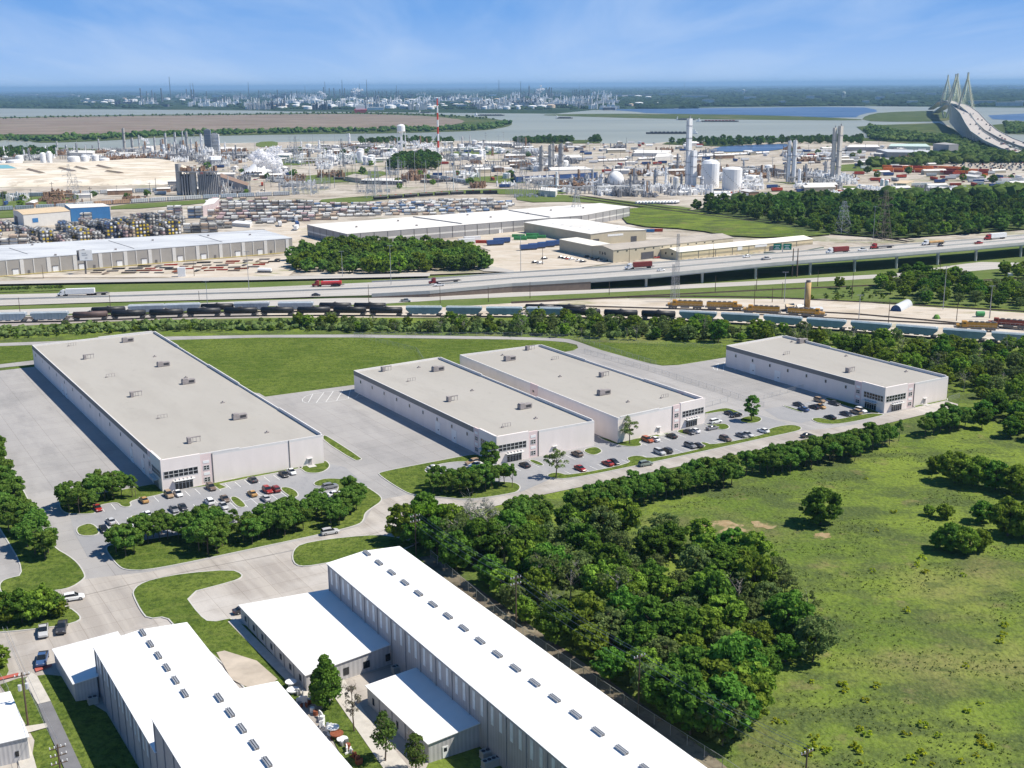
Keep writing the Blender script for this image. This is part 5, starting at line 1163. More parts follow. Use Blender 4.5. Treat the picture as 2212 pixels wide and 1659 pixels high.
def toD(x, y, z=0.0):
    q = Vector((x,y,z-CAMH)); zc = q.y*cp_-q.z*sp_; u = q.x*CF/zc; v = (-q.y*sp_-q.z*cp_)*CF/zc
    return CW/2+u*cr_-v*sr_, CH/2+u*sr_+v*cr_
def WL(label, pr, x, y, n, x0, x1, ny=1, y0=0, y1=1):
    X, Y = toD(x,y); a = ['left end','left part','middle','right part','right end']
    a = {1:[''],3:['left part','middle','right part'],5:a}[n]; b_ = {1:[''],2:['rear ','front '],3:['rear ','central ','front ']}[ny]
    t = tint(pr); h = part3(X,x0,x1,a); v = part3(Y,y0,y1,b_)
    return (t+' '+label+((', '+v+h) if (h or v) else '')).strip()
def part3(v, a, b_, names): return names[min(len(names)-1, max(0, int((v-a)/(b_-a)*len(names))))]
def clump(pts, label, group, s=1.0, prs=None, z=.2, jit=0, lean=0):
    xs = [p[0] for p in pts]
    for x,y in pts: T_(RN.choice(prs or land), x+RN.uniform(-jit,jit), y+RN.uniform(-jit,jit)*.4, ' '.join((label+(', '+part3(x,min(xs),max(xs),['left end','left part','middle','right part','right end']) if len(pts)>20 else '')).split()[:16]), group, s*RN.uniform(.94,1.1), z)
clump([(98,1208),(76,1198),(60,1182),(86,1176),(42,1153),(66,1150),(52,1128),(22,1122),(36,1104),(2,1092),(30,1080),(14,1062),(-12,1068),(10,1042),(-14,1034),(-4,1012),(-22,1000),(-40,985),(-30,1050),(-25,1085),(0,1120),(-10,985),(20,1150),(105,1195),(80,1160)],'rounded green tree in the row above the left lawn','trees along the left yard',1.18)
clump([(150,1106),(172,1109),(196,1101),(160,1088),(186,1084),(208,1088),(176,1098),(140,1096),(226,1077),(246,1079),(262,1072),(240,1065),(256,1060),(222,1064),(205,1072)],'rounded dark green tree in the clump left of the largest building entrance','trees left of the largest entrance',1.02)
clump([(286,1074),(293,1075)],'thin young tree, one of two beside the largest building corner','thin young trees at the corner',1.15,young)
clump([(272,1202),(252,1194),(290,1195),(262,1180),(282,1180),(300,1174)],'rounded dark green tree at the left end of the front lawn','trees at the left end of the front lawn',1.02)
clump([(320,1174),(345,1169),(332,1160),(362,1165),(385,1163),(372,1153),(405,1158),(312,1160),(350,1153)],'rounded dark green tree in the middle left part of the front lawn','trees in the middle left of the front lawn',.95)
clump([(430,1192),(450,1199),(470,1196),(440,1178),(462,1180),(480,1180),(424,1170),(450,1164),(470,1165),(485,1168),(435,1153),(458,1148),(405,1172)],'rounded dark green tree in the tallest clump of the front lawn','tallest clump of the front lawn',1.08)
clump([(507,1148)],'thin young tree standing alone at the near edge of the car lot',None,1.25,young)
clump([(527,1168),(545,1175),(538,1158),(560,1165),(568,1156),(583,1160),(600,1155),(615,1158),(590,1143),(610,1140),(640,1148),(655,1145),(630,1135),(650,1130),(572,1143),(625,1120),(600,1127)],'rounded dark green tree in the right half of the front lawn','trees in the right half of the front lawn',1.0)
clump([(665,1124),(682,1120),(695,1116),(672,1110),(690,1105)],'rounded dark green tree below the last near bays of the lot','trees below the last near bays',.95)
clump([(716,1138),(733,1134),(722,1122),(745,1120),(758,1110),(770,1102),(752,1098),(768,1088),(756,1080),(776,1085),(740,1108)],'rounded dark green tree in the clump at the right corner of the front lawn','trees at the right corner of the front lawn',.95)
clump([(936,1066),(953,1062),(945,1052),(965,1066),(978,1058),(994,1067),(1008,1066),(1000,1054),(1020,1068),(1033,1060),(1028,1050),(1048,1061),(1063,1058),(1050,1048),(1078,1050),(1090,1046)],'rounded dark green tree in the row on the lawn before the middle building','tree row before the middle building',.98)
clump([(1106,1053)],'thin young tree at the rounded end of the lawn before the middle building',None,1.15,young)
tall = [tree_proto('broadleaf_tree',LF_land,150+i,9.0,2.5,1.6,34,110,.22,'oval',.18) for i in range(2)]
T_(tall[0],1058,1014,'tall dense green tree covering the corner of the middle building',s=1.0,z=.2); T_(tall[1],1623.5,909,'tall dense green tree on the round kerbed island',s=1.02,z=.2)
pale = [tree_proto('broadleaf_tree',LF_pale,160+i,8.6,2.9,2.6,30,60,.20,'wild',.2,open_=.6,branches=9,twigs=3) for i in range(2)]
T_(pale[0],1201,1031,'light yellowish green tree alone at the end of the road strip by the middle building',s=1.06,z=.2); T_(pale[1],1360,958,'light yellowish green tree at the corner of the building behind the alley',s=.98,z=.2)
row = [(1110,1128),(1124,1134),(1138,1128),(1128,1118),(1150,1138),(1118,1146),(1142,1150),(1165,1142),(1178,1130),(1160,1125),(1108,1160),(1175,1155),
 (1246,1113),(1236,1106),(1262,1108),(1281,1110),(1275,1096),(1296,1104),(1311,1111),(1300,1092),(1322,1100),(1331,1108),(1320,1086),(1345,1098),(1356,1090),(1340,1080),(1368,1092),(1382,1084),(1366,1074),(1393,1094),(1400,1078),(1413,1088),(1420,1070),(1438,1077),(1430,1060),(1452,1068),(1476,1073),(1466,1058),(1490,1066),(1480,1050),(1503,1062),(1500,1046),(1520,1056),(1531,1059),(1522,1042),(1546,1054),(1540,1038),(1563,1056),(1560,1040),(1581,1048),(1575,1034)]
clump(row,'rounded green tree in the row below the entrance road','long row of trees below the entrance road',1.05,z=0,jit=1.5)
row2 = [(1611,1028),(1624,1021),(1641,1024),(1655,1012),(1659,1025),(1672,1010),(1689,1020),(1684,1004),(1700,1012),(1716,1013),(1712,998),(1728,1004),(1741,1008),(1738,994),(1764,1001),(1757,988),(1778,994),(1791,996),(1785,982),(1805,988),(1819,991),(1812,976),(1832,982),(1839,988),(1836,972),(1859,982),(1855,968),(1884,974),(1876,962),(1893,966),(1904,967),(1912,958),(1921,962),(1668,1026),(1706,1022),(1752,1010),(1800,1002),(1845,996)]
clump(row2,'rounded tree in the denser right row below the entrance road','right part of the row below the entrance road',1.05,z=0,jit=1.5)
clump([(1941,953)],'slender young tree at the right end of the long tree row',None,1.3,young,z=0)
clump([(1999,943)],'single round tree casting a separate shadow right of the long row',None,1.1,z=0)
clump([(2016,938),(2030,936),(2034,926),(2051,933),(2046,920),(2062,926),(2071,928),(2066,914),(2084,922)],'rounded tree in the clump near the end of the road','clump near the road end',1.1,z=0)
# the dark wood next to the long shed
WOOD = [(856,1182),(900,1202),(955,1212),(1010,1262),(1100,1325),(1200,1395),(1300,1465),(1390,1525),(1470,1580),(1560,1628),(1612,1590),(1600,1530),(1640,1480),(1625,1440),(1700,1440),(1760,1400),(1745,1335),(1690,1280),(1620,1240),(1560,1210),(1480,1170),(1380,1160),(1250,1150),(1120,1155),(1050,1165),(980,1155),(900,1155)]
used = scatter(WOOD, 5.3)
for i,(x,y) in enumerate(used):
    k = RN.random(); far = y > 262
    pr = RN.choice(wildD if k < .42 else wildM if k < .74 else wildO)
    edge = x > 60
    if edge and k > .3: pr = RN.choice(wildO+wildM[:2])
    if RN.random() < .12: pr = RN.choice(loose)
    if RN.random() < .04 or (toD(x,y)[0] < 1500 and noise.noise(Vector((x*.06,y*.06,9))) < -.33): continue
    sg = noise.noise(Vector((x*.045,y*.045,2))); o_ = T_(pr, x, y, WL('tree in the dense wood beside the long shed', pr, x, y, 5, 870, 1740, 3, 1170, 1600), 'trees of the wood beside the long shed', RN.uniform(.8,1.05)*(1+.45*sg)*(.85 if edge else 1), 0, True); o_.scale.z *= RN.uniform(.9,1.15)
lime = tree_proto('broadleaf_tree',LF_lime,171,11.0,4.3,1.5,40,100,.34,'wild',.3)
T_(lime,935,1180,'bright lime green tree left of the bare pale tree near the road',s=1.05); T_(wildM[0],872,1172,'mid green tree left of the bright lime green tree',s=1.1)
bare = thing('bare_tree','pale leafless tree near the road among the dark wood','tree'); b = trunk(10,.28,5,13,.8,twigs=9,spread=.5); bc=[b.build('trunk', M_bark2, bare)]
o = bpy.data.objects.new('crown', crown('crown', leafmat('leaf_silver',(.34,.34,.27),(.48,.48,.40),.05,.8), 9, 10.5, 4.2, 3, 26, 40, .15, 'wild', .9)); COL.objects.link(o); o.parent=bare; bare.location=P(1035,1178); bare.scale=(1.15,1.15,1.2)
wisp = tree_proto('bare_tree',LF_olive,402,9.5,4.2,2,22,45,.22,'wild',.24,M_bark2,open_=.9,branches=10,twigs=5)
for x,y,lb in ((985,1205,'grey green thin-leaved tree in front of the bare pale tree'),(1090,1215,'grey green thin-leaved tree right of the bare pale tree'),(1180,1290,'grey thin-leaved tree by the middle timber pole'),(1330,1330,'grey thin-leaved tree deep in the dark wood')): T_(wisp,x,y,lb,s=1.1)
for i,(x,y,lb) in enumerate(((1755,1430,'olive tree at the right corner of the dark wood with a black shadow'),(1700,1380,'tall tree at the right side of the dark wood'),(1610,1545,'tree at the lowest right corner of the dark wood'),(1560,1610,'last low tree at the bottom tip of the wood'))): T_([wildO[0],wildD[1],wildM[2],wildO[2]][i],x,y,lb,s=1.1)
# lone trees in the meadow
big = [tree_proto('meadow_tree',LF_mid if i else LF_dark,420+i,9.5,4.5,.4,110,55,.30,'wild',.3) for i in range(3)]
for i,(x,y,s,lb) in enumerate(((1772,1132,.95,'lone bushy tree in the middle of the meadow'),(2062,1042,.95,'bushy tree at the left of the upper meadow clump'),(2105,1050,.9,'bushy tree in the middle of the upper meadow clump'),(2150,1058,.85,'bushy tree in the upper meadow clump near the frame edge'),(2200,1068,.95,'bushy tree cut by the right frame edge, upper clump'),(2020,1020,.5,'small shrubby tree at the far left of the upper meadow clump'),
 (2052,1190,.72,'low round bush at the left of the lower meadow clump'),(2082,1196,.68,'low round bush in the middle of the lower meadow clump'),(2118,1190,.55,'small round bush at the right of the lower meadow clump'),(2026,1184,.45,'dark low bush at the left tip of the lower meadow clump'),(2176,1158,.95,'big round tree at the right of the lower meadow clump'),(2212,1160,.9,'round tree cut by the right frame edge, lower clump'),(2120,1128,.6,'dark shrubby tree behind the lower meadow clump'),(2040,1120,.45,'shrub behind the lower meadow clump, middle'),(2006,1114,.3,'small dark shrub at the left behind the lower clump'))): T_(big[i%3],x,y,lb,s=s)
# trees among the white sheds
con = tree_proto('conifer',LF_dark,430,9.6,2.9,.5,80,90,.22,'cone',.25); T_(con,706,1524,'dense dark green conical tree between the white sheds',s=1.05,z=.15)
nb = thing('bare_tree','slender nearly bare tree on the small lawn right of the conifer','tree',P(765.5,1582)); b = trunk(9.8,.14,8,10,.95,twigs=7,spread=.24).build('trunk', M_bark, nb)
o = bpy.data.objects.new('crown', crown('crown', LF_dry, 19, 10, 1.3, 3.2, 22, 40, .12, 'oval', .9)); COL.objects.link(o); o.parent=nb
cyp = [tree_proto('broadleaf_tree',LF_lime if 0 else leafmat('leaf_fresh', (0.085,0.130,0.028), (0.150,0.205,0.045),.08,.8),440+i,8.4,2.1,1.8,34,60,.17,'cone',.14,open_=.6,branches=9,twigs=3) for i in range(2)]
T_(cyp[0],832,1644,'fresh green feathery tree on the small lawn left of the low wing',s=1.08,z=.2); T_(cyp[1],899,1668,'fresh green feathery tree at the bottom edge against the low wing',s=1.0,z=.2)
for i,(x,y,s,lb) in enumerate(((18,1348,.72,'dark shrub at the left end of the bed by the pickups'),(48,1346,.72,'dark shrub second in the bed by the pickups'),(76,1343,.78,'shrub in the middle of the bed by the pickups'),(95,1336,.78,'tallest bright shrub of the bed by the pickups'),(112,1330,.62,'shrub at the right end of the bed by the pickups'),(-10,1350,.8,'shrub cut by the left frame edge above the pickups'),(130,1334,.4,'lowest shrub of the bed beside the dark pickup'))): T_([wildM[0],wildD[0],wildM[1],wildM[3],wildD[2],wildD[3],wildM[2]][i],x,y,lb,s=s,cat='shrub')
T_(wildM[2],-2,1444,'light green bush cut by the left frame edge above the red kerb',s=.55,cat='shrub')
# scrub belt along the train and the wood behind the right building
B1_ = [(1120,697),(1350,702),(1560,714),(1700,724),(1850,735),(2050,752),(2212,768),(2330,780),(2330,905),(2212,915),(2150,896),(2105,868),(2075,852),(2050,842),(1950,806),(1850,780),(1740,756),(1640,742),(1500,738),(1380,736),(1250,732),(1120,726)]
n_ = 0
for x,y in scatter(B1_, 5.9):
    pr = RN.choice(wildM+wildO+loose+wildD[:1]) ; T_(pr,x,y,WL('tree in the scrub wood behind the rightmost building',pr,x,y,5,1120,2250,3,700,880),'scrub wood behind the rightmost building',RN.choice((.5,.6,.7,.85,.95)),0,True,name='scrub_tree')
for x,y in scatter([(600,699),(850,700),(1120,699),(1120,724),(900,721),(700,717),(600,714)],5.0):
    pr=RN.choice(wildM+wildO+wildO+bush+loose); T_(pr,x,y,WL('small tree in the sparse belt below the train',pr,x,y,5,600,1120),'sparse belt of small trees below the train',RN.uniform(.35,.75),0,True,name='small_tree')
for x,y in scatter([(-60,716),(150,704),(360,699),(600,698),(600,714),(300,717),(0,733),(-60,737)],3.9):
    pr=RN.choice(bush+bush+wildO[:1]); T_(pr,x,y,WL('low shrub between the train and the largest building',pr,x,y,5,0,600),'shrub belt behind the largest building',RN.uniform(.45,.95)*(.55 if pr in wildO else 1),0,True,'shrub')
for x,y in scatter([(2130,905),(2212,898),(2330,900),(2330,965),(2212,955),(2150,935),(2110,925)],6.0):
    pr=RN.choice(wildD+wildM); T_(pr,x,y,WL('tree in the wood at the right frame edge beside the meadow',pr,x,y,1,0,1),'wood at the right frame edge',RN.uniform(.6,.9),0,True)
for x,y in scatter([(1890,620),(1935,602),(2040,600),(2095,610),(2100,628),(2212,618),(2300,625),(2300,668),(2212,668),(2100,660),(1990,655),(1930,640)],7.0):
    pr=RN.choice(wildM+wildD+wildO); T_(pr,x,y,WL('bushy tree in the thicket between the tracks',pr,x,y,5,1890,2240),'thicket between the tracks',RN.uniform(.55,1.0),0,True,name='thicket_tree')
T_(wildM[0],1813,624,'single small tree beside the upper track',s=.75); T_(bush[0],1835,631,'dark round bush beside the upper track',s=1.0,cat='shrub')
for x in (1676,): pass
for x,y in scatter([(1740,648),(1800,634),(1890,630),(1920,645),(1840,650)],6.0): T_(RN.choice(bush),x,y,'low brownish shrub left of the thicket between the tracks','low shrubs left of the thicket',RN.uniform(.5,.9),0,True,'shrub')
for x,y in scatter([(2150,592),(2260,580),(2260,600),(2180,602)],7.0): T_(RN.choice(wildM),x,y,'bushy tree by the frontage road at the right frame edge','trees by the frontage road at the right',.8,0,True)
# forests by the highway (a wood of trees one can tell apart)
for x,y in scatter([(628,568),(640,590),(760,596),(900,592),(1046,585),(1048,566),(1000,548),(900,540),(720,543),(650,552)],7.6):
    pr=RN.choice(farS); T_(pr,x,y,WL('tree in the wood between the highway and the middle grey warehouse',pr,x,y,5,625,1050),'trees of the wood above the highway',RN.uniform(.85,1.2),1.0,True,'tree',name='grove_tree')
fr = scatter([(1500,456),(1560,452),(1750,446),(1950,438),(2212,430),(2330,428),(2330,492),(2212,498),(2040,514),(1934,519),(1850,512),(1759,504),(1659,484),(1560,468)],11.2)
fr.sort(key=lambda q:q[1])
for x,y in fr[:298]: pr=RN.choice(farT+farS); T_(pr,x,y,WL('tree in the large forest above the overpass',pr,x,y,5,1500,2250,3,440,515),'large forest above the overpass',RN.uniform(.8,1.15),1.5,True,'tree')
def stuff_wood(name, poly, sp, pr, s0, s1, z, m, label=None, seed=3):
    """one object: many crowns in one mesh"""
    rng = np.random.default_rng(seed); V=[];F=[];k=0; r_=random.Random(seed)
    for x,y in scatter(poly, sp, rng=r_):
        s = r_.uniform(s0,s1)
        for j in range(pr):
            c = (x+r_.uniform(-.45,.45)*sp, y+r_.uniform(-.45,.45)*sp, z+s*r_.uniform(.35,.75)); v,f = ico(c,(s*.62,s*.62,s*.5),rng,rough=.35); V.append(v); F += [tuple(a+k for a in g) for g in f]; k += 12
    if not V: return
    me = bpy.data.meshes.new(name); me.from_pydata(np.concatenate(V).tolist(),[],F); me.materials.append(m); me.update(); o = bpy.data.objects.new(name, me); COL.objects.link(o); tag(o, kind='stuff', label=label); return o
for x,y in fr[298:]: pass
MF2 = leafmat('leaf_shore', (0.068,0.126,0.036), (0.158,0.219,0.059), .1, .03)
stuff_wood('forest_canopy',[(1560,447),(1750,441),(1950,433),(2212,424),(3300,410),(3300,440),(2212,432),(1950,440),(1750,448)],11,2,8,13,1,MF2,'dense forest canopy at the back of the forest above the overpass')
stuff_wood('scrub',[(-60,718),(150,706),(360,700),(600,700),(850,701),(1120,699),(1300,701),(1560,716),(1640,730),(1500,733),(1250,727),(1120,722),(900,718),(700,714),(600,712),(300,714),(0,729),(-60,733)],3.1,3,1.1,3.0,-.2,LF_olive,'low rough scrub along the near side of the railway',12)
# golden bushes and weeds of the meadow
flow = [tree_proto('flowering_bush',LF_flow,460+i,.95,.75,.0,6,26,.14,'round',0,cat='bush') for i in range(2)]
def fl(l,X0,Y0,label,g):
    for x,y in l:
        for k in range(RN.choice((1,1,2))): T_(RN.choice(flow),X0+x/4+RN.uniform(-3,3)*k,Y0+y/4+RN.uniform(-2,2)*k,label,g,RN.uniform(.7,1.3),0,cat='bush')
fl([(375,925),(930,965),(655,945),(660,1005),(850,1088),(795,1330),(865,1375),(395,1410),(385,1485),(500,1518),(355,1550),(795,1625),(1200,1380),(1350,1305),(1465,1385),(1320,1535),(1245,1605),(1410,1640),(1840,1400),(1850,1460),(1915,1490),(1790,1560),(1670,1620),(1840,1110),(1720,1180),(60,1270),(140,1275),(2010,578),(2025,525),(2045,440),(1700,790),(1195,310),(750,1480),(780,1520)],1659,1244.2,'small yellow flowering bush scattered over the lower meadow','yellow bushes of the lower meadow')
fl([(1360,1450),(1285,1400),(1290,1365),(900,1440),(1690,1480),(1340,1330),(1090,930),(845,640),(930,1090)],1659,875.5,'small yellow flowering bush in the upper meadow','yellow bushes of the upper meadow')
def tufts():
    from mathutils import noise
    rng = np.random.default_rng(5); r_ = random.Random(5); pts = scatter([(1300,1130),(1600,1060),(1960,960),(2260,930),(2330,1000),(2330,1800),(1560,1760),(1640,1560),(1760,1440),(1740,1290),(1500,1150)],1.4,rng=r_,tries=4)
    cs=[];ns=[]
    for x,y in pts:
        if noise.noise(Vector((x*.05,y*.09,1.7)))+.35*noise.noise(Vector((x*.3,y*.3,4))) < .06: continue
        n = r_.choice((3,5,8)); c = np.array([x,y,.12]); cs.append(c+rng.normal(size=(n,3))*np.array([.35,.35,.08])); ns.append(rng.normal(size=(n,3))+np.array([0,0,.6]))
    me = leafmesh('weeds',np.concatenate(cs),np.concatenate(ns),.17,rng); me.materials.append(leafmat('leaf_weed', (0.050,0.075,0.022), (0.140,0.180,0.040),0,.12)); o=bpy.data.objects.new('weeds',me); COL.objects.link(o); tag(o,kind='stuff',label='tufts of weeds and tall grass over the meadow')
tufts()
# ------------------------------------------------------------------ things that are one shared mesh
def simple(name, m, mats, cat, smooth=False):
    me_o = m.build(name, mats, smooth=smooth); me_o['category'] = cat; proto(me_o, []); return me_o
def S_(pr, p_, az=0.0, label=None, group=None, s=None, m0=None, zadd=0, name=None):
    o = put(pr, Vector((p_[0],p_[1],(p_[2] if len(p_)>2 else 0)+zadd)), az, label, group, s)
    if group is None and 'group' in o: del o['group']
    if m0: setmat(o, 0, m0)
    if name: o.name = name
    return o
M_beige = mat('beige_siding', (.52,.46,.34), .8, var=.06, scale=.2); M_cream = mat('cream_siding', (.66,.56,.37), .8, var=.05, scale=.2)
M_gwall = mat('grey_panel_wall', (.37,.345,.31), .85, var=.08, scale=.12); M_gwall2 = mat('cool_grey_wall', (.34,.33,.325), .85, var=.06, scale=.1)
M_pil = mat('white_pilaster', (.66,.64,.60), .8, var=.05); M_stain = gmat('stained_membrane', [(.56,.58,.60), (.02,(1,2.5),.45,.60,(.44,.46,.49),.8), (.05,(.5,3),.56,.68,(.27,.28,.31),.75)], rough=.9, rot=-.15)
M_rwhite = gmat('pale_membrane', [(.74,.72,.68), (.02,(1,2.5),.48,.64,(.60,.58,.54),.7), (.06,(.6,3),.58,.70,(.42,.40,.38),.5)], rough=.9, rot=-.25)
M_blue = mat('blue_siding', (.05,.19,.42), .6, var=.08); M_tanr = mat('tan_roof', (.60,.47,.31), .8, var=.08); M_slate = mat('aged_grey_roof', (.40,.36,.31), .85, var=.15, scale=.1)
M_creamr = mat('cream_roof', (.80,.76,.66), .7, var=.05); M_dkgrey = mat('dark_grey_steel', (.10,.10,.11), .7, var=.2); M_concg = mat('plant_concrete', (.40,.39,.37), .85, var=.15, scale=.2)
M_tankw = mat('white_tank', (.83,.83,.82), .4, var=.04); M_green = mat('green_paint', (.06,.30,.10), .6, var=.1); M_orange = mat('orange_container', (.80,.20,.045), .65, var=.12, scale=.3, rnd=.15)
M_redp = mat('red_steel', (.42,.06,.03), .7, var=.15); M_dblue = mat('royal_blue', (.035,.08,.22), .5, var=.1)
def bigbox(label, cs, h, mw, mr, name='warehouse', cat='warehouse', extra=None):
    p = [P(a[0],a[1],a[2] if len(a)>2 else h) for a in cs]; base = v2(p[0]); T = thing(name,label,cat,base); B = lambda m,n,mm: m.build(n,mm,T,base)
    m = MB(); m.prism([(a.x,a.y) for a in p],0,[a.z for a in p]); B(m,'wall',mw)
    w_ = offset([v2(a) for a in p],.15); zz=[a.z for a in p]
    if area(w_)<0: w_=w_[::-1]; zz=zz[::-1]
    n=len(p); m = MB(); m.add([(w_[i].x,w_[i].y,zz[i]+.02) for i in range(n)]+[(w_[i].x,w_[i].y,zz[i]+.35) for i in range(n)],[tuple(range(n))[::-1],tuple(range(n,2*n))]+[(i,(i+1)%n,(i+1)%n+n,i+n) for i in range(n)]); B(m,'roof',mr)
    if extra: extra(p,B)
    return T
def WLx(p,B):
    a,b_ = p[0],p[1]; L_=(b_-a).length; k=0; u=3.
    while u < L_-2:
        m = MB()
        if k%2==0: m.wall(a,b_,u-1.1,u+1.1,0,10.5,.01,.3); B(m,'pilaster',M_pil)
        else:
            m.wall(a,b_,u-1.2,u-.7,0,10.5,.01,.25); B(m,'pilaster',M_pil)
        if k%5 in (1,4): m = MB(); m.wall(a,b_,u+2.2,u+5.4,0.8,4.8,.02,.15,0); m.wall(a,b_,u+1.9,u+5.7,4.8,5.2,.02,.3,1); B(m,'dock_door',[M_white,M_pipe])
        if k%5 == 2: m = MB(); m.wall(a,b_,u+3,u+4.4,0.8,3.6,.02,.15); B(m,'door',M_pipe)
        u += 7.8; k += 1
    m = MB(); m.wall(a,b_,0,L_,1.1,1.5,.02,.55); B(m,'base_ledge',mat('yellow_ledge',(.55,.45,.16),.8))
    for x,y in ((330,520),(250,540),(70,530),(450,510),(120,552),(540,508)): c=P(x,y,11.05); m=MB(); m.box((c.x,c.y,11.03),(1.4,1.4,1.0),.3); B(m,'roof_vent',M_hvac)
    for x0,y0,x1,y1 in ((60,549,20,536),(290,537,235,520),(480,523,430,508)):
        c,d = P(x0,y0,11.05),P(x1,y1,11.05); m=MB(); m.cyl(c,d,.35,n=4); B(m,'roof_joint',M_gwall2)
bigbox('long low grey warehouse with white pilasters on the left above the highway',[(-700,617,10.7),(631,515,10.7),(568,497,10.7),(-700,573,10.7)],10.7,M_gwall,M_stain,extra=WLx)
def WMx(p,B):
    for i in (4,0,1):
        a,b_ = p[i],p[(i+1)%5]; L_=(b_-a).length; n=max(2,int(L_/10.5))
        m = MB(); m.wall(a,b_,0,L_,4.3,5.5,.01,.06); B(m,'wall_stripe',M_pil)
        for k in range(n+1): m = MB(); u=min(L_-.1,max(.1,k*L_/n)); m.wall(a,b_,u-.16,u+.16,0,9.6,.02,.2); B(m,'downpipe',M_pipe)
    a,b_=p[0],p[1]; L_=(b_-a).length
    for f in (.62,.78,.90): m=MB(); m.wall(a,b_,L_*f,L_*f+3.4,.5,4.0,.02,.15); B(m,'dock_door',M_white)
    for (x0,y0,x1,y1) in ((1000,484,893,469),(1190,470,1100,455)): c,d=P(x0,y0,10),P(x1,y1,10); m=MB(); m.cyl(c+(d-c)*.02,d,.9,n=4); B(m,'roof_ridge',M_gwall2)
    for x,y in ((770,491),(860,478),(1010,465),(1060,470),(1140,462),(1190,455),(1260,450),(900,488)): c=P(x,y,10); m=MB(); m.box((c.x,c.y,9.96),(1.4,1.4,1.1),.3); B(m,'roof_vent',M_hvac)
bigbox('very long grey warehouse with a white stripe in the middle distance behind the wood',[(749,506),(1256,466),(1360.5,447.5),(1296,439.5),(664,486)],9.6,M_gwall2,M_rwhite,extra=WMx)
def gable(label, e0, e1, far, h, rise, mw, mr, off=.5, name='metal_building', cat='building', extra=None):
    """gable end e0->e1 (left to right as seen), long side runs to 'far' from e1"""
    a,b_,f = P(e0[0],e0[1],h),P(e1[0],e1[1],h),P(far[0],far[1],h); d = f-b_; base=v2(a); T=thing(name,label,cat,base); B=lambda m,n,mm:m.build(n,mm,T,base)
    c,g = b_+d,a+d; r0=a.lerp(b_,off)+Vector((0,0,rise)); r1=r0+d
    m=MB(); z=lambda p:(p.x,p.y,0)
    m.add([z(a),z(b_),z(c),z(g),a,b_,c,g,r0,r1],[(0,1,5,8,4),(1,2,6,5),(2,3,7,9,6),(3,0,4,7),(3,2,1,0)]); B(m,'wall',mw)
    e=(b_-a).normalized()*.3; q=d.normalized()*.3; m=MB(); up=Vector((0,0,.18))
    for s0,s1,r in ((a-e-q,g-e+q,0),(b_+e-q,c+e+q,1)):
        A_,B_=s0-Vector((0,0,.3*rise/((b_-a).length*off))),s1-Vector((0,0,.3*rise/((b_-a).length*off))); R0,R1=r0-q,r1+q
        pts=[A_,B_,R1,R0]; pts=[p+Vector((0,0,.03)) for p in pts]
        if r==0: pts=pts[::-1]
        m.hexa(pts,[p+up for p in pts])
    B(m,'roof',mr)
    if extra: extra(a,b_,c,g,B,r0,r1)
    return T
def X1x(a,b_,c,g,B,r0,r1):
    d=c-b_
    for i in range(7):
        for k,s in ((.30,0),(.72,1)):
            p_=r0.lerp(a if s==0 else b_,.5)+d*((i+.6)/7.5); m=MB(); m.box((p_.x,p_.y,p_.z+.16),(2.2,1.0,.12),rz(b_-a)); B(m,'skylight',mat('skylight',(.30,.34,.38),.4))
    L_=(b_-a).length
    for u in (2,L_*.72): m=MB(); m.wall(a,b_,u,u+5,.1,5,.02,.15); B(m,'opening',M_dkgrey)
    m=MB(); m.wall(a,b_,L_*.30,L_*.58,6.2,7.6,.02,.12); B(m,'sign_board',M_white)
gable('beige metal building with a bright white roof of small skylights',(1276,506),(1396,497),(1246,473),8.7,1.2,M_beige,M_rwhite,extra=X1x)
def X2x(a,b_,c,g,B,r0,r1):
    L_=(b_-a).length
    for u in (.35,.47,.59): m=MB(); m.wall(a,b_,L_*u,L_*u+1.1,4.9,6.7,.02,.1); B(m,'window',M_glass)
    for u in (.3,.7): m=MB(); m.wall(a,b_,L_*u,L_*u+1.2,1.2,2.4,.02,.1); B(m,'window',M_glass)
    L2=(c-b_).length
    for i in range(12): m=MB(); m.wall(b_,c,3+i*L2/14,4.2+i*L2/14,7.4,8.1,.02,.1); B(m,'window',M_glass)
    m=MB(); m.wall(b_,c,L2*.22,L2*.32,.1,5.6,.02,.15); B(m,'opening',M_dkgrey)
    for i in range(10): m=MB(); u=2+i*L2/22; m.wall(b_,c,u,u+1.6,.1,1.0,.02,.3); B(m,'plinth_block',M_pipe)
bigbox('flat-roofed beige block left of the large gabled building',[(1208.5,517.5),(1279,532),(1318,527),(1246,513.5)],8.9,M_beige,M_creamr,'metal_building','building')
gable('large beige metal building with a grey gabled roof beside the overpass',(1279.5,532),(1325,541),(1584,513.5),8.9,1.6,M_beige,M_slate,extra=X2x)
def X3x(a,b_,c,g,B,r0,r1):
    L2=(c-b_).length; L_=(b_-a).length
    for u in (.28,.62): m=MB(); m.wall(a,b_,L_*u,L_*u+1.2,3.6,5.0,.02,.1); B(m,'window',M_glass)
    m=MB(); m.wall(b_,c,0,L2,2.6,3.8,.01,.06); B(m,'wall_stripe',mat('tan_stripe',(.40,.35,.25),.8))
    for i in range(22): m=MB(); u=3+i*L2/23.5; m.wall(b_,c,u,u+1.5,.1,1.1,.02,.7); B(m,'condenser',M_hvac)
    for i in range(8): m=MB(); u=2+i*L2/8.2; m.wall(b_,c,u,u+.3,.1,6.0,.02,.15); B(m,'downpipe',M_pipe)
    m=MB(); m.wall(b_,c,L2*.66,L2*.70,.1,4.2,.02,.12); B(m,'opening',M_dkgrey)
    m=MB(); m.wall(b_,c,L2*.42,L2*.455,3.5,6.0,.08,.2); B(m,'sign_board',M_white); m=MB(); m.wall(b_,c,L2*.55,L2*.64,4.3,5.9,.08,.2); B(m,'sign_board',M_white)
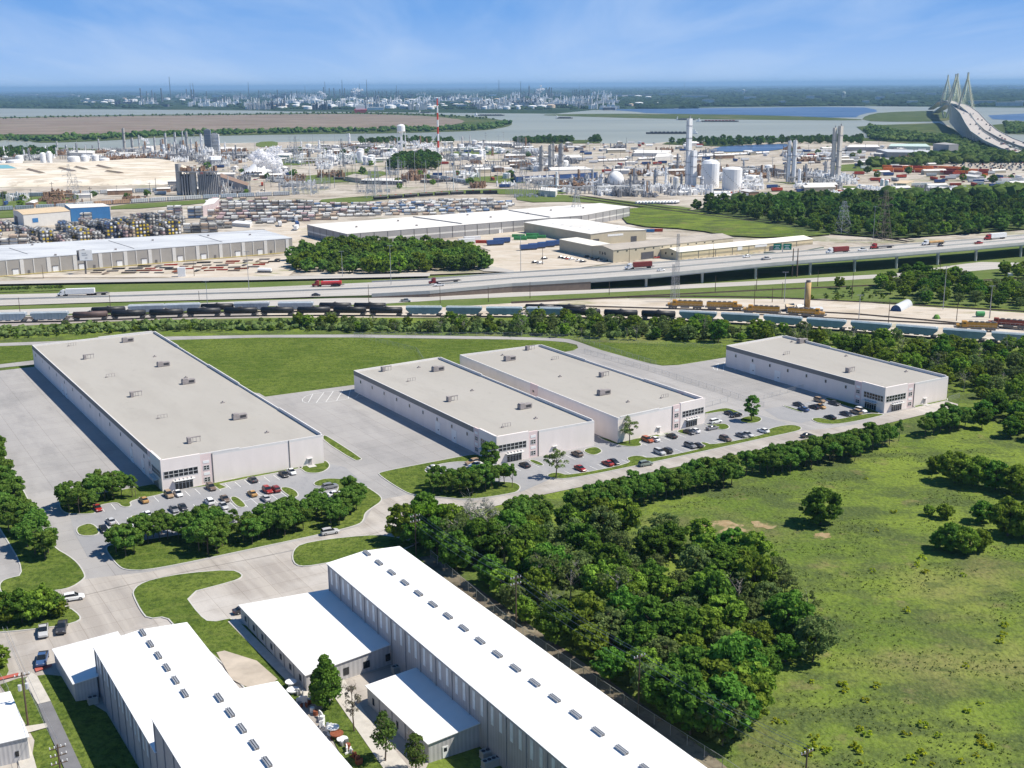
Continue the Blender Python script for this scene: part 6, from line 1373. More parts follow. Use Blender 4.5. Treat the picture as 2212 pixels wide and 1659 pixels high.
gable('long cream building with a pale gabled roof alongside the overpass',(1426,539),(1466,545),(1756,516.5),6.1,1.7,M_cream,M_creamr,extra=X3x)
gable('low brown-roofed building between the cream building and the green road signs',(1650,545),(1690,549),(1780,533),3.5,.8,M_pil,M_slate)
def Gx(a,b_,c,g,B,r0,r1):
    L2=(c-b_).length; m=MB(); m.wall(b_,c,L2*.18,L2*.30,4.5,8,.02,.2); B(m,'blue_window',M_blue); m=MB(); L_=(b_-a).length; m.wall(a,b_,L_*.1,L_*.4,.1,7.5,.02,.15); B(m,'opening',M_dkgrey)
gable('pale grey industrial building with a tan roof and a blue window at the far left',(28,454),(50,464),(151,456),11.5,1.2,M_pil,M_tanr,extra=Gx)
bigbox('bright blue metal building beside the tan-roofed building at the far left',[(152,450),(237,446),(222,440),(140,442)],12.5,M_blue,M_rwhite,'metal_building','building')
bigbox('long royal blue and pale warehouse in the industrial belt',[(1115,382),(1226,376),(1290,372),(1260,366),(1110,374)],8,M_dblue,M_slate,'metal_building','building')
bigbox('pale blue-grey shed joined behind the royal blue warehouse',[(1190,368),(1280,366),(1262,360),(1185,362)],9,mat('pale_blue_siding',(.38,.47,.52),.7),M_rwhite,'metal_building','building')
for lb,cs,h,mw,mr in (
 ('grey steel-roofed logistics warehouse with dock doors near the bridge road',[(1918,329),(2022,330),(2012,325),(1893,322)],9,M_gwall2,M_stain),
 ('grey windowed office block beside the logistics warehouse',[(2016,311),(2050,313),(2071,312),(2040,308)],19,M_gwall2,M_gwall2),
 ('flat blue-roofed building at the forest edge on the right',[(1858,417),(1908,421),(1912,416),(1862,412)],5,mat('navy_siding',(.06,.11,.20),.7),M_tanr),
 ('red-roofed shed at the forest edge on the right',[(1860,428),(1884,430),(1888,426),(1862,424)],3.5,M_redp,M_redp),
 ('long pale-roofed shed behind the right end of the forest',[(2040,414),(2160,418),(2175,410),(2050,406)],5,M_gwall2,M_stain),
 ('low blue-roofed building among the trailers right of the tan shed',[(1918,422),(1990,425),(1990,419),(1915,416)],4,M_dblue,mat('light_blue_roof',(.30,.45,.58),.7)),
 ('pale beige shed in front of the trailer yard at the right',[(1930,396),(1958,397),(1975,391),(1945,390)],6,M_beige,M_tanr),
 ('long white shed behind the tank cars in the middle of the belt',[(1368,331),(1440,331),(1450,325),(1375,324)],6,M_pil,M_rwhite),
 ('white-roofed shed right of the long white shed in the belt',[(1415,340),(1455,338),(1450,332),(1420,332)],6,M_pil,M_rwhite),
 ('long white-roofed shed at the river side, left of the slim towers',[(1030,309),(1106,311),(1120,309),(1040,305)],7,M_pil,M_rwhite),
 ('flat pale building near the middle of the substations',[(745,382),(780,386),(800,380),(765,376)],6,M_beige,M_slate),
 ('long low dark shed with open side near the substations',[(780,390),(870,392),(860,386),(790,385)],5,M_dkgrey,M_rwhite),
 ('long conveyor shed with a rust-coloured roof right of the column block',[(468,380),(535,402),(538,396),(478,375)],9,M_gwall2,mat('rust_roof',(.30,.20,.14),.8)),
 ('pale pink salt shed behind the stacked tank containers',[(437,445),(462,440),(474,428),(452,430)],10,mat('pink_siding',(.50,.42,.42),.8),M_rwhite),
 ('white tent shed in front of the tank container yard',[(500,482),(540,485),(545,480),(510,477)],3.5,M_pil,M_tankw),
 ('pale shed at the left end of the plant',[(150,330),(200,331),(205,326),(155,325)],7,M_pil,M_rwhite),
 ('white block building right of the plant stacks',[(455,346),(480,346),(478,337),(458,337)],8,M_pil,M_tankw),
 ('long white shed right of the plant behind the steam',[(560,335),(625,336),(630,331),(565,330)],7,M_pil,M_rwhite),
 ('long white-roofed shed on the river side at the left',[(470,322),(520,323),(525,319),(475,318)],7,M_pil,M_rwhite),
 ('large pale-roofed terminal shed left of the bridge',[(1830,318),(1900,318),(1895,313),(1835,313)],8,M_gwall2,M_rwhite),
 ('pale green-roofed terminal shed at the bridge foot',[(1920,316),(2010,317),(2000,311),(1925,311)],8,mat('pale_green_siding',(.42,.52,.47),.7),mat('pale_green_roof',(.50,.62,.56),.7)),
 ('white shed among the storage tanks at the river',[(1003,338),(1040,339),(1045,334),(1008,333)],6,M_pil,M_rwhite),
 ('small cream building beside the sphere tank',[(1165,411),(1200,414),(1204,407),(1170,405)],7,M_pil,M_rwhite)):
    bigbox(lb,cs,h,mw,mr,'office_block' if 'office' in lb else 'metal_building','building')
# ------------------------------------------------------------------ ISO tank containers
def isotank():
    m = MB(); m.cyl((-2.75,0,1.3),(2.75,0,1.3),1.12,n=10,m=0)
    for s in (-1,1): m.cyl((s*2.75,0,1.3),(s*2.95,0,1.3),1.0,.5,n=10,m=2)
    for x in (-3.0,3.0):
        for y in (-1.14,1.14): m.box((x,y,.02),(.16,.16,2.5),0,1)
        for z in (.02,2.4): m.box((x,0,z),(.14,2.3,.14),0,1)
    for y in (-1.14,1.14): m.box((0,y,.02),(6,.12,.14),0,1)
    ISOSRC[:]=[list(m.v),list(m.f),list(m.m)]
    return simple('tank_container', m, [M_tankw,M_dkgrey,M_tankw], 'tank container')
ISOSRC=[]; ISO = isotank()
PAL = {'grey':mat('iso_grey',(.62,.60,.55),.6,var=.2,rnd=.2),'white':mat('iso_white',(.78,.77,.73),.6,var=.12,rnd=.12),'pink':mat('iso_pink',(.50,.36,.35),.6,var=.15),'brown':mat('iso_brown',(.52,.40,.30),.6,var=.2),'dark':mat('iso_dark',(.20,.20,.19),.6,var=.3),'blue':mat('iso_blue',(.16,.24,.38),.6,var=.2)}
ENDS = {'yellow':mat('iso_end_yellow',(.62,.46,.05),.6,var=.1),'white':M_tankw,'grey':PAL['grey'],'navy':mat('iso_end_navy',(.06,.09,.20),.6)}
NISO = [0]; XISO = []
def block(x, y, nl, nw, nh, az, cols, ends, where):
    b0 = P(x,y,.9); d=dirv(az); o_=Vector((-d.y,d.x,0)); r_=random.Random(int(x*11+y))
    for i in range(nl):
        for j in range(nw):
            H_=max(1,nh-(1 if r_.random()<.25 else 0)-(1 if r_.random()<.12 else 0))
            for k in range(H_):
                # only what can be seen: top, near face, near side
                if not (k==H_-1 or j==0 or i in (0,nl-1)): continue
                NISO[0]+=1; c=r_.choice(cols); e=r_.choice(ends); q=b0+d*(6.5*i)+o_*(2.75*j); q.z=.9+2.62*k
                if NISO[0] > 300: XISO.append((q,rz(d),c)); continue
                o=S_(ISO,q,rz(d),'%s tank container in the %s'%(c,where),'tank containers stacked in the depot'); setmat(o,0,PAL[c]); setmat(o,2,ENDS[e])
EW=math.radians(86); NS=math.radians(-38)
def BLK2():
    block(0,508,3,3,3,NS,['dark','grey'],['white','yellow'],'rear left blocks'); block(165,500,4,4,3,NS,['dark','grey','blue'],['yellow','white','navy'],'rear blocks left of the middle')
    block(222,497,4,3,3,NS,['grey','dark','white'],['yellow','white'],'rear blocks left of the middle'); block(290,492,4,4,3,NS,['dark','grey','blue'],['yellow','white'],'rear blocks of the middle')
    block(345,488,3,4,4,NS,['dark','grey'],['yellow','yellow','white'],'rear yellow-ended block'); block(174,478,2,2,3,EW,['white','grey'],['yellow','white'],'side-on block before the bright blue building')
block(-8,538,4,2,4,EW,['grey','grey','white','brown'],['white','grey'],'leftmost block of side-on stacks')
block(118,525,5,4,4,NS,['dark','grey','white'],['yellow','white','grey'],'second block from the left with yellow and white ends')
block(190,521,5,3,4,NS,['grey','white'],['white','yellow'],'third block from the left')
block(256,515,5,4,5,NS,['dark','grey','blue'],['yellow','white','navy'],'dark block left of the golden-ended block')
block(318,511,5,5,5,NS,['grey','dark','brown'],['yellow','yellow','white'],'golden-ended block in the middle of the depot')
block(386,505,4,4,4,NS,['dark','grey'],['white','yellow'],'block right of the golden-ended one')
block(405,503,2,2,3,EW,['white','grey'],['white','yellow'],'small side-on block by the white tent shed')
BLK2()
block(370,469,2,2,4,EW,['pink','white','white'],['white'],'pinkish block left of the pink shed')
block(414,472,2,2,4,EW,['grey','white','blue'],['white'],'grey block below the pink shed')
block(470,458,8,1,3,EW,['white','grey','pink'],['white','yellow'],'row right of the pink shed')
block(465,472,9,2,2,EW,['pink','brown','white'],['white','yellow'],'front pink and orange row right of the pink shed')
block(560,450,8,1,3,EW,['white','grey','brown'],['white','yellow'],'far row in the middle of the depot')
block(600,468,7,2,2,EW,['white','brown','grey'],['white','yellow'],'front row in the middle of the depot')
block(657,450,2,2,3,NS,['dark','blue'],['yellow','navy'],'tall dark block with yellow ends in the middle of the depot')
# the looser part of the depot
def iso_loose(poly, where, n, sd):
    r_=random.Random(sd); pts=scatter(poly,8.0,rng=r_); r_.shuffle(pts)
    for x,y in pts[:n]:
        NISO[0]+=1; c=r_.choice(['white','white','grey','white','brown','blue','dark'])
        if NISO[0]>300: XISO.append((Vector((x,y,.9)),math.pi/2-(EW if r_.random()<.75 else NS),c)); continue
        o=S_(ISO,(x,y,.9),math.pi/2-(EW if r_.random()<.75 else NS)+r_.uniform(-.1,.1),'%s tank container lying single in the %s'%(c,where),'tank containers stacked in the depot'); setmat(o,0,PAL[c]); setmat(o,2,ENDS[r_.choice(['white','yellow'])])
iso_loose([(680,470),(890,462),(1090,452),(1110,444),(1000,434),(860,438),(760,452),(690,460)],'loose right part of the depot',150,4)
iso_loose([(480,492),(600,486),(680,476),(660,468),(560,478),(470,484)], 'row of jumble before the front rows',40,5)
block(500,446,7,1,2,EW,['white','grey'],['white'],'rearmost row in the middle of the depot'); block(880,446,5,1,2,EW,['white','grey','blue'],['white'],'white rows at the right of the depot'); block(960,441,6,1,2,EW,['white','white','grey'],['white'],'white rows at the right of the depot'); block(1000,450,5,1,2,EW,['white','grey'],['white'],'white rows at the right of the depot')
for a_ in ((30,498,3,4,3,NS),(70,512,4,3,3,NS),(85,536,4,2,3,NS),(152,530,4,3,3,NS),(222,520,4,3,3,NS),(288,518,4,3,4,NS),(352,513,4,3,3,NS),(425,503,3,2,3,EW),(440,494,4,2,2,EW),(250,490,5,3,2,NS),(320,482,3,4,3,NS),(395,486,3,3,3,NS),(440,482,5,2,2,EW),(500,466,8,1,3,EW),(640,476,6,2,2,EW),(680,463,5,2,2,EW),(730,458,6,2,2,EW),(800,452,6,1,2,EW),(740,468,5,1,1,EW),(850,459,6,1,1,EW),(930,452,6,1,2,EW),(690,448,4,1,2,EW),(600,444,5,1,2,EW),(620,458,6,1,3,EW),(350,474,2,2,3,EW),(200,486,3,3,2,NS)): block(*a_,['grey','white','grey','brown','pink','dark'],['yellow','white','grey'],'back')
for y_ in range(442,482,7):
    for x_ in range(445,660,46): block(x_+(y_%3)*6,y_+1,3,1,RN.choice((2,2,3)),EW,['grey','white','white','brown','pink'],['white','yellow'],'back')
for y_ in range(438,464,6):
    for x_ in range(670,1080,40): block(x_+(y_%5)*5,y_+(1080-x_)*.012,2,1,RN.choice((1,2)),EW,['grey','white','white','brown','blue'],['white','yellow'],'back')
def xiso():
    m=MB(); ks=list(PAL)
    for q,a,c in XISO:
        k=len(m.v); ca,sa=math.cos(a),math.sin(a); vs,fs,ms=ISOSRC; m.v+=[(q.x+x*ca-y*sa,q.y+x*sa+y*ca,q.z+z) for x,y,z in vs]; m.f+=[tuple(i+k for i in f) for f in fs]; m.m+=[len(ks) if t==1 else ks.index(c) for t in ms]
    if m.v: tag(m.build('stored_tank_containers',[PAL[c] for c in ks]+[M_dkgrey]),kind='stuff',label='mass of further tank containers at the back of the depot')
xiso()
TRL = MB(); TRL.box((0,0,.4),(9,2.4,.5),0,1); TRL.cyl((-4.2,0,1.9),(4.2,0,1.9),1.1,n=8,m=0); TRL = simple('tank_trailer',TRL,[M_tankw,M_dkgrey],'trailer')
BXT = MB(); BXT.box((0,0,1.1),(12.5,2.5,2.8),0,0); BXT.box((0,0,.2),(12,1.8,.9),0,1); BXT = simple('box_trailer',BXT,[M_trailw,M_dkgrey],'trailer')
CNT = MB(); CNT.box((0,0,0),(12.2,2.45,2.6),0,0)
for i in range(16): CNT.box((-5.6+i*.75,0,.15),(.18,2.53,2.3),0,0)
CNT = simple('shipping_container',CNT,[M_orange],'container')
LCR = MB(); loft(LCR,[(-2.3,.85,.3,.9,.1),(-.8,.9,.3,.95,.1),(1,.9,.3,.92,.1),(2.3,.8,.3,.75,.1)]); loft(LCR,[(-1.8,.75,.9,.95,.02),(-1.2,.8,.9,1.4,.15),(.3,.8,.9,1.4,.15),(1.0,.75,.9,.95,.02)],1); LCR = simple('distant_car',LCR,[PAINT['white'],M_glass],'car')
HP2 = MB(); HP2.box((0,0,1.1),(16.5,2.9,3.2),0,0); HP2.box((0,0,.4),(17.5,1.6,.7),0,1); HP2.box((0,0,4.3),(15.5,1.2,.25),0,0)
for s in (-1,1):
    for i in range(8): HP2.box((-7.6+i*2.17,s*1.5,1.2),(.2,.12,3.0),0,1)
HP2 = simple('freight_car',HP2,[M_hopg,M_dkgrey],'rail car')
TK2 = MB(); TK2.cyl((-7.6,0,2.5),(7.6,0,2.5),1.5,n=10,m=0); TK2.box((0,0,.4),(17.5,1.4,.7),0,1); TK2.box((0,0,3.9),(1.6,1.2,.6),0,2); TK2 = simple('tank_wagon',TK2,[M_tankw,M_dkgrey,M_redp],'rail car')
def rowof(pr, pts, sp, cols, label, group, z=1.0, jit=0, skip=0, r_=RN):
    f,inv = along(pts); n = int(sum((a-b_).length for a,b_ in zip(px(pts)[1:],px(pts)[:-1]))/sp)
    for i in range(n):
        if r_.random() < skip: continue
        p_,a = f((i+.5)*sp); c=r_.choice(cols); S_(pr,(p_.x+r_.uniform(-jit,jit),p_.y,z),a,label.replace('#',c[0]),group,None,c[1])
GC=[('grey',M_hopg),('pale grey',mat('wagon_pale',(.50,.52,.53),.6,var=.1)),('rusty',mat('wagon_rust',(.42,.27,.17),.7,var=.2)),('grey',M_hopg)]
rowof(HP2,[(-60,431),(120,426),(250,420),(395,415)],18.2,GC,'# freight car on the upper line below the sand terrace','freight cars on the upper line')
rowof(HP2,[(-60,461),(120,453),(250,444),(430,433),(580,426),(640,424)],18.2,GC,'# freight car on the lower line behind the tank depot','freight cars on the lower line')
TWC=[('white',M_tankw),('white',M_tankw),('black',M_tankb)]
rowof(TK2,[(1290,352),(1400,347),(1480,342)],18,TWC[:2],'# tank wagon with a red dome in the long row of the belt','white tank wagons in the belt',skip=.06)
rowof(TK2,[(1505,342),(1600,337),(1680,332)],18,TWC[:2],'# tank wagon in the row right of the white towers','white tank wagons right of the towers',skip=.06)
rowof(TK2,[(805,435),(900,428),(1000,422),(1090,421)],18,[('black',M_tankb)],'# tank wagon on the dark curved line above the depot','black tank wagons above the depot',skip=.08)
rowof(TK2,[(720,390),(830,394),(930,398),(1000,392)],18,[('black',M_tankb),('dark grey',M_pipe)],'# tank wagon on the line past the substations','dark wagons past the substations',skip=.25)
rowof(HP2,[(905,386),(960,390),(1020,402)],18.2,GC,'# freight car on the line curving past the white poles','freight cars past the white poles')
TCOL=[('white',M_tankw)]
for i in range(13):
    p_=P(1378+i*7,441-.1*i+(i%2)*.3,1); S_(TRL,p_,math.radians(60),'white tank trailer in the tight slanted row below the process plant','white tank trailers in the slanted row')
# orange containers and the container/car yards at the right
OC=[('orange',M_orange),('orange',M_orange),('dark red',M_boxr),('red',M_redp)]
for (x0,y0,x1,y1,hh) in ((1885,372,2000,375,2),(1905,367,2100,372,2),(1990,378,2142,381,2),(1940,362,2090,366,1),(1995,374,2142,376,2),(2030,386,2142,386,1)):
    for z in range(hh): rowof(CNT,[(x0,y0),(x1,y1)],12.9,OC,'# container in the bright container yard on the right','containers in the bright yard',1.0+2.65*z,skip=.12*(z+1))
r9=random.Random(9)
for x,y in scatter([(2050,350),(2140,349),(2212,352),(2300,356),(2300,374),(2212,372),(2120,366),(2060,362)],9.0,rng=r9)[:230]:
    c=r9.choice(['white','silver','black','dark','blue','grey','white','red']); S_(LCR,(x,y,1.0),r9.choice((1.2,1.25,-1.9)),'%s car in the huge car lot near the bridge road'%c,'cars in the huge lot by the bridge',1.25,PAINT[c],name='stored_car')
WC=[('white',M_trailw),('white',M_trailw),('pale grey',MATS['wagon_pale'])]
for (x0,y0,x1,y1) in ((2090,396,2260,392),(2100,402,2260,399),(1960,405,2030,404),(2000,411,2100,412),(1700,344,1880,339),(1690,349,1870,345),(1840,352,2010,345),(1700,338,1880,332),(1690,331,1860,326),(1880,337,1900,336)):
    rowof(BXT,[(x0,y0),(x1,y1)],13.6,WC,'# box trailer in the trailer yards on the right','box trailers in the right yards',1.0,skip=.12)
for (x0,y0,x1,y1) in ((1700,350,1880,344),(1690,357,1780,354)):
    rowof(TRL,[(x0,y0),(x1,y1)],10.5,[('white',M_tankw),('dark blue',mat('trailer_blue',(.06,.10,.22),.6)),('brown',M_tankn)],'# tank trailer in the yard behind the tall grey towers','tank trailers behind the grey towers',1.0,skip=.2)
# scattered trucks of the yards by the beige buildings
for x,y,c,lb,pr in ((1124,518,M_green,'green row of machines beside the grey warehouse, left end',CNT),(1146,516,M_green,'green row of machines beside the grey warehouse, middle',CNT),(1165,514,M_green,'green row of machines beside the grey warehouse, right end',CNT),(1120,512,M_green,'rear green machine row beside the grey warehouse, left',CNT),(1150,510,M_green,'rear green machine row beside the grey warehouse, right',CNT),
 (1070,530,M_dblue,'blue trailer parked left of the green machines',BXT),(1084,525,M_dblue,'second blue trailer parked left of the green machines',BXT),(1142,540,M_dblue,'blue trailer at the left end of the row by the beige building',BXT),(1160,537,M_dblue,'second blue trailer of the row by the beige building',BXT),(1180,534,M_dblue,'third blue trailer of the row by the beige building',BXT),(1198,531,M_dblue,'fourth blue trailer of the row by the beige building',BXT),(1042,525,M_redp,'red container behind the wood beside the blue trailers',CNT),(1400,501,M_blue,'blue container right of the white-roofed beige building',CNT),(1418,500,M_redp,'red container right of the white-roofed beige building',CNT),(1008,527,M_trailw,'white trailer behind the right end of the wood',BXT),(1020,522,M_trailw,'second white trailer behind the right end of the wood',BXT),(572,589,M_tankw,'white tank trailer in the yard at the left end of the wood',TRL)):
    S_(pr,P(x,y,1.25),math.radians(20 if pr is BXT else -6),lb,None,.8 if pr is CNT else 1,c)
for i in range(5):
    c=P(1430+i*10.5,512,1.2); m=MB(); m.lathe((0,0,0),[(2.0,0),(2.0,7),(1.6,7.4)],14); o=m.build('silo_tank',M_steel,loc=c,smooth=True); tag(o,['leftmost of the five','second of the five','middle one of the five','fourth of the five','rightmost of the five'][i]+' upright steel silo tanks on the grass','silo','steel silo tanks on the grass')
r8=random.Random(8)
for x,y in [(1106+a/4,518.4+b/4) for a,b in ((280,182),(200,215),(245,222),(425,172),(455,178),(488,183),(520,187),(580,200),(612,208),(650,165),(690,182),(740,192),(770,198),(1250,172))]:
    x,y,_=P(x,y); c=r8.choice(['white','dark','black','silver','grey','red']); S_(LCR,(x,y,1.25),.5,'%s car in the car park before the large beige building'%c,'cars before the beige building',1.0,PAINT[c])
STK = MB()
for i in range(6): STK.box((0,(i-2.5)*.5,.1+.35*(i%2)),(9,.3,.3),0.03*i)
STK = simple('pipe_stack',STK,[M_redp],'pipe stack')
for x,y in scatter([(200,590),(320,578),(420,572),(600,562),(600,570),(520,590),(330,597),(210,598)],7.5,rng=r8)[:60]:
    c=r8.choice([('red',M_redp),('dark grey',M_pipe),('black',M_tankb),('rusty',M_rust),('dark grey',M_dkgrey),('brown',M_ret)]); X_=toD(x,y)[0]; S_(STK,(x,y,1.25),r8.choice((0,.1,-.1,1.4)),'%s stack of steel pipes in the yard below the pilastered warehouse, %s'%(c[0],part3(X_,200,620,['left','middle','right'])),'pipe stacks in the loading yard',r8.uniform(.6,1.0),c[1])
# ------------------------------------------------------------------ signs, masts, poles, huts of the middle distance
def billboard():
    c=P(186,594,.5); T=thing('billboard','tall billboard on a single post before the pilastered warehouse','billboard',c); m=MB(); m.cyl((0,0,0),(0,0,10),.6,n=10); m.build('post',M_pipe,T)
    m=MB(); m.box((1.2,-.6,9.2),(7.5,.4,6.2),.25); f=m.build('panel',M_white,T); m=MB()
    for i,(u,w_,z) in enumerate(((-.9,2.6,13.3),(-.5,3.2,12.2),(.2,1.4,10.4))): m.box((1.2+u+.05,-.83+u*.25,z),(w_,.05,.55),.25)
    m.build('lettering',mat('pale_lettering',(.45,.46,.48),.7),f); m=MB(); m.box((-2.4,1.4,9.2),(6.5,.4,6.2),1.15); m.build('panel',M_dkgrey,T); m=MB(); m.box((.5,-.9,8.9),(9,1.2,.2),.25); m.build('catwalk',M_steel,T)
billboard()
def gsign():
    p0,az,_=hw(1691,545); T=thing('road_sign_gantry','two green highway signs on a steel gantry over the overpass','road sign',(p0.x,p0.y,p0.z),math.pi/2-az); m=MB(); m.cyl((0,8,-.1),(0,8,7.4),.25,n=8); m.box((0,3,6.6),(.4,12,.5)); m.build('gantry',M_steel,T)
    for y,w_ in ((4.6,3.6),(0,4.0)): m=MB(); m.box((y*0-.5 if 0 else -.5,y,4.6),(.15,w_,4.0)); m.rot=0; s_=m.build('sign_panel',mat('sign_green',(.0,.20,.12),.5),T)
    return T
def gsign2():
    # panels face the camera side traffic
    p0=P(1691,534,12.5); T=thing('road_sign_gantry','pair of green highway signs standing above the overpass','road sign',(p0.x,p0.y,9.0)); m=MB(); m.box((0,.5,0),(.4,.4,5.5)); m.box((0,.4,4.2),(11.5,.3,.4)); m.build('gantry',M_steel,T)
    for x in (-3.3,2.9):
        m=MB(); m.box((x,0,1.8),(5.2,.16,4.0)); s_=m.build('sign_panel',mat('sign_green',(.0,.22,.13),.5),T); m=MB()
        for z in (4.4,3.3,2.4): m.box((x-.2,-.1,z),(3.4 if z!=3.3 else 2.2,.05,.35))
        m.build('lettering',M_white,s_)
gsign2()
def lattice(x, y, h, bw, tw, label, arms=0, name='transmission_tower', r=.12, mm=None, lv=6, z=0.0):
    c=P(x,y,z); T=thing(name,label,'pylon' if name!='radio_mast' else 'mast',c,.35); m=MB()
    def w_(t): return bw*(1-t)**1.3*.5+tw*.5
    Z=[h*(1-(1-i/lv)**1.15) for i in range(lv+1)]; q=[(-1,-1),(1,-1),(1,1),(-1,1)]
    for i in range(lv):
        a,b_=w_(Z[i]/h),w_(Z[i+1]/h)
        for k in range(4):
            s,t=q[k],q[(k+1)%4]; A_=(s[0]*a,s[1]*a,Z[i]); B_=(s[0]*b_,s[1]*b_,Z[i+1]); C_=(t[0]*a,t[1]*a,Z[i]); D_=(t[0]*b_,t[1]*b_,Z[i+1])
            m.cyl(A_,B_,r,n=4,cap=False); m.cyl(A_,D_,r*.6,n=3,cap=False); m.cyl(C_,B_,r*.6,n=3,cap=False); m.cyl(B_,D_,r*.6,n=3,cap=False)
    m.build('frame',mm or M_steel,T)
    for k in range(arms):
        zz=h*(.72+.13*k); l=h*.17; m=MB()
        for s in (-1,1): m.cyl((0,0,zz+h*.03),(s*l,0,zz),r,n=4); m.cyl((0,0,zz-h*.02),(s*l,0,zz),r,n=4); m.cyl((s*l,0,zz),(s*l,0,zz-h*.05),.14,n=4)
        m.build('crossarm',mm or M_steel,T)
lattice(1820,508,25.5,9.5,2.2,'lattice pylon with spread legs before the large forest',2,r=.12); lattice(1907,522,37,7.5,1.8,'tall slender lattice pylon before the large forest, rightmost',2,mm=mat('brown_lattice',(.25,.20,.16),.7),r=.11)
lattice(1461.5,646,35,1.4,1.0,'thin lattice radio mast beside the yellow locomotives',0,'radio_mast',.07,lv=14); lattice(1453,652,20,1.3,.9,'short lattice mast left of the thin radio mast',0,'radio_mast',.07,lv=8)
for x,y,h,lb in ((155,438,38,'lattice pylon in front of the sand terrace at the left'),(170,452,30,'lattice pylon above the bright blue building'),(978,412,52,'tall lattice pylon in the middle of the industrial belt'),(815,426,32,'lattice pylon above the right part of the tank depot'),(800,428,28,'second lattice pylon above the right part of the tank depot'),(1130,408,46,'lattice pylon left of the royal blue warehouse'),(740,372,44,'lattice pylon behind the substation'),(1245,470,26,'lattice pylon behind the very long grey warehouse'),(640,352,40,'lattice pylon at the right of the steam plume'),(1120,386,50,'tall lattice pylon standing by the slim tower group')): lattice(x,y,h,8,1.8,lb,2,r=.15,z=.9)
def mono(x,y,h,label,m_=None,r=.22,z=0,name='pole',arm=False,cat='pole'):
    c=P(x,y,z); m=MB(); m.cyl((0,0,0),(0,0,h),r,r*.6,6)
    if arm: m.box((0,0,h-.1),(3.2,.25,.2)); 
    o=m.build(name,m_ or M_wood,loc=None); o.location=c; tag(o,label,cat); return o
for x,y,h,lb in ((44,680,9,'dark pole at the left behind the train'),(240,678,10,'dark pole behind the black tank cars'),(432,669,10,'dark pole by the frontage road in the left half'),(797,659,11,'dark pole in the gap between the ramp wall and the train'),(951,655,9,'dark pole left of the ramp wall end'),(1055,652,8,'dark pole before the brown ramp wall'),(1145,644,9,'dark pole at the right end of the brown ramp wall'),(1316,637,7,'dark pole by the frontage road right of the ramp'),(1545,630,9,'dark pole left of the tan silo behind the locomotives'),(1634,625,10,'dark pole behind the locomotives below the overpass'),(1629,664,12,'dark pole just before the yellow locomotives on the right'),(1689,646,9,'dark pole near the small huts'),(1668,653,8,'dark pole between the small huts'),(1840,645,14,'timber pole left of the blue quonset hut'),(1919,697,11,'timber pole in the yard beside the blue quonset hut'),(2066,693,9,'timber pole in the middle of the right yard'),(2138,686,13,'tall timber pole beside the green tank'),(1766,618,9,'dark pole under the right half of the overpass'),(2029,600,11,'timber pole before the thicket between the tracks'),(1015,577,9,'pole at the bend of the slip road'),(1172,575,12,'dark pole before the car park of the beige building'),(1359,572,11,'dark pole at the corner of the large beige building'),(1880,552,9,'dark pole on the overpass right of the red flatbed'),(1541,558,10,'dark pole before the cream building'),(420,600,10,'light pole in the loading yard'),(94,604,9,'dark pole before the left end of the pilastered warehouse')): mono(x,y,h,lb,z=.1,r=.2,name='timber_pole')
for x,y,h,lb in ((449,669,15,'tall pale lamp mast in the highway median at the left'),(538,627,22,'tall pale lamp mast between the highway lanes'),(845,621,24,'tall pale lamp mast between the highway lanes before the wood'),(1125,603,26,'tall pale lamp mast on the ramp'),(740,600,16,'pale lamp mast in front of the wood'),(1694,653,16,'pale lamp mast by the tan silo'),(1855,690,12,'pale lamp mast in the right yard'),(2037,668,22,'pale lamp mast before the thicket'),(2137,688,16,'pale lamp mast beside the tall timber pole'),(1886,517,24,'pale lamp mast at the forest edge')): mono(x,y,h,lb,M_steel,.2,.5,'lamp_mast',True,'lamp post')
for x,y,h,lb in ((695,394,44,'tall white steel pole beside the substation'),(837,424,36,'tall white steel pole above the depot, left'),(811,424,36,'white steel pole left of the tall one above the depot'),(918,417,22,'white steel pole in the middle above the depot'),(980,416,28,'white steel pole right above the depot'),(632,420,32,'white pole at the left of the substation'),(672,422,34,'white pole at the right of the substation'),(1281,420.5,31,'slim white column pole left of the sphere tank')): mono(x,y,h,lb,M_tankw,.42,.9,'steel_pole')
for k,(x,lb) in enumerate(((1711,'left leg of the pair of tall rusty posts before the overpass'),(1721,'right leg of the pair of tall rusty posts before the overpass'))): mono(x,598,17,lb,mat('weathered_steel',(.16,.11,.08),.8),.45,0,'steel_post')
def station(x,y,label):
    c=P(x,y,.9); T=thing('substation',label,'substation',c,.25); m=MB(); r_=random.Random(x)
    for i in range(9):
        for j in range(4):
            h=r_.choice((9,12,16)); m.cyl((i*5-20,j*8-12,0),(i*5-20,j*8-12,h),.2,n=4)
            if i<8: m.cyl((i*5-20,j*8-12,h*.8),(i*5-15,j*8-12,h*.8),.16,n=4)
    m.build('busbar_frame',M_steel,T); m=MB()
    for i in range(14): m.box((r_.uniform(-20,20),r_.uniform(-14,14),0),(2.5,2,2.4),0)
    m.build('switchgear',mat('switchgear',(.40,.42,.43),.6),T)
station(645,419,'substation of thin grey posts right of the steam plume'); station(672,410,'farther substation of thin grey posts beside the tall white pole'); station(812,415,'substation of grey posts above the right part of the depot'); station(1140,425,'substation posts left of the small cream building')
